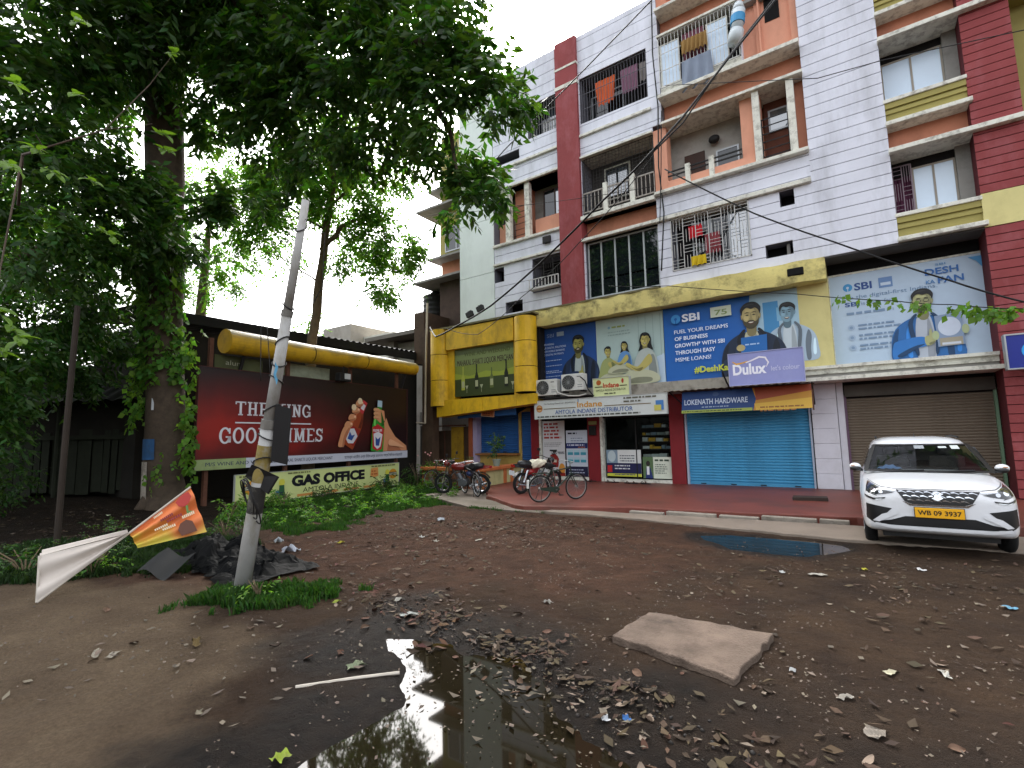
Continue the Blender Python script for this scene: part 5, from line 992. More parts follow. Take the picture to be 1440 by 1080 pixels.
while x < wl + 1.6:
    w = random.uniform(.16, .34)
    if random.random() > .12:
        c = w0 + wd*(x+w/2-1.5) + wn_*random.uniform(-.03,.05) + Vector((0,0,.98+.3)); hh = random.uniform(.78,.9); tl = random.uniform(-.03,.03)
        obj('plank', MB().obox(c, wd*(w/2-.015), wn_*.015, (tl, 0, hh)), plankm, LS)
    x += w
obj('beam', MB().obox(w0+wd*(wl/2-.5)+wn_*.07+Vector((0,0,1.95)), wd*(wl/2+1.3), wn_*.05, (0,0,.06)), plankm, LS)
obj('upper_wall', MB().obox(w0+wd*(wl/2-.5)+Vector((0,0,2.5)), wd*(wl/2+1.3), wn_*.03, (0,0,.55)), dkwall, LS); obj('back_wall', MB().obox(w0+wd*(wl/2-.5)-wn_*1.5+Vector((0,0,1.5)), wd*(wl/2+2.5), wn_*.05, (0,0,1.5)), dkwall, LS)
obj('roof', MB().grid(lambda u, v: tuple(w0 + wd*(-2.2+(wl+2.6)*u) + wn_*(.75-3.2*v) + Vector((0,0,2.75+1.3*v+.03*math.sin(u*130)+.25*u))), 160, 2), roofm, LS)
for q in (-.9, 1.4, 3.6): obj('post', MB().tube([w0+wd*q+wn_*.3+Vector((0,0,0)), w0+wd*q+wn_*.32+Vector((0,0,3.0))], .06), plankm, LS)
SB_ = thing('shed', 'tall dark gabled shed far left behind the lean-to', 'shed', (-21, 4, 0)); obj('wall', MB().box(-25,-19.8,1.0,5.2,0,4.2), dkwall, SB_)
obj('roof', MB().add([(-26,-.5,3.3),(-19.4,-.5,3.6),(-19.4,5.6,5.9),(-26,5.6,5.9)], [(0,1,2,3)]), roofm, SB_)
# distant flat-roofed building and water tank
greyb = mat('grey_render', '#9a958c', .85, .12, 1.5, dirt=.5, dirt_col='#625c52')
FB = thing('background_building', 'grey flat roofed building between the shed and the yellow frame', 'building', (-18.5, 19, 0))
obj('wall', MB().box(-20.5,-17.0,18.3,24,0,6.9), greyb, FB); obj('roof', MB().box(-21.6,-16.4,17.2,24.5,7.0,7.2), mat('slab_grey','#6f6a62',.85,.2), FB); obj('pier', MB().box(-20.6,-20.2,18.0,18.3,4.5,7.0), greyb, FB); obj('roof_block', MB().box(-17.6,-16.4,17.6,20,7.2,7.5), greyb, FB)
WT = thing('water_tank', 'dark ribbed water tank with creepers on the flat roof', 'water tank', (-17.0, 17.9, 7.5))
tk = MB(); zs = [7.5+.12*i for i in range(12)]; tk.tube([(-17.0,17.9,z) for z in zs], [.62+(.03 if i%2 else 0) for i in range(12)], 24); tk.tube([(-17.0,17.9,8.82),(-17.0,17.9,9.0)], [.62,.3], 24); obj('tank', tk, blackm, WT)
obj('lid', MB().cyl((-17.0,17.9,9.02),(0,0,1),.25,.08), blackm, WT)
o = link(blob_leaves('creeper', [(-17.5,17.4,8.3,.5),(-17.1,17.3,8.9,.4),(-17.6,17.6,7.8,.4)], 60, .13, 5), 'creeper', leafd, WT); o.location = -Vector((-17.0,17.9,7.5)); o['kind'] = 'stuff'
VF = thing('background_building', 'far pale rooftop house showing over the shed roof', 'building', (-27, 20, 0)); obj('wall', MB().box(-28,-25.2,19,24,0,8.9), greyb, VF); obj('parapet', MB().box(-25.2,-22.5,20,24,0,8.2), mat('pale_render','#c9c7bb',.8,.1), VF); obj('window', MB().box(-24.8,-23,19.97,20,7.3,7.9), dark, VF)
# leaning post 
tag(obj('post', MB().tube([(-11.0,2.6,-.1),(-10.95,2.6,1.9),(-10.85,2.6,4.1)], [.048,.046,.042], 10), mat('brown_post','#2e261f',.8,.2,6,dirt=.4)), 'upright brown wooden post left of the big tree trunk', 'post')

# ------------------------------------------------------------------ the leaning pole
pm_ = mat('galvanised_pole', '#9b9a97', .55, .12, 4, dirt=.75, dirt_col='#6a6248', dirt_scale=3.2, streak=.5, metal=.0, spec=.5, bump=.1, bump_scale=50)
PB = Vector((-5.92,3.02,-.15)); PT = Vector((-4.95,3.10,4.42)); ax_ = (PT-PB)
P_ = thing('utility_pole', 'leaning grey tubular pole with peeling paint and tied black boards', 'pole', tuple(PB))
obj('lower_tube', MB().tube([PB, PB+ax_*.45], [.09,.076], 24), pm_, P_, smooth=True); obj('middle_tube', MB().tube([PB+ax_*.45, PB+ax_*.72], [.066,.058], 24), pm_, P_, smooth=True); obj('upper_tube', MB().tube([PB+ax_*.72, PT], [.05,.042], 24), pm_, P_, smooth=True)
obj('collar', MB().tube([PB+ax_*.44, PB+ax_*.462], .084, 24).tube([PB+ax_*.715, PB+ax_*.73], .064, 24), mat('pole_collar','#6d6a64',.6,.2,8,dirt=.5), P_)
obj('paint_band', MB().tube([PB+ax_*.235, PB+ax_*.30], .0845, 24), mat('black_band','#2b2927',.6,.3,8,dirt=.6,dirt_col='#8a857a',dirt_scale=6), P_)
obj('paint_band', MB().tube([PB+ax_*.31, PB+ax_*.4], .0815, 24), mat('yellow_band','#7f6f3c',.7,.3,6,dirt=1.0,dirt_col='#8b8880',dirt_scale=9), P_)
for f_, r_ in ((.36,.10),(.42,.095),(.49,.08),(.56,.075),(.60,.075),(.655,.07),(.74,.065),(.93,.055)):
    pts = []
    for k in range(13): a = k/12*2*math.pi; q = PB+ax_*(f_+.01*math.sin(a+f_*40)); pts.append((q.x+r_*math.cos(a), q.y+r_*math.sin(a), q.z))
    obj('wire_tie', MB().tube(pts, .008, 5, False), blackm, P_)
tag(obj('board', MB().add([(-5.36,3.06,2.13),(-5.27,3.2,2.08),(-5.36,3.22,1.45),(-5.46,3.08,1.5),(-5.35,3.05,2.13),(-5.26,3.19,2.08),(-5.35,3.21,1.45),(-5.45,3.07,1.5)], [(0,1,2,3),(4,7,6,5),(0,4,5,1),(2,6,7,3),(1,5,6,2),(0,3,7,4)]), blackm), 'thin black board tied on the upper right side of the pole', 'board')
tag(obj('board', MB().add([(-5.72,2.93,1.33),(-5.58,2.93,1.47),(-5.38,3.12,1.33),(-5.48,3.06,1.14),(-5.72,2.95,1.32),(-5.58,2.95,1.46),(-5.38,3.14,1.32),(-5.48,3.08,1.13)], [(0,1,2,3),(4,7,6,5),(0,4,5,1),(2,6,7,3),(1,5,6,2),(0,3,7,4)]), blackm), 'crumpled black board wired low round the pole', 'board')
rg = MB()
for k in range(3): rg.ring((-5.6+.02*k,2.92,1.12-.03*k), (.3,1,.2+.1*k), .2+.03*k, .008, 26, 5)
tag(obj('wire_coil', rg, blackm), 'loose coil of black wire hanging round the pole', 'wire')
tag(obj('ribbon', MB().grid(lambda u, v: (-5.27+.09*u+.02*math.sin(v*9), 2.98-.02*u, 2.56-.2*v+.03*math.sin(u*6)), 5, 6), mat('blue_rag','#4a88a8',.7)), 'scrap of blue plastic ribbon caught on the pole', 'ribbon')

# ------------------------------------------------------------------ fallen political banner
BN = thing('fallen_banner', 'collapsed orange cloth banner on a frame, its pale back folded outward', 'banner', (-7.5, 2.2, 0))
# rigid batten from ground (-7.35,1.6) up to (-7.33,3.06,1.16)
A = Vector((-7.38,1.62,.05)); Bt = Vector((-7.36,3.06,1.14)); Cc = Vector((-7.12,3.18,.56)); Mid = A.lerp(Bt, .55); Dd = Vector((-7.38,2.1,.08))
orange_b = bpy.data.materials.new('orange_banner_print'); orange_b.use_nodes = True; nt = orange_b.node_tree; N = nt.nodes; L = nt.links; b = N['Principled BSDF']; b.inputs['Roughness'].default_value = .6
tc = N.new('ShaderNodeTexCoord'); sx = N.new('ShaderNodeSeparateXYZ'); L.new(tc.outputs['Object'], sx.inputs[0]); nz = N.new('ShaderNodeTexNoise'); nz.inputs['Scale'].default_value = 3; L.new(tc.outputs['Object'], nz.inputs['Vector'])
ad = N.new('ShaderNodeMath'); ad.operation = 'MULTIPLY_ADD'; ad.inputs[1].default_value = .5; L.new(nz.outputs['Fac'], ad.inputs[0]); L.new(sx.outputs['Z'], ad.inputs[2])
cr = N.new('ShaderNodeValToRGB'); cr.color_ramp.elements[0].position = .70; cr.color_ramp.elements[0].color = (*srgb('#b8b83a'), 1); cr.color_ramp.elements[1].position = .95; cr.color_ramp.elements[1].color = (*srgb('#d0713a'), 1); L.new(ad.outputs[0], cr.inputs[0]); L.new(cr.outputs[0], b.inputs['Base Color'])
def sag(P0, P1, P2, P3, amp, n=24, fold=3):
    P0, P1, P2, P3 = map(Vector, (P0, P1, P2, P3)); nn = (P1-P0).cross(P3-P0).normalized()
    return MB().grid(lambda u, v: tuple(P0.lerp(P1, u).lerp(P3.lerp(P2, u), v) + nn*(amp*math.sin(v*math.pi*fold+u*2)*math.sin(math.pi*(.15+.85*v))) ), n, n)
fr_ = obj('print_side', sag(Mid, Bt, Cc, Mid + Vector((.1,.06,-.18)), .055, 24, 4), orange_b, BN, smooth=True)
obj('back_side', sag(A, Mid, Mid+Vector((-.02,.0,-.01)), (-7.6,1.66,.5), .045, fold=3), mat('banner_back','#b8afa6',.7,.06,3,dirt=.3,dirt_col='#8a7f74'), BN, smooth=True)
obj('back_side', sag((-7.6,1.66,.5), Mid+Vector((-.02,0,-.01)), Mid+Vector((-.03,-.02,.04)), (-7.9,1.75,.52), .02), mat('banner_back',''), BN, smooth=True)
obj('batten', MB().tube([A, Mid, Bt], .013, 8).tube([A, (-7.6,1.66,.5)], .013, 8), mat('pale_batten','#b0a89c',.7,.15,8), BN)
# print marks on the orange side: flower emblem, portrait, script lines
def onb(u, v, off=.02):
    P3 = Mid + Vector((.1,.06,-.18)); q = Mid.lerp(Bt, u).lerp(P3.lerp(Cc, u), v); nn = (Bt-Mid).cross(P3-Mid).normalized(); nn = nn if nn.dot(Vector((0,1,-.1))-q) > 0 or nn.dot(-q) > 0 else -nn; return q + nn*.06
def bpoly(pts, m, name): obj(name, MB().poly([onb(*q) for q in pts]), m, BN)
bpoly([(.70,.12),(.78,.06),(.86,.05),(.93,.08),(.95,.2),(.88,.3),(.8,.32),(.73,.25)], pr('#a8322a'), 'printed_flower'); bpoly([(.82,.32),(.86,.33),(.84,.45),(.9,.5),(.8,.5)], pr('#5a7a3a'), 'printed_stem')
bpoly([(.6,.8),(.66,.66),(.76,.62),(.84,.7),(.86,.95),(.62,.98)], pr('#5b3524'), 'printed_portrait')
for i, (u0, v0, w_) in enumerate(((.35,.1,.14),(.42,.3,.2),(.5,.42,.24),(.4,.6,.2),(.3,.5,.2),(.72,.5,.2))):
    for k in range(7): uu = u0+w_*k/7; bpoly([(uu,v0),(uu+w_/11,v0),(uu+w_/11,v0+.07),(uu,v0+.07)], pr('#7a2430') if i in (1,2) else pr('#d8ccae'), 'printed_script')
tarp = mat('black_plastic', '#08090a', .6, .2, 6, spec=.05)
def tarpf(u, v): 
    x = -8.6+2.6*u; y = 3.2+1.1*v-.2*u; f1 = float(fbm(np.array(u*6.), np.array(v*4.), 4))-.5; f2 = float(fbm(np.array(u*17.+3), np.array(v*9.), 3))-.5; ed = min(1, 6*min(u, 1-u, v, 1-v)+.1); return (x+f1*.25, y+f2*.2, float(hg(x, y)) + .03 + ed*(abs(f1)*.55 + .18*math.sin(math.pi*v)*math.sin(math.pi*u) + f2*.12))
tag(obj('tarpaulin', MB().grid(tarpf, 70, 40), tarp), 'crumpled black plastic sheet between the fallen banner and the pole', 'tarpaulin')
tag(obj('tin_sheet', MB().grid(lambda u, v: (-7.8+.6*u, 2.65+.35*v+.1*u, .08+.2*v+.05*math.sin(u*5+v*2)), 12, 6), mat('grey_tin','#101214',.6,.3,5), smooth=True), 'bent grey metal sheet under the fallen banner', 'metal sheet')

# ------------------------------------------------------------------ trees
bark = mat('dark_bark', '#4a3f34', .9, .3, 5, dirt=.5, dirt_col='#231f18', dirt_scale=3, bump=.7, bump_scale=9); bark2 = mat('lit_bark', '#6a5c48', .9, .25, 6, bump=.6, bump_scale=12)
def limb(pts, rs, n=14, wob=.0):
    out, rr = [], []
    for i in range(len(pts)-1):
        a, c = Vector(pts[i]), Vector(pts[i+1]); k = 5
        for j in range(k): t_ = j/k; out.append(a.lerp(c, t_) + Vector((random.uniform(-wob,wob), random.uniform(-wob,wob), 0))); rr.append((rs[i]*(1-t_)+rs[i+1]*t_)*random.uniform(.95,1.06))
    out.append(Vector(pts[-1])); rr.append(rs[-1]); return MB().tube(out, rr, n)
T1 = thing('tree', 'huge shady tree with ivy-clad trunk left of the red hoarding', 'tree', (-14.4, 5.4, 0))
obj('trunk', limb([(-14.43,5.45,-.1),(-14.4,5.4,.5),(-14.27,5.28,2.2),(-13.99,5.0,5.7),(-13.71,4.72,9.2),(-13.54,4.37,12.8),(-13.4,4.2,16)], [.62,.45,.41,.40,.42,.40,.28], 20, .03), bark, T1, smooth=True)
for i, (pts, rs) in enumerate((([(-13.55,4.4,12.2),(-14.6,3.9,11.5),(-15.5,3.35,10.4),(-16.06,3.06,9.4),(-16.3,2.9,8.2)],[.2,.18,.16,.14,.06]), ([(-13.5,4.35,12.9),(-12.4,5.0,12.6),(-10.5,5.8,11.6),(-8.2,6.4,10.6),(-6.3,6.9,9.6),(-5.4,7.1,8.4)],[.2,.18,.15,.11,.07,.03]), ([(-8.2,6.4,10.6),(-7.0,6.8,9.3),(-6.3,7.0,7.9),(-6.0,7.0,6.6)],[.09,.07,.05,.02]), ([(-13.6,4.5,11.5),(-12.6,3.8,13),(-11.8,3,14)],[.25,.18,.08]), ([(-13.5,4.3,13.2),(-12.0,5.2,13.6),(-10.0,5.9,13.8)],[.2,.14,.05]), ([(-13.5,4.3,12.6),(-13.4,3.0,12.2),(-13.0,1.6,10.6)],[.16,.11,.05]), ([(-13.9,4.9,6.6),(-13.2,5.0,7.2),(-12.0,5.3,7.6)],[.05,.03,.012]))):
    obj('limb', limb(pts, rs, 10, .04), bark, T1, smooth=True)
obj('root_flare', MB().tube([(-14.0,5.0,-.1),(-14.25,5.25,.6)], [.25,.12], 8).tube([(-14.9,5.1,-.1),(-14.6,5.3,.6)], [.22,.1], 8).tube([(-14.3,4.8,-.1),(-14.38,5.15,.7)], [.2,.1], 8), bark, T1, smooth=True)
def patch(z0, z1, r, a0, a1, m, name):
    def f(u, v):
        z = z0+(z1-z0)*v; t_ = min(1, max(0, (z-.5)/1.7)); cx = -14.4+.13*t_; cy = 5.4-.12*t_; a = R(a0+(a1-a0)*u); rr = (.45-.04*t_)*1.06+r; return (cx+rr*math.cos(a), cy+rr*math.sin(a), z)
    obj(name, MB().grid(f, 8, 6), m, T1, smooth=True)
patch(1.35, 1.85, .012, -100, -48, mat('blue_patch','#284f78',.7,.2,6,dirt=.6,dirt_col='#39434a',dirt_scale=8), 'blue_paint_patch'); patch(.25, 1.3, .01, -105, -70, mat('lime_wash','#a39a8e',.8,.2,6,dirt=.9,dirt_col='#3a342c',dirt_scale=6), 'whitewash_patch'); patch(2.55, 2.95, .012, -62, -54, mat('tin_tag','#b9bcc0',.4), 'tin_tag')
Tb1 = [(-13.2,1.96,10.07,1.64),(-13.08,3.12,11.19,1.73),(-12.71,4.47,12.19,1.71),(-11.47,5.38,11.82,1.54),(-12.97,2.33,8.5,1.36),(-14.69,3.88,10.88,1.07),(-11.72,5.39,10.46,1.11),(-9.94,5.94,11.04,1.64),(-8.48,6.4,10.61,1.65),(-6.97,6.87,10.33,1.12),(-5.91,7.0,10.33,.64),(-9.92,6.15,9.57,1.23),(-8.34,6.7,9.04,1.34),(-6.61,6.71,8.78,1.07),(-5.86,7.02,8.55,.84),(-5.31,7.1,8.07,.61),(-6.04,7.02,7.65,.84),(-5.62,7.15,6.98,.58),(-6.07,6.93,6.31,.34),(-4.85,7.28,8.19,.24),(-10.98,6.09,9.07,.69),(-11.22,5.85,9.59,.86),(-13.43,2.6,13.23,1.89),(-11.84,4.8,14.22,2.06),(-8.94,6.31,13.47,1.97),(-6.98,6.67,11.82,.9),(-12.61,5.52,9.41,.54),(-13.9,5.6,13.5,2.2),(-10.5,4.2,13.6,1.6),(-12.73,4.5,7.26,.74),(-12.05,4.96,7.41,.6),(-11.96,5.64,7.3,.5),(-11.32,6.07,7.38,.38),(-12.78,4.92,6.65,.5),(-12.6,3.96,7.42,.71),(-12.77,5.44,9.23,.4),(-12.94,3.86,6.34,.71),(-12.43,2.99,6.36,.79),(-12.16,3.85,10.54,.63),(-8.42,6.78,8.03,.45),(-9.73,6.41,8.58,.57),(-7.52,6.79,8.1,.45),(-10.76,6.34,8.3,.4),(-6.74,6.84,7.22,.35),(-10.55,4.97,10.51,.71)]  # highest blobs: unseen crown above the view, added to block light and shade
cr_ = link(blob_leaves('crown', Tb1, 160, .225, 11, aspect=.42), 'crown', leafd, T1); cr_.location = -Vector((-14.4,5.4,0)); cr_['kind'] = 'stuff'
T3 = thing('tree', 'dense dark tree at the far left edge behind the post', 'tree', (-16.6, 2.2, 0))
obj('trunk', limb([(-17.4,2.2,-.1),(-17.3,2.1,3),(-16.9,2.1,6),(-15.6,2.2,8.5)], [.3,.24,.2,.12], 12, .05), bark, T3, smooth=True)
for pts, rs in (([(-17.3,2.1,3.2),(-15.5,2.3,4.5),(-13.8,2.6,5.5)],[.12,.08,.03]), ([(-17.0,2.1,5.5),(-15.0,3.0,6.4),(-13.5,3.4,6.9)],[.12,.07,.03])): obj('limb', limb(pts, rs, 8, .04), bark, T3, smooth=True)
Tb3 = [(-12.2,1.91,6.43,1.03),(-12.59,2.75,7.36,.86),(-11.85,2.28,5.52,.96),(-13.29,3.56,6.81,.94),(-13.79,3.4,5.42,1.1),(-13.75,2.31,4.54,1.21),(-15.55,4.56,5.89,.93),(-15.85,3.32,4.41,1.2),(-15.95,4.45,4.61,.84),(-13.89,2.46,2.69,.75),(-13.86,4.44,6.41,.6),(-12.31,1.66,7.84,.77),(-15.9,1.2,5.0,1.6),(-16.4,2.0,7.4,1.5),(-16.8,3.6,6.6,1.2),(-13.2,1.9,3.4,.9),(-15.2,3.2,3.6,.9),(-12.9,1.6,2.2,.8),(-15.9,3.9,3.0,.6),(-14.6,3.4,4.9,.8)]
cr_ = link(blob_leaves('crown', Tb3, 190, .17, 12), 'crown', leafd, T3); cr_.location = -Vector((-16.6,2.2,0)); cr_['kind'] = 'stuff'
T2 = thing('tree', 'slender tree with small leaves rising behind the red hoarding', 'tree', (-15.2, 9.9, 0))
obj('trunk', limb([(-15.3,9.9,-.1),(-15.15,9.87,5.1),(-14.9,9.85,6.2),(-14.5,9.83,8.7),(-14.08,9.85,10.6),(-14.0,9.6,13.0)], [.22,.16,.15,.13,.09,.03], 14, .03), bark2, T2, smooth=True)
for pts, rs in (([(-14.6,9.83,8.2),(-13.9,10.1,9.0),(-13.2,10.8,9.6)],[.1,.07,.02]), ([(-14.5,9.83,8.9),(-15.6,9.0,9.8),(-16.5,8.3,10.2)],[.05,.03,.01]), ([(-14.3,9.84,9.6),(-13.4,10.3,10.6),(-12.8,10.8,9.2),(-12.3,10.9,7.4)],[.05,.035,.02,.01]), ([(-14.9,9.85,7.2),(-15.8,9.0,8.0),(-16.6,8.4,8.4)],[.03,.02,.01])): obj('limb', limb(pts, rs, 8, .05), bark2, T2, smooth=True)
Tb2 = [(-16.64,8.19,9.75,1.0),(-16.03,8.76,8.65,1.0),(-15.51,8.91,10.21,.97),(-13.75,10.2,9.69,1.1),(-13.03,10.84,8.7,1.0),(-12.4,11.39,7.84,.7),(-13.67,10.46,8.23,.9),(-12.22,10.47,6.47,.46),(-12.6,10.9,7.1,.5),(-14.84,9.27,11.04,1.09),(-17.09,8.13,7.83,.6),(-13.85,9.96,11.02,.97),(-14.79,9.21,11.77,.92),(-13.39,10.18,11.73,.92),(-12.27,11.08,10.86,.7),(-15.84,8.57,11.06,.85),(-16.8,7.84,11.57,.85)]
cr_ = link(blob_leaves('crown', Tb2, 330, .15, 13, aspect=.5), 'crown', leafm, T2); cr_.location = -Vector((-15.2,9.9,0)); cr_['kind'] = 'stuff'
T5 = thing('tree', 'hazy background tree between the big trunk and the slender tree', 'tree', (-20, 8.3, 0))
obj('trunk', limb([(-20,8.3,0),(-19.9,8.3,6),(-19.5,8.3,10)], [.25,.2,.08]), bark2, T5, smooth=True)
cr_ = link(blob_leaves('crown', [(-19.91,8.38,9.65,1.22),(-18.79,8.23,7.44,.77),(-18.3,8.09,11.01,.9),(-20.5,7.8,8.0,1.1),(-20,7,10.6,1.5),(-21.5,7,9,1.5),(-22,5,8,1.8),(-21,4,10,1.9),(-20.5,2.5,7.5,1.9),(-22,2,10,2)], 110, .17, 14), 'crown', leafm, T5); cr_.location = -Vector((-20,8.3,0)); cr_['kind'] = 'stuff'
T6 = thing('tree', 'small rooftop sapling seen just right of the slender trunk', 'tree', (-23.3, 14.8, 7)); obj('trunk', MB().tube([(-23.3,14.8,6.0),(-23.2,14.9,8.0)], .03), bark2, T6)
cr_ = link(blob_leaves('crown', [(-23.49,14.7,7.87,.5),(-23.02,15.01,8.2,.55),(-22.6,15.2,7.5,.4)], 90, .18, 15), 'crown', leafm, T6); cr_.location = -Vector((-23.3,14.8,7)); cr_['kind'] = 'stuff'
# ivy on the big trunk: leaves hugging the bark
def ivy(name, path, rad, n, size, seed, label):
    g = np.random.default_rng(seed); P = []; D = []
    for _ in range(n):
        k = g.uniform(0, len(path)-1.001); i = int(k); f = k-i; c = np.array(path[i])*(1-f)+np.array(path[i+1])*f; a = g.uniform(-2.7, .6); r = rad*g.uniform(.98, 1.2)
        P.append(c + [r*math.cos(a), r*math.sin(a), g.normal(0,.1)]); D.append([math.cos(a)*.5+g.normal(0,.3), math.sin(a)*.5+g.normal(0,.3), -1])
    me = leaves_mesh(name, np.array(P), np.array(D), size, seed, 4, .14, .6, .8); o = link(me, name, leafm if seed % 2 else leafd); return tag(o, label, 'climbing plant', kind='stuff')
ivy('ivy', [(-14.2,5.2,3.4),(-14.05,5.07,4.6),(-13.95,4.95,6),(-13.88,4.88,7.0)], .42, 420, .15, 21, 'broad-leaved creeper wrapping the middle of the big trunk')
def strand(name, pts, n, size, seed, label, m=leafm, rad=.1):
    g = np.random.default_rng(seed); P = []; D = []
    for _ in range(n):
        k = g.uniform(0, len(pts)-1.001); i = int(k); f = k-i; P.append(np.array(pts[i])*(1-f)+np.array(pts[i+1])*f + g.normal(0,rad,3)); D.append([g.normal(0,.5), g.normal(-.3,.4), -1])
    o = link(leaves_mesh(name, np.array(P), np.array(D), size, seed, 4, .15, .6, .85), name, m); return tag(o, label, 'climbing plant', kind='stuff')
strand('creeper', [(-13.55,5.6,1.0),(-13.6,5.55,2.2),(-13.55,5.5,3.4),(-13.4,5.4,4.6)], 75, .15, 22, 'strand of heart-shaped leaves down the left edge of the red hoarding', leafl)
strand('creeper', [(-14.55,4.75,2.2),(-14.5,4.72,3.0),(-14.4,4.7,4.0)], 50, .15, 23, 'short leafy strand hanging on the left of the big trunk', leafl)
strand('creeper', [(-14.0,5.0,.9),(-13.9,5.1,1.5)], 9, .12, 25, 'few young creeper leaves low on the big trunk', leafl, .12)
# large bright near leaves at the left, each a part
LW_ = [(-5.32,.82,4.6),(-6.13,1.4,5.2),(-6.09,.94,4.22),(-6.42,1.3,4.42),(-6.08,1.55,4.31),(-6.58,2.28,5.41),(-6.53,2.35,5.2),(-6.67,1.48,6.37),(-7.46,2.66,7.17),(-6.52,1.2,4.64),(-6.9,1.9,4.1),(-6.16,1.1,2.66),(-6.28,1.0,2.85),(-6.28,1.04,2.47)]
OB = thing('tree_branch', 'overhanging branch with large pale green leaves near the left edge', 'branch', (-8, 1.2, 5))
lf = MB(); lf.grid(lambda u, v: ((v-.5)*.5*math.sin(math.pi*min(1,u*1.02))**.8, u, .08*math.sin(u*3)-.12*u*u+.1*abs(v-.5)), 6, 4); lme = bpy.data.meshes.new('leaf'); lme.from_pydata(lf.v, [], lf.f); lme.materials.append(leafm)
for c in LW_:
    c = Vector(c); root = c + Vector((-.5,.0,.25)); obj('twig', MB().tube([root, c], [.005,.003], 5), leafd, OB)
    for k in range(random.randint(7, 11)):
        o = bpy.data.objects.new('leaf', lme); COL.objects.link(o); o.parent = OB; s_ = random.uniform(.10,.17); o.scale = (s_, s_, s_)
        o.location = root.lerp(c, .2+.8*k/9) - Vector((-8,1.2,5)); o.rotation_euler = (random.uniform(-.9,.1), random.uniform(-.5,.5), random.uniform(-2.8,-.4))
obj('bough', MB().tube([(-9.2,1.5,5.0),(-8,1.3,5.2),(-7.0,1.3,4.9),(-6.3,1.1,4.7)], [.02,.015,.01,.005], 8).tube([(-8,1.3,5.2),(-7.4,1.9,5.6),(-6.8,2.2,5.6)], [.012,.008,.004], 8).tube([(-7.4,1.9,5.6),(-7.6,2.4,6.6),(-7.5,2.6,7.1)], [.008,.006,.003], 8).tube([(-8,1.3,5.2),(-7.3,1.1,3.6),(-6.7,1.0,2.9)], [.012,.008,.004], 8), bark, OB)
# shrubs by the gas board and low growth
def shrub(label, x, y, h, r, m, seed, n=1.0, size=.1, cat='shrub', group=None):
    z = float(hg(x, y)); t = thing('shrub', label, cat, (x, y, z), group, local=True); sb = MB()
    for k in range(7): a = random.uniform(0,6.3); rr = r*random.uniform(.3,.8); sb.tube([(0,0,-.05),(rr*.4*math.cos(a),rr*.4*math.sin(a),h*.5),(rr*math.cos(a),rr*math.sin(a),h*.9)], [.014,.01,.004], 5)
    obj('stem', sb, bark2, t, True); o = link(blob_leaves('foliage', [(0,0,h*.55,r*.75),(r*.4,0,h*.35,r*.55),(-r*.4,.1,h*.4,r*.5),(0,-r*.2,h*.25,r*.6)], 330*n, size, seed, spread=.2, per=6), 'foliage', m, t, True); o['kind'] = 'stuff'; return t
for i, (x, y, h, r, m, lb) in enumerate(((-12.7,6.7,.42,.4,leafl,'yellow-green shrub between pole and the left end of the cream gas board'),(-12.3,7.3,.42,.42,leafm,'bushy shrub overlapping the lower left of the cream gas board'),(-13.1,9.0,.3,.4,leafd,'low dark shrub under the arrows of the gas board'),(-13.3,10.2,.3,.4,leafm,'leafy shrub under the middle of the gas board'),(-13.5,11.6,.4,.45,leafd,'dark shrub below the right half of the gas board'),(-13.6,13.3,.9,.5,leafd,'taller shrub at the right end of the cream gas board'),(-12.9,13.6,1.1,.6,leafm,'bushy shrub with small pink flowers beside the bicycles'),(-12.2,12.8,.6,.5,leafm,'low shrub at the grass end nearest the bicycles'),(-11.5,5.6,.45,.4,leafm,'small weed bush behind the leaning pole'),(-9.6,4.6,.35,.4,leafd,'low weeds in front of the black plastic sheet'),(-8.35,2.35,.3,.3,leafm,'small weed clump under the fallen banner'),(-9.3,1.9,.35,.5,leafd,'dark weed clump left of the fallen banner'),(-9.9,2.9,.3,.5,leafd,'dark weed clump behind the fallen banner'),(-5.45,2.98,.22,.16,leafl,'tiny bright weed at the foot of the leaning pole'))):
    shrub(lb, x, y, h, r, m, 40+i, 1.0, .09 if i < 9 else .06)
fw_ = MB()
for k in range(9): fw_.blob((-12.9+random.uniform(-.4,.4), 13.3+random.uniform(-.3,.3), .95+random.uniform(-.2,.35)), .03,.03,.03, 6, 4)
tag(obj('flowers', fw_, mat('pink_petal','#c08a86')), 'small pink flowers on the bush beside the bicycles', 'flower', kind='stuff')
# undergrowth mass at the far left
o = link(blob_leaves('undergrowth', [(-14.5,1.2,.9,.9),(-15.6,1.9,1.0,.9),(-13.2,.7,.6,.7),(-16.4,2.9,1.2,.9),(-12.4,1.2,.4,.5),(-15.5,.6,2.4,1.2),(-17.2,2.2,2.8,1.2)], 150, .13, 61), 'undergrowth', leafd); tag(o, 'dark undergrowth in the shade at the left edge', kind='stuff')
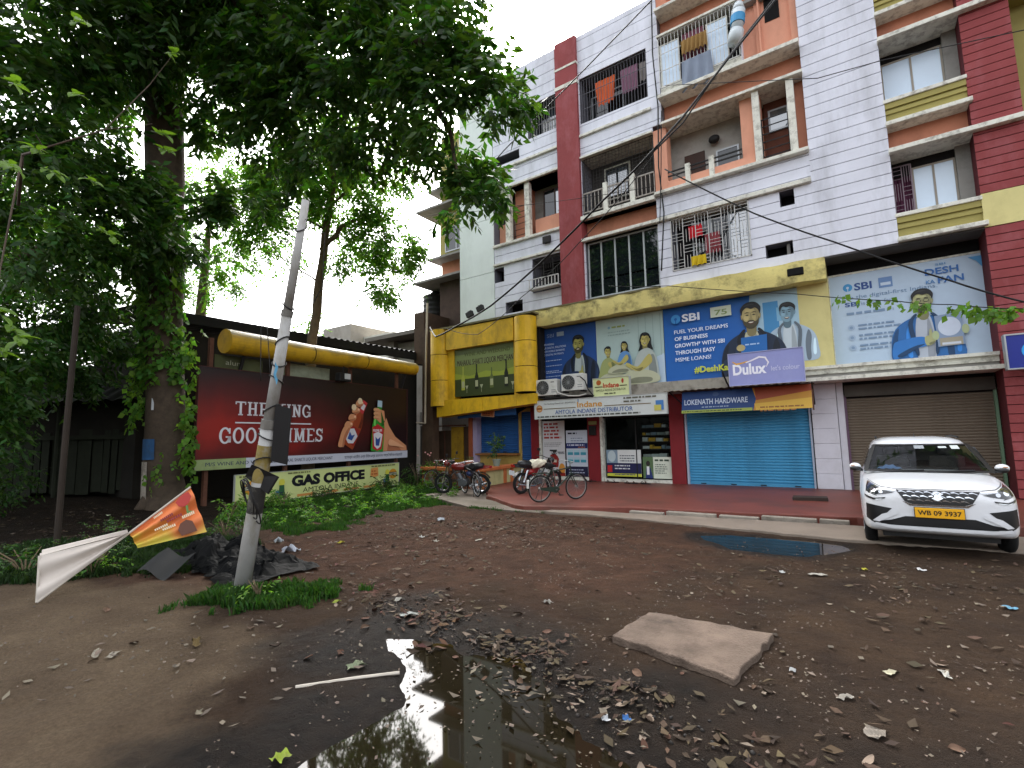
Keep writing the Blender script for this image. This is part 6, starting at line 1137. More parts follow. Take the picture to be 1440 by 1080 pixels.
# grass
def grass(name, polys, n, h, seed, label, m, lean=.5):
    g = np.random.default_rng(seed); V = []; 
    P = []
    for poly, wgt in polys:
        xs = [q[0] for q in poly]; ys = [q[1] for q in poly]; k = int(n*wgt); x = g.uniform(min(xs)-.3, max(xs)+.3, k*2); y = g.uniform(min(ys)-.3, max(ys)+.3, k*2)
        d = sdist(x, y, poly) + (fbm(x*3, y*3, 3)-.5)*.7; keep = (d < 0) & (g.uniform(0,1,len(x)) < np.clip(-d*2.2+.12, .05, 1)) & (fbm(x*2.6+5, y*2.6, 4) > .40+.12*g.random(len(x))); P.append(np.stack([x[keep], y[keep]], 1))
    P = np.concatenate(P); z = hg(P[:,0], P[:,1]); k = len(P); a = g.uniform(0, 6.28, k); hh = h*g.uniform(.25,1.5,k)*(.1+1.7*fbm(P[:,0]*3, P[:,1]*3, 3)**1.3); w = .006+.006*g.random(k); ln = lean*hh*g.uniform(.2,1.3,k); b2 = g.uniform(0,6.28,k)
    c, s_ = np.cos(a)*w, np.sin(a)*w; lx, ly = np.cos(b2)*ln, np.sin(b2)*ln; X, Y = P[:,0], P[:,1]
    V = np.stack([np.stack([X-c,Y-s_,z-.01],1), np.stack([X+c,Y+s_,z-.01],1), np.stack([X+c*.7+lx*.4,Y+s_*.7+ly*.4,z+hh*.65],1), np.stack([X+lx,Y+ly,z+hh*.95],1)], 1).reshape(-1,3)
    q = np.arange(k)*4; F = np.concatenate([np.stack([q,q+1,q+2],1), np.stack([q,q+2,q+3],1)]); return tag(link(mesh_np(name, V, F), name, m), label, kind='stuff')
gm1 = mat('grass_green', '#264514', .6, .2, 2, trans=.3, island=.35); gm2 = mat('grass_dark', '#1f3414', .6, .25, 2, trans=.25, island=.35)
grass('grass', [([(-5.9,2.3),(-6.3,2.9),(-5.4,3.75),(-4.7,3.9),(-4.5,3.6),(-5.0,2.75)],.8)], 60000, .10, 31, 'bright green grass tuft round the foot of the pole', gm1)
grass('grass', [([(-8.6,5.3),(-11.6,5.4),(-13.2,7),(-13.9,13),(-11.5,13.2),(-8.9,9.9),(-9.2,8.0),(-8.2,6.0)],1.0)], 170000, .085, 32, 'green grass strip in front of the hoardings', gm1)
grass('weeds', [([(-10.6,1.0),(-12,2.5),(-11,4.5),(-8.2,4.6),(-7.2,3.0),(-8.2,2.0),(-9,1.3)],1.0)], 90000, .10, 33, 'dark ragged grass under the fallen banner', gm2)
g_ = np.random.default_rng(77); wd_ = [(x_, y_, float(hg(x_, y_))+.03, .16+.1*g_.random()) for x_, y_ in zip(g_.uniform(-13.4,-9.2,70), g_.uniform(5.6,12.8,70)) if float(sdist(np.array([x_]), np.array([y_]), [(-8.6,5.3),(-11.6,5.4),(-13.2,7),(-13.9,13),(-11.5,13.2),(-8.9,9.9),(-9.2,8.0),(-8.2,6.0)])[0]) < -.1]
tag(link(blob_leaves('ground_weeds', wd_, 900, .07, 78, spread=.12, per=5), 'ground_weeds', leafm), 'broad-leaved weeds growing through the grass strip', kind='stuff')
grass('weeds', [([(-8.1,9.5),(-6.0,9.75),(-5.9,9.95),(-8.3,10.0)],.5),([(-6.9,10.1),(-5.6,10.2),(-5.5,10.4),(-6.8,10.5)],.4)], 14000, .06, 34, 'thin grass in the crack of the apron', gm1)

# ------------------------------------------------------------------ white car
cw_ = mat('white_car_paint', '#dadcdf', .25, .05, 1.5, dirt=.22, dirt_col='#8d8477', dirt_scale=2.2, spec=.6); cw_.node_tree.nodes['Principled BSDF'].inputs['Coat Weight'].default_value = .6
blk = mat('black_trim', '#121315', .4, 0, spec=.5); rub = mat('tyre_rubber', '#171717', .85, .15, 20); chrome = mat('chrome', '#c9cdd2', .12, 0, metal=1.0); lamp = mat('lamp_lens', '#2a2d31', .08, 0, spec=.9)
CAR = thing('parked_car', 'white people carrier facing the camera with a yellow number plate', 'car', (.77, 8.86, 0), local=True)
st = [(0,.50,.80,.36),(.025,.64,.875,.33),(.08,.74,.93,.30),(.2,.81,.965,.27),(.4,.845,1.0,.25),(.75,.86,1.035,.24),(1.1,.865,1.075,.24),(1.6,.865,1.08,.24),(2.6,.865,1.09,.24),(3.6,.865,1.1,.25),(4.15,.85,1.1,.27),(4.33,.78,1.06,.32)]
def sect(y, w, t, b_):
    h = [(0,t),(.35*w,t-.002),(.62*w,t-.012),(.82*w,t-.035),(.94*w,t-.085),(.99*w,t-.19),(w,t-.33 if t-.33 > b_+.2 else b_+.22),(.995*w,b_+.12),(.96*w,b_+.03),(.85*w,b_),(0,b_)]
    return [(-x, y, z) for x, z in h[::-1][1:-1]] + [(x, y, z) for x, z in h] 
cb = MB(); k = None
for s_ in st:
    r_ = sect(*s_); k = len(r_); cb.v += r_
for i in range(len(st)-1):
    for j in range(k): cb.f.append((i*k+j, i*k+(j+1)%k, (i+1)*k+(j+1)%k, (i+1)*k+j))
cb.f.append(tuple(range(k))[::-1]); cb.f.append(tuple((len(st)-1)*k+j for j in range(k)))
body = obj('body', cb, cw_, CAR, True, smooth=True, sub=2)
# wheel arches
cut = obj('cutter', MB().cyl((0,.83,.32),(1,0,0),.385,2.4,32).cyl((0,3.57,.32),(1,0,0),.385,2.4,32), None, None)
bo = body.modifiers.new('arch', 'BOOLEAN'); bo.object = cut; bo.operation = 'DIFFERENCE'; bo.solver = 'EXACT'
bpy.context.view_layer.update(); dg = bpy.context.evaluated_depsgraph_get(); nm = bpy.data.meshes.new_from_object(body.evaluated_get(dg)); body.modifiers.clear(); body.data = nm; bpy.data.objects.remove(cut)
for p_ in nm.polygons: p_.use_smooth = True
if not len(nm.materials): nm.materials.append(cw_)
try:
    bm = bmesh.new(); bm.from_mesh(nm); bvh = BVHTree.FromBMesh(bm); bm.free()
except Exception: bvh = None
def decal(name, pts, m, parent=CAR, off=.008, up=.0, cutn=3, both=False, sm=True):
    """piece laid on the car's nose: outline in x-z, projected back on the body"""
    out = []
    for sgn in ((1, -1) if both else (1,)):
        bm = bmesh.new(); vs = [bm.verts.new((x*sgn, 0, z)) for x, z in (pts if sgn == 1 else pts[::-1])]; bm.faces.new(vs); bmesh.ops.triangulate(bm, faces=bm.faces[:])
        for _ in range(cutn): bmesh.ops.subdivide_edges(bm, edges=[e_ for e_ in bm.edges if e_.calc_length() > .04], cuts=1); bmesh.ops.triangulate(bm, faces=bm.faces[:])
        for v in bm.verts:
            hit = bvh.ray_cast(Vector((v.co.x, -2, v.co.z)), Vector((0,1,0))) if bvh else (None,)
            v.co.y = (hit[0].y if hit[0] is not None else .4) - off
        me = bpy.data.meshes.new(name); bm.to_mesh(me); bm.free(); out.append(link(me, name, m, parent, True, smooth=sm))
    return out
grl = decal('grille', [(-.44,.885),(.44,.885),(.35,.73),(.27,.70),(-.27,.70),(-.35,.73)], blk, off=.006)[0]
decal('grille_trim', [(-.38,.735),(-.28,.70),(.28,.70),(.38,.735),(.30,.675),(-.30,.675)], chrome, off=.012)
for row in range(3):
    for i in range(-4, 5):
        x = i*.092 + (.046 if row % 2 else 0); z = .865-row*.055
        if abs(x) > .41 - row*.05: continue
        decal('grille_wing', [(x-.045,z+.004),(x-.01,z+.012),(x+.04,z-.012),(x+.045,z-.022),(x,z-.004),(x-.04,z-.008)], chrome, off=.014, cutn=1)
decal('badge', [(-.062,.842),(.0,.88),(.062,.85),(.038,.836),(.0,.856),(-.022,.842),(.062,.79),(.0,.75),(-.062,.785),(-.038,.798),(.0,.776),(.022,.79)], chrome, off=.024, cutn=1)
decal('hood_gap', [(-.46,.902),(.46,.902),(.46,.894),(-.46,.894)], blk, off=.004)
for s_ in (1, -1): decal('hood_gap', [(x*s_, z) for x, z in ([(.46,.902),(.60,.915),(.755,.978),(.757,.970),(.60,.907),(.46,.893)] if s_ == 1 else [(.46,.893),(.60,.907),(.757,.970),(.755,.978),(.60,.915),(.46,.902)])], blk, off=.004); decal('bumper_gap', [(x*s_, z) for x, z in ([(.66,.795),(.785,.83),(.787,.822),(.66,.787)] if s_ == 1 else [(.66,.787),(.787,.822),(.785,.83),(.66,.795)])], blk, off=.004)
for s_ in (1, -1):
    q = lambda pts: [(x*s_, z) for x, z in (pts if s_ == 1 else pts[::-1])]
    hl = decal('headlight', q([(.46,.845),(.60,.875),(.755,.955),(.775,.90),(.785,.835),(.70,.80),(.56,.82)]), lamp, off=.010)[0]
    decal('headlight_trim', q([(.44,.885),(.60,.895),(.76,.968),(.757,.952),(.60,.876),(.44,.86)]), chrome, off=.014)
    for xx, zz, rr in ((.70,.87,.032),(.61,.85,.026)):
        decal('bulb', [(s_*xx+rr*math.cos(a), zz+rr*math.sin(a)) for a in [i*math.pi/6*(1 if True else -1) for i in range(12)]], chrome, off=.016, cutn=1)
    decal('running_lamp', q([(.56,.775),(.70,.755),(.80,.79),(.80,.765),(.70,.735),(.57,.755)]), blk, off=.010); decal('running_lamp_trim', q([(.60,.752),(.70,.738),(.79,.768),(.79,.758),(.70,.728),(.60,.742)]), chrome, off=.014)
    decal('fog_recess', q([(.50,.625),(.62,.645),(.79,.67),(.80,.46),(.74,.42),(.62,.50)]), blk, off=.006); decal('fog_blade', q([(.46,.60),(.62,.54),(.73,.44),(.66,.43),(.56,.49),(.44,.555)]), cw_, off=.02)
decal('lower_grille', [(-.36,.53),(.36,.53),(.52,.47),(.74,.42),(-.74,.42),(-.52,.47)][0:3] + [(.74,.425),(.70,.40),(-.70,.40),(-.74,.425),(-.52,.47)], blk, off=.008)
decal('skid_trim', [(-.70,.42),(-.5,.395),(.5,.395),(.70,.42),(.72,.385),(.52,.352),(-.52,.352),(-.72,.385)], cw_, off=.03)
pl = decal('number_plate_holder', [(-.262,.52),(.262,.52),(.262,.665),(-.262,.665)], blk, off=.03)
npl = obj('number_plate', MB().box(-.255,.255,-.045,-.03,.527,.657), mat('plate_yellow','#e0a51c',.4,.0), CAR, True, bevel=.006)
tt = text('WB 09 3937', -.225, .565, .45, .062, pr('#1c1a14'), CAR, y=-.048, bold=.02, name='plate_lettering')
# greenhouse with an open windscreen
lv = [(1.02,1.02,4.28,.80),(1.08,1.15,4.27,.785),(1.2,1.40,4.22,.735),(1.33,1.68,4.15,.69),(1.455,1.95,4.06,.645),(1.52,2.12,3.98,.60),(1.565,2.35,3.85,.50),(1.59,2.6,3.6,.34)]
gh = MB(); nk = 40
def foot(f, r_, w):
    pts = []
    for i in range(nk):
        a = 2*math.pi*(i+.5)/nk; c, s2 = math.cos(a), math.sin(a); ex = .38; x = w*math.copysign(abs(c)**ex, c); yy = math.copysign(abs(s2)**ex, s2); y = (f+r_)/2 + yy*(r_-f)/2
        if yy < 0: y -= .09*(1-(x/w)**2)*(-yy)
        pts.append((x, y))
    return pts
for z, f, r_, w in lv: gh.v += [(x, y, z) for x, y in foot(f, r_, w)]
for j in range(len(lv)-1):
    for i in range(nk):
        a = 2*math.pi*(i+1)/nk; i2 = (i+1) % nk; zc = lv[j][0]
        x0 = (gh.v[j*nk+i][0]+gh.v[j*nk+i2][0])/2; front = math.sin(a) < -.35 and abs(x0) < lv[j][3]*.93
        if front and 1 <= j <= 3: continue
        gh.f.append((j*nk+i, j*nk+i2, (j+1)*nk+i2, (j+1)*nk+i))
gh.f.append(tuple((len(lv)-1)*nk+i for i in range(nk)))
obj('roof', gh, cw_, CAR, True, smooth=True)
def wsf(u, v):
    z = 1.075+.385*v; f = 1.14+(z-1.08)*2.13; w = .79-.38*(z-1.08); x = (u*2-1)*(w-.02); return (x, f-.10*(1-(x/w)**2)+.03*(abs(u*2-1)**6), z)
obj('windscreen', MB().grid(wsf, 24, 10), glass('windscreen_glass', '#0c0f10', .3, .55), CAR, True, smooth=True)
def strip(u0, u1, v0, v1, name, m, n=16, off=.006): obj(name, MB().grid(lambda u, v: (lambda p_: (p_[0], p_[1]-off, p_[2]+off))(wsf(u0+(u1-u0)*u, v0+(v1-v0)*v)), n, 2), m, CAR, True, smooth=True)
strip(0,1,-.04,.03,'windscreen_seal',blk); strip(0,1,.97,1.03,'windscreen_seal',blk); strip(-.01,.03,0,1,'windscreen_seal',blk); strip(.97,1.01,0,1,'windscreen_seal',blk)
strip(.80,.88,.82,.96,'sticker',mat('sticker_white','#b8c0be'),4); strip(.68,.76,.86,.93,'sticker',mat('sticker_white',''),4)
strip(.44,.54,.84,.97,'mirror_mount',mat('mount_grey','#8a9094'),4)
for u0 in (.12, .5): obj('wiper', MB().tube([tuple(Vector(wsf(u0+.36*t_, -.02+.06*t_)) + Vector((0,-.03,.01))) for t_ in (0,.25,.5,.75,1)], .01, 6), blk, CAR, True)
for s_ in (-1, 1):
    for a, c in ((1.75,2.55),(2.6,3.35),(3.4,4.0)):
        obj('side_window', MB().add([(s_*.80,a-.35 if a < 1.8 else a,1.09),(s_*.80,c,1.09),(s_*.685,c,1.42),(s_*.685,a+.1 if a < 1.8 else a,1.42)], [(0,1,2,3)]), glass('side_glass','#0c0f10',.3), CAR, True)
    mb = MB(); mb.blob((s_*.90,1.42,1.12), .085,.06,.06, 14, 10); mr_ = obj('mirror', mb, cw_, CAR, True, smooth=True); obj('mirror_base', MB().blob((s_*.895,1.40,1.09), .08,.065,.045, 12, 8).tube([(s_*.80,1.45,1.06),(s_*.9,1.42,1.09)], .025), blk, mr_, True, smooth=True); obj('indicator', MB().box(s_*.93-.025,s_*.93+.025,1.355,1.37,1.13,1.14), mat('amber','#c07a2a',.3), mr_, True)
    obj('roof_rail', MB().tube([(s_*.56,2.4,1.575),(s_*.55,3.0,1.60),(s_*.55,3.7,1.585)], .014), blk, CAR, True)
dash = MB().grid(lambda u, v: (-.70+1.4*u, 1.18+.5*v, 1.085-.05*v+.02*math.sin(u*9)), 12, 4).box(-.70,.70,1.62,1.7,.9,1.05); obj('dashboard', dash, mat('dash_grey','#2c2a28',.8), CAR, True)
obj('steering_wheel', MB().ring((-.33,1.78,1.12),(0,.85,.5),.18,.014,24,6).cyl((-.33,1.79,1.12),(0,.85,.5),.05,.03), blk, CAR, True)
for x in (-.36, .36): obj('front_seat', MB().box(x-.23,x+.23,2.1,2.22,.7,1.28).box(x-.12,x+.12,2.12,2.2,1.3,1.44), mat('seat_grey','#4d4a47',.9), CAR, True, bevel=.04)
obj('cabin_floor', MB().box(-.76,.76,1.6,4.2,1.0,1.11), mat('dash_grey',''), CAR, True); obj('headlining', MB().box(-.4,.4,2.4,3.7,1.50,1.53), mat('seat_grey',''), CAR, True)
tag(obj('cloth', MB().grid(lambda u, v: (.77-.60+.32*u, 8.86+1.22+.2*v, 1.10+.06*math.sin(math.pi*u)*math.sin(math.pi*v)+.01*math.sin(u*22)), 14, 8), mat('blue_cloth','#5f86b5',.9,.15,8), smooth=True), 'crumpled light blue cloth on the car dashboard', 'cloth')
obj('antenna', MB().tube([(.0,2.62,1.585),(.0,2.70,1.66)], [.012,.003], 6), blk, CAR, True)
for x in (-.76, .76):
    for y in (.83, 3.57):
        t = obj('wheel', MB().ring((x,y,.315),(1,0,0),.235,.085,36,10), rub, CAR, True, smooth=True); t.scale = (1,1,1)
        rm = MB().cyl((x,y,.315),(1,0,0),.2,.15,28); obj('rim', rm, mat('rim_grey','#8a8c90',.4,metal=.6), t, True); sp = MB()
        for k in range(5): a = k*2*math.pi/5; sp.obox((x+math.copysign(.08,x),y+.1*math.cos(a),.315+.1*math.sin(a)), (.006,0,0), (0,math.cos(a)*.1,math.sin(a)*.1), (0,-math.sin(a)*.02,math.cos(a)*.02))
        obj('spokes', sp, mat('rim_grey',''), t, True)
obj('underbody', MB().box(-.62,.62,.3,4.1,.2,.33), blk, CAR, True)

# ------------------------------------------------------------------ bicycles and motorcycles
def bicycle(label, loc, rz, frame='#26332a', rims='#8d8f8c', lean=4):
    t = thing('bicycle', label, 'bicycle', loc, None, rz, local=True); t.rotation_euler = (R(lean), 0, rz)
    fm = mat('bike_' + frame.strip('#'), frame, .45, .1); rm = mat('bike_rim_' + rims.strip('#'), rims, .35, metal=.6); r = .33
    for x, st_ in ((0, 0), (1.08, .0)):
        w = obj('wheel', MB().ring((x,0,r),(0,1,0),r-.015,.018,40,8), rub, t, True, smooth=True); obj('rim', MB().ring((x,0,r),(0,1,0),r-.04,.012,36,6), rm, w, True); sp = MB()
        for k in range(18): a = k*math.pi/9; sp.tube([(x+.02*math.cos(a+1),(-1)**k*.03,r+.02*math.sin(a+1)), (x+(r-.04)*math.cos(a),0,r+(r-.04)*math.sin(a))], .0022, 3, False)
        obj('spokes', sp, rm, w, True); obj('hub', MB().cyl((x,0,r),(0,1,0),.03,.09,12), rm, w, True)
    bb, sc, hd, hdt = (.46,0,.28), (.32,0,.78), (.92,0,.68), (.88,0,.86)
    obj('frame', MB().tube([bb, sc], .016).tube([bb, hd], .017).tube([(.335,0,.74), (.885,0,.82)], .016).tube([hd, hdt], .018).tube([(0,.05,r), bb], .010).tube([(0,-.05,r), bb], .010).tube([(0,.05,r), sc], .009).tube([(0,-.05,r), sc], .009), fm, t, True)
    obj('fork', MB().tube([(.92,.03,.68),(.96,.05,.55),(1.08,.05,r)], .011).tube([(.92,-.03,.68),(.96,-.05,.55),(1.08,-.05,r)], .011), fm, t, True)
    obj('handlebar', MB().tube([(.88,0,.86),(.87,0,.95)], .012).tube([(.70,-.27,.95),(.80,-.25,.97),(.89,-.1,.97),(.89,.1,.97),(.80,.25,.97),(.70,.27,.95)], .011), rm, t, True)
    obj('saddle', MB().tube([(.18,0,.88),(.26,0,.885),(.38,0,.88),(.46,0,.87)], [.08,.085,.04,.02], 10).tube([sc,(.31,0,.87)], .012), rub, t, True)
    obj('carrier', MB().box(-.2,.25,-.07,-.055,.70,.715).box(-.2,.25,.055,.07,.70,.715).box(-.2,-.185,-.07,.07,.70,.715).box(.0,.015,-.07,.07,.70,.715).tube([(-.15,.06,.70),(0,.05,r)], .006).tube([(-.15,-.06,.70),(0,-.05,r)], .006), fm, t, True)
    mg = MB()
    for x, a0, a1 in ((0,20,190),(1.08,40,150)):
        mg.grid(lambda u, v, x=x, a0=a0, a1=a1: (x+(r+.03)*math.cos(R(a0+(a1-a0)*u)), (v-.5)*.05, r+(r+.03)*math.sin(R(a0+(a1-a0)*u))), 16, 2)
    obj('mudguard', mg, fm, t, True); obj('chainwheel', MB().ring(bb,(0,1,0),.085,.006,24,4).cyl(bb,(0,1,0),.03,.1,12), rm, t, True)
    obj('pedal', MB().tube([(.46,-.06,.28),(.55,-.07,.16)], .008).box(.50,.60,-.14,-.06,.15,.17).tube([(.46,.06,.28),(.37,.07,.40)], .008).box(.32,.42,.06,.14,.39,.41), blk, t, True); obj('chain_guard', MB().add([(.0,-.05,.30),(.46,-.05,.21),(.56,-.05,.30),(.46,-.05,.37),(0,-.05,.36)], [(0,1,2,3,4)]), fm, t, True); obj('stand', MB().tube([(.02,.08,.3),(-.05,.14,.02)], .008).tube([(.02,-.08,.3),(-.05,-.14,.02)], .008), blk, t, True)
    return t
b1 = bicycle('black roadster bicycle standing alone in front of the red forecourt shop', (-6.62,10.62,.12), R(62))
obj('reflector', MB().box(-.36,-.33,-.03,.03,.36,.56), pr('#dadcd8'), b1, True)
def motorcycle(label, loc, rz, tank, accent, lean=5, plate=False):
    t = thing('motorcycle', label, 'motorcycle', loc, None, rz, local=True); t.rotation_euler = (R(lean), 0, rz)
    tm = mat('tank_' + tank.strip('#'), tank, .25, .0, spec=.7); am = mat('tank_' + accent.strip('#'), accent, .3, .0, spec=.6); me_ = mat('engine_grey', '#5d5f62', .45, .2, 9, metal=.6)
    for x in (0, 1.27):
        w = obj('wheel', MB().ring((x,0,.3),(0,1,0),.265,.045,36,10), rub, t, True, smooth=True); obj('rim', MB().ring((x,0,.3),(0,1,0),.215,.014,32,6), chrome, w, True); sp = MB()
        for k in range(5): a = k*2*math.pi/5; sp.obox((x+.1*math.cos(a),0,.3+.1*math.sin(a)), (math.cos(a)*.11,0,math.sin(a)*.11), (0,.015,0), (-math.sin(a)*.015,0,math.cos(a)*.015))
        obj('spokes', sp, me_, w, True)
    obj('engine', MB().box(.42,.72,-.11,.11,.24,.46).cyl((.5,0,.34),(0,1,0),.11,.28,16).tube([(.62,0,.42),(.74,0,.62)], .075, 12), me_, t, True, bevel=.015)
    obj('fuel_tank', MB().blob((.72,0,.82), .26,.14,.13, 18, 12), tm, t, True, smooth=True); obj('side_panel', MB().blob((.30,.0,.62), .17,.14,.10, 14, 8), am, t, True, smooth=True)
    obj('seat', MB().tube([(-.12,0,.86),(.05,0,.84),(.3,0,.80),(.5,0,.80)], [.08,.12,.13,.08], 14), blk, t, True, smooth=True)
    obj('tail', MB().add([(-.34,0,.86),(-.28,.07,.78),(.1,.11,.72),(.1,-.11,.72),(-.28,-.07,.78),(.1,0,.86)], [(0,1,2,5),(0,5,3,4),(1,4,3,2),(0,4,1)]), tm, t, True); obj('tail_lamp', MB().box(-.37,-.33,-.06,.06,.78,.84), mat('tail_red','#9a1a1a',.2), t, True)
    obj('frame', MB().tube([(.2,.1,.72),(.0,.1,.30)], .014).tube([(.2,-.1,.72),(.0,-.1,.30)], .014).tube([(1.0,0,.85),(.6,0,.30),(.0,.0,.30)], .018).tube([(1.0,0,.9),(.3,0,.72)], .018), blk, t, True)
    for s_ in (-1,1): obj('fork', MB().tube([(1.27,s_*.075,.3),(1.05,s_*.075,.92)], .022), chrome, t, True); obj('shock', MB().tube([(.0,s_*.12,.34),(.12,s_*.12,.68)], .028), chrome, t, True)
    obj('handlebar', MB().tube([(.86,-.36,1.02),(.97,-.25,1.03),(1.03,-.08,.98),(1.03,.08,.98),(.97,.25,1.03),(.86,.36,1.02)], .012), blk, t, True)
    for s_ in (-1,1): obj('mirror', MB().tube([(.96,s_*.26,1.03),(.94,s_*.32,1.17)], .005, 5).obox((.93,s_*.34,1.21), (.01,0,0), (0,.06,0), (0,0,.04)), blk, t, True)
    hl = obj('headlamp', MB().blob((1.12,0,.92), .09,.10,.11, 14, 10), tm, t, True, smooth=True); obj('lens', MB().cyl((1.195,0,.92),(1,0,0),.075,.02,20), chrome, hl, True)
    mg = MB()
    for x, a0, a1 in ((0,30,150),(1.27,30,150)): mg.grid(lambda u, v, x=x, a0=a0, a1=a1: (x+.35*math.cos(R(a0+(a1-a0)*u)), (v-.5)*.12, .3+.35*math.sin(R(a0+(a1-a0)*u))), 14, 2)
    obj('mudguard', mg, blk, t, True); obj('exhaust', MB().tube([(.6,-.12,.3),(.35,-.15,.22),(-.25,-.17,.30)], [.02,.03,.045], 12), chrome, t, True); obj('footrest', MB().tube([(.42,-.25,.28),(.42,.25,.28)], .012), blk, t, True)
    if plate: obj('number_plate', MB().box(-.385,-.37,-.11,.11,.55,.68), pr('#c9ccd0'), t, True)
    return t
motorcycle('black and red motorcycle with a white sack behind the front bicycle', (-8.1,12.0,.12), R(74), '#1f2024', '#8a1c1c', plate=True)
motorcycle('red motorcycle with blue seat cover at the corner of the low wall', (-9.55,12.0,.05), R(195), '#661411', '#1c2c58', lean=-5)
bicycle('old bicycle with bright rims leaning beside the red motorcycle', (-9.25,11.45,.04), R(150), '#2a2422', '#c4c6c8', -6)
bicycle('dark bicycle parked furthest left by the rusty gate', (-11.1,12.7,.03), R(188), '#3a2a24')
def sack():
    mb = MB()
    pts = []; n = 14
    return MB().grid(lambda u, v: (lambda a, t_: (-.36+.72*t_, .15*math.cos(a)*(math.sin(math.pi*min(.97,max(.03,t_)))**.45)+.012*math.sin(a*7+t_*19), .13*math.sin(a)*(math.sin(math.pi*min(.97,max(.03,t_)))**.45)+.015*math.sin(t_*23+a*3)))(2*math.pi*u, v), 28, 20)
s_ = obj('sack', sack(), mat('dirty_sack','#cfc9b4',.8,.1,5,dirt=.6,dirt_col='#7d6a44',dirt_scale=7), None, smooth=True); s_.location = (-7.85,12.35,.95); s_.rotation_euler = (.1,-.15,R(28)); tag(s_, 'dirty white sack tied across the black motorcycle', 'sack')

# ------------------------------------------------------------------ washing and bits on the balconies
def cloth(name, label, x0, x1, z0, z1, y, col, folds=4, taper=.0, amp=.03, hem=.05):
    m = mat('cloth_' + col.strip('#'), col, .9, .12, 3)
    def f(u, v):
        c = (x0+x1)/2; w = (x1-x0)*(1-taper*v); x = c+(u-.5)*w; z = z1-(z1-z0)*v*(1+hem*math.sin(u*math.pi*folds*2)); return (x, y+amp*math.sin(u*math.pi*folds*2+v*2)*(.4+v), z)
    return tag(obj(name, MB().grid(f, 36, 12), m, smooth=True), label, 'laundry')
cloth('hanging_cloth', 'bright orange cloth hanging behind the top floor grille', -7.1, -6.3, 13.75, 14.72, U+.2, '#d4643a', 3, .25)
cloth('hanging_cloth', 'faded mauve cloth hanging beside the orange one', -6.1, -5.45, 13.8, 14.75, U+.2, '#8a6478', 5, .1)
cloth('hanging_cloth', 'small grey cloth at the right end of the top floor grille', -5.4, -5.12, 14.0, 14.7, U+.2, '#8a8480', 2)
cloth('hanging_cloth', 'grey-blue cloth draped outside the caged top balcony', -3.85, -2.95, 12.72, 13.75, U-.2, '#7d8797', 3, -.12, .04)
cloth('hanging_cloth', 'mustard brown bundle of cloth on the caged top balcony', -3.85, -3.05, 14.0, 14.5, U-.17, '#8f7040', 6, 0, .05)
cloth('hanging_cloth', 'plum curtain behind the mustard bundle', -3.85, -3.15, 13.3, 14.9, U+.06, '#7b4a58', 5)
tag(obj('water_bottle', MB().tube([(-2.25,U-.25,13.55),(-2.2,U-.25,13.8),(-2.15,U-.25,13.95)], [.2,.22,.2], 18).tube([(-2.15,U-.25,13.95),(-2.08,U-.25,14.55)], [.16,.2], 18).tube([(-2.08,U-.25,14.55),(-2.06,U-.25,14.8)], [.2,.12], 18), mat('bottle_pale','#c3ccd0',.3,.05), smooth=True), 'pale plastic jar hung upside down outside the caged balcony', 'bottle')
tag(obj('bottle_label', MB().tube([(-2.13,U-.25,14.15),(-2.1,U-.25,14.4)], .205, 18), mat('label_blue','#3f8fc0',.5)), 'blue label band round the hanging plastic jar', 'label')
cloth('hanging_cloth', 'bright red cloth behind the white second floor grille', -4.02, -3.6, 7.9, 8.3, U+.05, '#c4202c', 2)
cloth('hanging_cloth', 'dull red cloth low behind the white second floor grille', -3.55, -3.1, 7.3, 7.95, U+.1, '#8a4248', 4)
cloth('hanging_cloth', 'small yellow rag caught on the second floor grille sill', -3.95, -3.5, 6.95, 7.25, U-.1, '#c4a81e', 3)
tag(obj('hanging_box', MB().box(-9.35,-9.0,U-.12,U-.02,9.0,9.28), blackm, bevel=.03), 'small black meter hanging on the wall left of the red stripe', 'meter')
tag(obj('hanging_lamp', MB().blob((-3.2,U+.7,11.3), .18,.12,.14), blackm, smooth=True), 'round dark lamp on the open balcony wall', 'lamp')
for i, (x, z) in enumerate(((-12.75,6.75),(-12.2,6.9))):
    tag(obj('flood_lamp', MB().tube([(x-.3,U-.1,z+.25),(x,U-.35,z+.1)], .015).obox((x+.05,U-.4,z), (.14,0,.05), (0,.08,0), (-.04,0,.1)), blackm), ('left','right')[i] + ' of two small dark lamps on the pale end wall above the yellow frame', 'lamp')
# ------------------------------------------------------------------ overhead cables
cabm = mat('cable_black', '#161616', .6, 0)
def cable(label, pts, r=.012, sag=.0, n=6, name='cable'):
    P = [Vector(p) for p in pts]; out = []
    for i in range(len(P)-1):
        for k in range(n): t_ = k/n; q = P[i].lerp(P[i+1], t_); q.z -= sag*4*t_*(1-t_); out.append(q)
    out.append(P[-1]); return tag(obj(name, MB().tube(out, r, 6), cabm, smooth=True), label, 'cable')
ext = Vector((-.96,13.76,12.94)) + (Vector((-.96,13.76,12.94))-Vector((-3.86,12.26,9.13)))*.6
cable('thick twisted black cable rising from the balcony junction to the top', [ext, (-.96,13.76,12.94), (-1.99,13.23,11.58), (-3.18,12.62,9.95), (-3.86,12.26,9.13)], .03)
cable('second black cable twisted beside the thick rising one', [ext+Vector((-.3,.1,0)), (-1.15,13.7,12.8), (-2.2,13.2,11.4), (-3.2,12.7,9.85), (-4.2,12.3,8.9)], .022)
cable('thick black cable falling leftward to the yellow frame', [(-3.86,12.26,9.13),(-5.41,12.51,8.34),(-7.78,12.86,7.11),(-10.04,13.25,6.21),(-11.75,13.36,5.75),(-12.84,13.5,5.55),(-14.2,14.6,6.3)], .03, .03)
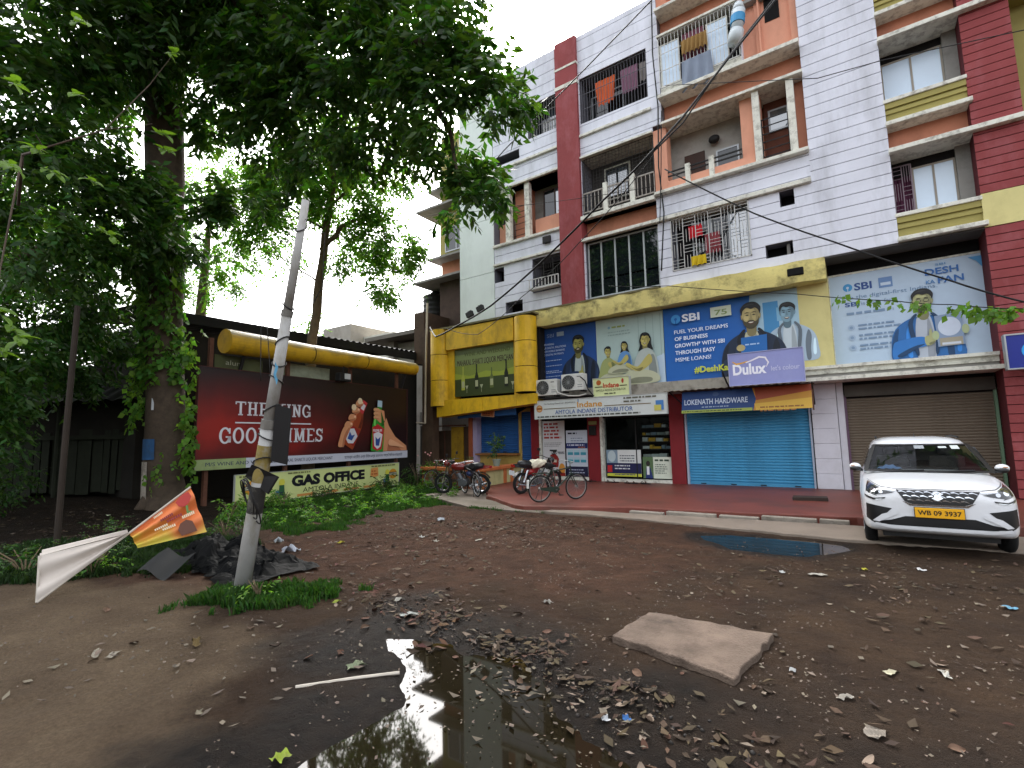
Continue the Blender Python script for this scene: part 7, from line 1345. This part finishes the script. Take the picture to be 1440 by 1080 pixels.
cable('thin black cable looping just below the thick falling one', [(-3.9,12.3,9.0),(-6.3,12.6,7.3),(-8.6,13.0,6.2),(-11.2,14.0,5.5),(-13.5,14.8,6.2)], .012, .08)
cable('thin straight wire from the roof edge down past the tree', [(-1.7,12.9,15.1),(-3.88,12.84,13.88),(-6.02,12.73,12.66),(-9.22,13.11,11.51),(-12,14,10.9)], .018)
cable('black cable descending rightward across the pale blue banner', [(-3.67,12.46,8.61),(-1.64,12.28,6.76),(-.16,12.23,5.69),(1.64,12.4,4.52),(2.6,12.53,3.97),(4.2,12.9,3.1)], .018, .02)
cable('slack wire carrying a green vine in front of the pale blue banner', [(-5.5,12.75,5.9),(-3.83,12.75,5.58),(-.98,12.99,4.89),(.8,12.82,4.37),(1.68,12.85,4.15),(2.59,12.54,3.85),(4.3,12.9,3.4)], .010, .02)
cable('thin wire crossing the white wall to the olive corner', [(-3.77,13.23,11.48),(-.18,12.32,9.48),(.97,12.5,9.47),(2.98,12.15,8.86),(4.4,12.0,8.5)], .009)
cable('faint wire across the tree gap to the red stripe', [(-16.5,11,9.7),(-11.18,12.03,9.38),(-8.64,12.61,9.11),(-4.23,13.28,8.67)], .008, .05)
cable('wire dangling down the wall between the middle and centre bays', [(-4.75,U-.1,16.6),(-4.8,U-.12,14.5),(-4.72,U-.1,12.6),(-4.78,U-.2,10.5),(-4.7,U-.15,8.9),(-4.9,U-.1,7.0)], .022)
cable('second dangling wire beside the bay edge wire', [(-4.6,U-.15,12.4),(-4.68,U-.3,10.2),(-4.85,U-.15,8.6)], .015)
cable('pale wire sagging over the dark shed toward the tank', [(-20,8,9.5),(-16,12,7.4),(-14.9,14.6,6.4)], .010, .3)
cable('thin wire crossing high above the hoarding behind the pole', [(-16.6,5.2,6.2),(-14.5,8.5,6.6),(-15.1,15.2,7.2)], .008, .25)
for i, (x, y) in enumerate(((-5.35,3.0),(-5.28,3.08))): cable(('loose wire dangling on the left of the pole top','loose wire dangling closer to the pole top')[i], [(-5.0,3.1,4.2),(x-.15,y,3.9),(x-.28-.1*i,y,3.2),(x-.2,y-.02,2.4)], .005)
cable('curled thin wire on the right of the pole top', [(-4.95,3.1,4.2),(-4.72,3.2,4.0),(-4.75,3.2,3.4),(-5.0,3.12,3.0)], .004)
strand('vine', [(-.3,12.9,4.75),(.5,12.85,4.5),(1.2,12.83,4.28),(1.7,12.85,4.12)], 16, .13, 71, 'green vine leaves strung along the slack wire', leafl, .035)
strand('vine', [(1.6,12.85,4.15),(2.2,12.7,3.97),(2.65,12.55,3.85),(3.4,12.7,3.65)], 40, .14, 73, 'thicker green vine on the wire at the right edge', leafl, .06)

# ------------------------------------------------------------------ litter
def scrap(name, label, x, y, sx, sy, col, rz=0, crumple=.02, group=None, z=None, cat='litter', rough=.6):
    z0 = float(hg(x, y)) if z is None else z; m = mat('scrap_' + col.strip('#'), tone(col, .78), rough, .25, 14, dirt=.5, dirt_col='#4a3f33', dirt_scale=12); sd_ = random.random()*9; n = 8
    def f(u, v):
        r_ = 1+.18*math.sin(sd_+u*7+v*5); return ((u-.5)*sx*r_, (v-.5)*sy*(1+.2*math.sin(sd_*2+u*5)), .012+crumple*(.5+.5*math.sin(sd_+u*9+v*7))*(.4+.6*math.sin(math.pi*u)))
    mb = MB().grid(f, n, n); o = obj(name, mb, m, None); o.location = (x, y, z0); o.rotation_euler = (0,0,rz); return tag(o, label, cat, group)
items = [(-7.34,4.49,.3,.2,'#c9ced8','large crumpled white plastic bag near the grass left of the pole',.1),(-8.22,4.82,.16,.14,'#c0c8cc','small white plastic bag lying in the grass edge',.08),(-7.33,5.2,.07,.07,'#d0b8a8','small pinkish wrapper beside the yellow packet',.03),(-7.17,5.29,.16,.06,'#c4b832','yellow-green snack packet at the grass edge',.03),(-7.37,7.89,.25,.16,'#c4c8cf','white plastic sheet scrap on the far red dirt',.05),(-6.38,6.33,.15,.08,'#d0cfc8','white paper scrap in the middle of the yard',.03),(-5.91,6.19,.13,.09,'#bfb8aa','pale torn paper right of the middle scrap',.03),(-8.49,12.4,.12,.07,'#c9c9cc','white scrap on the apron below the low wall',.03),(-6.2,10.1,.2,.1,'#b9bec6','white scrap lying in apron grass near the bicycle',.04),(-3.69,3.51,.24,.07,'#c8ccc4','white plastic strip at the back of the puddle',.02),(-4.1,3.74,.15,.06,'#b9b6aa','pale folded strip behind the puddle',.02),(-2.04,2.79,.05,.09,'#c8402c','small red packet floating in the puddle',.02),(-1.39,2.9,.07,.06,'#d6d8da','white bottle cap in the mud right of the puddle',.02),(-1.28,2.96,.07,.05,'#3f7ac0','blue wrapper in the mud right of the puddle',.02),(-2.49,2.95,.09,.05,'#c9923a','yellow-orange wrapper at the puddle rim',.02),(-3.23,2.53,.16,.10,'#8f9a78','pale green leaf-like sheet floating in the puddle',.03),(-5.22,1.53,.24,.05,'#9a9280','pale flat stick-like board on the left path',.008),(-5.02,1.58,.15,.07,'#a39b88','pale card piece beside the flat board on the left path',.008),(-4.71,2.06,.20,.07,'#8a7448','curled brown leaf on the left path',.05),(-.21,3.89,.12,.05,'#b9b2a4','dull white scrap right of the slab corner',.02),(.04,4.48,.12,.06,'#c9c2a4','cream paper scrap right of the slab',.015),(-.52,4.12,.05,.04,'#dcdcd8','tiny white lump below the slab corner',.02),(-.07,3.56,.14,.10,'#8f8578','grey torn sheet between slab and right edge',.02),(.44,3.3,.2,.15,'#7d6f62','large round brown leaf at the bottom right',.02),(.2,3.1,.16,.12,'#8a7a6c','second round brown leaf at the bottom right',.02),(.34,4.6,.15,.05,'#c2c0b6','white strip scrap towards the right edge',.015),(-.91,6.89,.11,.06,'#d0d0cc','white scrap below the far puddle',.02),(-.55,6.95,.22,.09,'#a9a498','grey flat scrap below the far puddle',.015),(-.1,7.62,.11,.06,'#c9c032','small yellow scrap near the far puddle',.015),(.45,7.9,.15,.07,'#dadada','white scrap in front of the car',.02),(1.0,6.6,.12,.08,'#5f9ab8','light blue scrap on the dirt before the car',.02),(-2.69,1.62,.10,.09,'#a3b83c','lime green leaf on the near puddle edge',.03),(-1.03,2.3,.2,.05,'#8a8a86','grey plastic shred in the right of the puddle',.02),(-2.8,4.59,.12,.06,'#b0aca2','pale scrap left of the tilted slab',.03),(-5.32,6.6,.2,.06,'#b0a898','long pale stick scrap on the middle dirt',.01),(-4.6,3.35,.12,.05,'#a4b03c','yellow-green leaf beyond the puddle',.02)]
for x, y, a, b2, c, lb, cr in items: scrap('litter_scrap', lb, x, y, a*.85, b2*.85, c, random.uniform(0,3), cr)
sliver = MB().tube([(-3.32,2.1,.03),(-3.1,2.42,.02),(-2.9,2.66,.015)], .012, 6); tag(obj('sliver', sliver, mat('pale_batten','')), 'thin pale stick standing in for reflected sky across the left part of the puddle', 'sliver')  # pale tube adds a painted reflection of sky to the puddle
# dead leaves: large ones singly, the rest as ground cover
dl = [mat('dead_leaf_%d' % i, c, .8, .2, 20, island=.3) for i, c in enumerate(('#40311f','#574533','#776b5b','#2f261a','#4a3626'))]
dm = []
for i in range(5):
    mb = MB(); mb.grid(lambda u, v: ((v-.5)*.55*math.sin(math.pi*min(.99,max(.02,u)))**.7, u-.5, .12*math.sin(u*4+i)+.25*abs(v-.5)*(1+.5*math.sin(i*3))+.06), 6, 4); me = bpy.data.meshes.new('dead_leaf'); me.from_pydata(mb.v, [], mb.f); me.materials.append(dl[i]); [setattr(p_, 'use_smooth', True) for p_ in me.polygons]; dm.append(me)
cnt = 0; g = np.random.default_rng(5)
zones = [((-4.4,3.75),(-1.9,3.25),.25,70,.075),((-1.9,3.2),(-.7,2.8),.15,20,.06),((-1.4,3.6),(.2,3.0),.4,12,.06),((-.2,3.8),(1.2,4.8),.8,14,.08),((-6.2,2.0),(-3.6,2.2),.6,12,.08)]
for (a, c, sg, n_, sz_) in zones:
    for _ in range(n_):
        t_ = g.random(); x = a[0]*(1-t_)+c[0]*t_+g.normal(0,sg); y = a[1]*(1-t_)+c[1]*t_+g.normal(0,sg)
        if y < 1.2: continue
        o = bpy.data.objects.new('dead_leaf', dm[g.integers(5)]); COL.objects.link(o); s_ = sz_*g.uniform(.5,1.5); o.scale = (s_, s_, s_*.8); o.location = (x, y, max(float(hg(x,y)), -.012)+.004); o.rotation_euler = (g.normal(0,.25), g.normal(0,.25), g.uniform(0,6.3))
        tag(o, 'dead brown leaf lying on the mud', 'leaf', 'fallen leaves scattered over the muddy yard'); cnt += 1
def scatter(name, segs, size, seed, m, label, asp=.5, curl=.25):
    g = np.random.default_rng(seed); P = []
    for (a, c, sx, sy, n_) in segs: t_ = g.random((n_,1)); P.append(np.array(a)*(1-t_)+np.array(c)*t_ + g.normal(0,1,(n_,2))*np.array([sx, sy]))
    P = np.concatenate(P); P = P[(P[:,1] > .5)]; P = P[(fbm(P[:,0]*1.7+seed, P[:,1]*1.7, 4)) > .46]; n = len(P); z = np.maximum(hg(P[:,0], P[:,1]), -.012)+.008; s_ = size*.85*g.uniform(.25,1.5,n)**1.6; a = g.uniform(0,6.28,n); d = np.stack([np.cos(a), np.sin(a)],1)*s_[:,None]; w = np.stack([-np.sin(a), np.cos(a)],1)*(s_*asp*g.uniform(.5,1.2,n))[:,None]
    C3 = np.concatenate([P, z[:,None]], 1); mk = lambda q, h: C3 + np.concatenate([q, (h*s_)[:,None]], 1)
    V = np.stack([mk(-d*.5, g.uniform(0,curl,n)), mk(w*.5, g.uniform(0,curl,n)), mk(d*.5, g.uniform(0,curl*1.5,n)), mk(-w*.5, g.uniform(0,curl,n))], 1).reshape(-1,3)
    q = np.arange(n)*4; F = np.concatenate([np.stack([q,q+1,q+2],1), np.stack([q,q+2,q+3],1)]); return tag(link(mesh_np(name, V, F), name, m), label, kind='stuff')
lmix = mat('leaf_litter_mix', '#3a2e20', .85, .3, 8, island=.6); pale = mat('pale_litter_mix', '#5c5347', .8, .2, 8, island=.45); rednm = mat('red_leaf_mix', '#482e20', .85, .2, 8, island=.5)
scatter('leaf_litter', [((-8.2,6.5),(-4.6,9.2),1.2,.9,2600),((-6.5,4.5),(-3,7),1.3,1.0,900),((-4.5,3.9),(-1.9,3.4),.4,.2,650),((-1.9,3.4),(.6,2.9),.4,.25,240),((-1,4.2),(2.5,6.5),1.4,1.2,420),((-1,6.5),(2,8),1.2,.6,900),((-2.6,3.6),(-.9,3.1),.35,.15,350),((-14,3.2),(-10,3.4),1.2,.9,2500)], .07, 81, lmix, 'small brown dead leaves and crumbs over the dirt')
scatter('leaf_litter', [((-8,6.2),(-4.6,8.6),1.2,.9,700),((-5,4),(-1,5),1.6,1.0,250),((-3.4,3.1),(-1.2,2.8),.4,.25,90),((-.5,4),(2.5,7),1.4,1.2,220),((-6,1.5),(-3.6,2.4),.8,.5,200),((-13.6,3.2),(-11,3.6),1.0,.8,600),((-3.5,3.6),(-1,2.9),.5,.25,160)], .055, 82, pale, 'pale scraps and dry leaf bits over the dirt')
scatter('leaf_litter', [((-5,3.8),(-2.2,3.5),.4,.2,200),((-7,5),(-5,8),1,1,300),((0,4),(1.5,5),1,.8,50)], .08, 83, rednm, 'reddish dead leaves on the mud')
scatter('gravel', [((-6.5,.8),(-3.5,2.2),1.6,.9,2500),((-2,3.5),(1.5,4.5),1.5,1.2,3500),((-6,6),(0,7),1.5,1.5,4000)], .018, 84, mat('grit','#5c5248',.9,.2,9,island=.4), 'fine grit on the yard', .8, .5)
clod = []
g = np.random.default_rng(9); V = []; Fc = []
ico = bmesh.new(); bmesh.ops.create_icosphere(ico, subdivisions=1, radius=1); iv = np.array([v.co[:] for v in ico.verts]); ifc = np.array([[v.index for v in f.verts] for f in ico.faces]); ico.free()
for (a, c, sg, n_, s0) in (((-4.3,3.7),(-2.2,3.35),.2,300,.011),((-2.2,3.3),(-.6,2.9),.2,160,.010)):
    for _ in range(n_):
        t_ = g.random(); x = a[0]*(1-t_)+c[0]*t_+g.normal(0,sg); y = a[1]*(1-t_)+c[1]*t_+g.normal(0,sg*.7)
        if y < .5: continue
        s_ = s0*g.uniform(.3,1.6); V.append(iv*(s_*g.uniform(.6,1.3,3)) + g.normal(0,.12*s_,iv.shape) + [x, y, float(hg(x,y))]); Fc.append(ifc + 12*(len(V)-1))
tag(link(mesh_np('mud_clods', np.concatenate(V), np.concatenate(Fc)), 'mud_clods', mat('wet_clod','#15100b',.6,.3,9,island=.4)), 'dark wet clods round the puddle rim', kind='stuff')
fit_texts()
for o in bpy.data.objects:
    if o.type in ('MESH', 'FONT', 'EMPTY') and o.parent is None and 'label' not in o: print('UNLABELLED', o.name)
print('OBJECTS', len(bpy.data.objects), 'TRIS', sum(sum(len(p.vertices)-2 for p in m.polygons)*1 for m in bpy.data.meshes if len(m.polygons) < 200) )
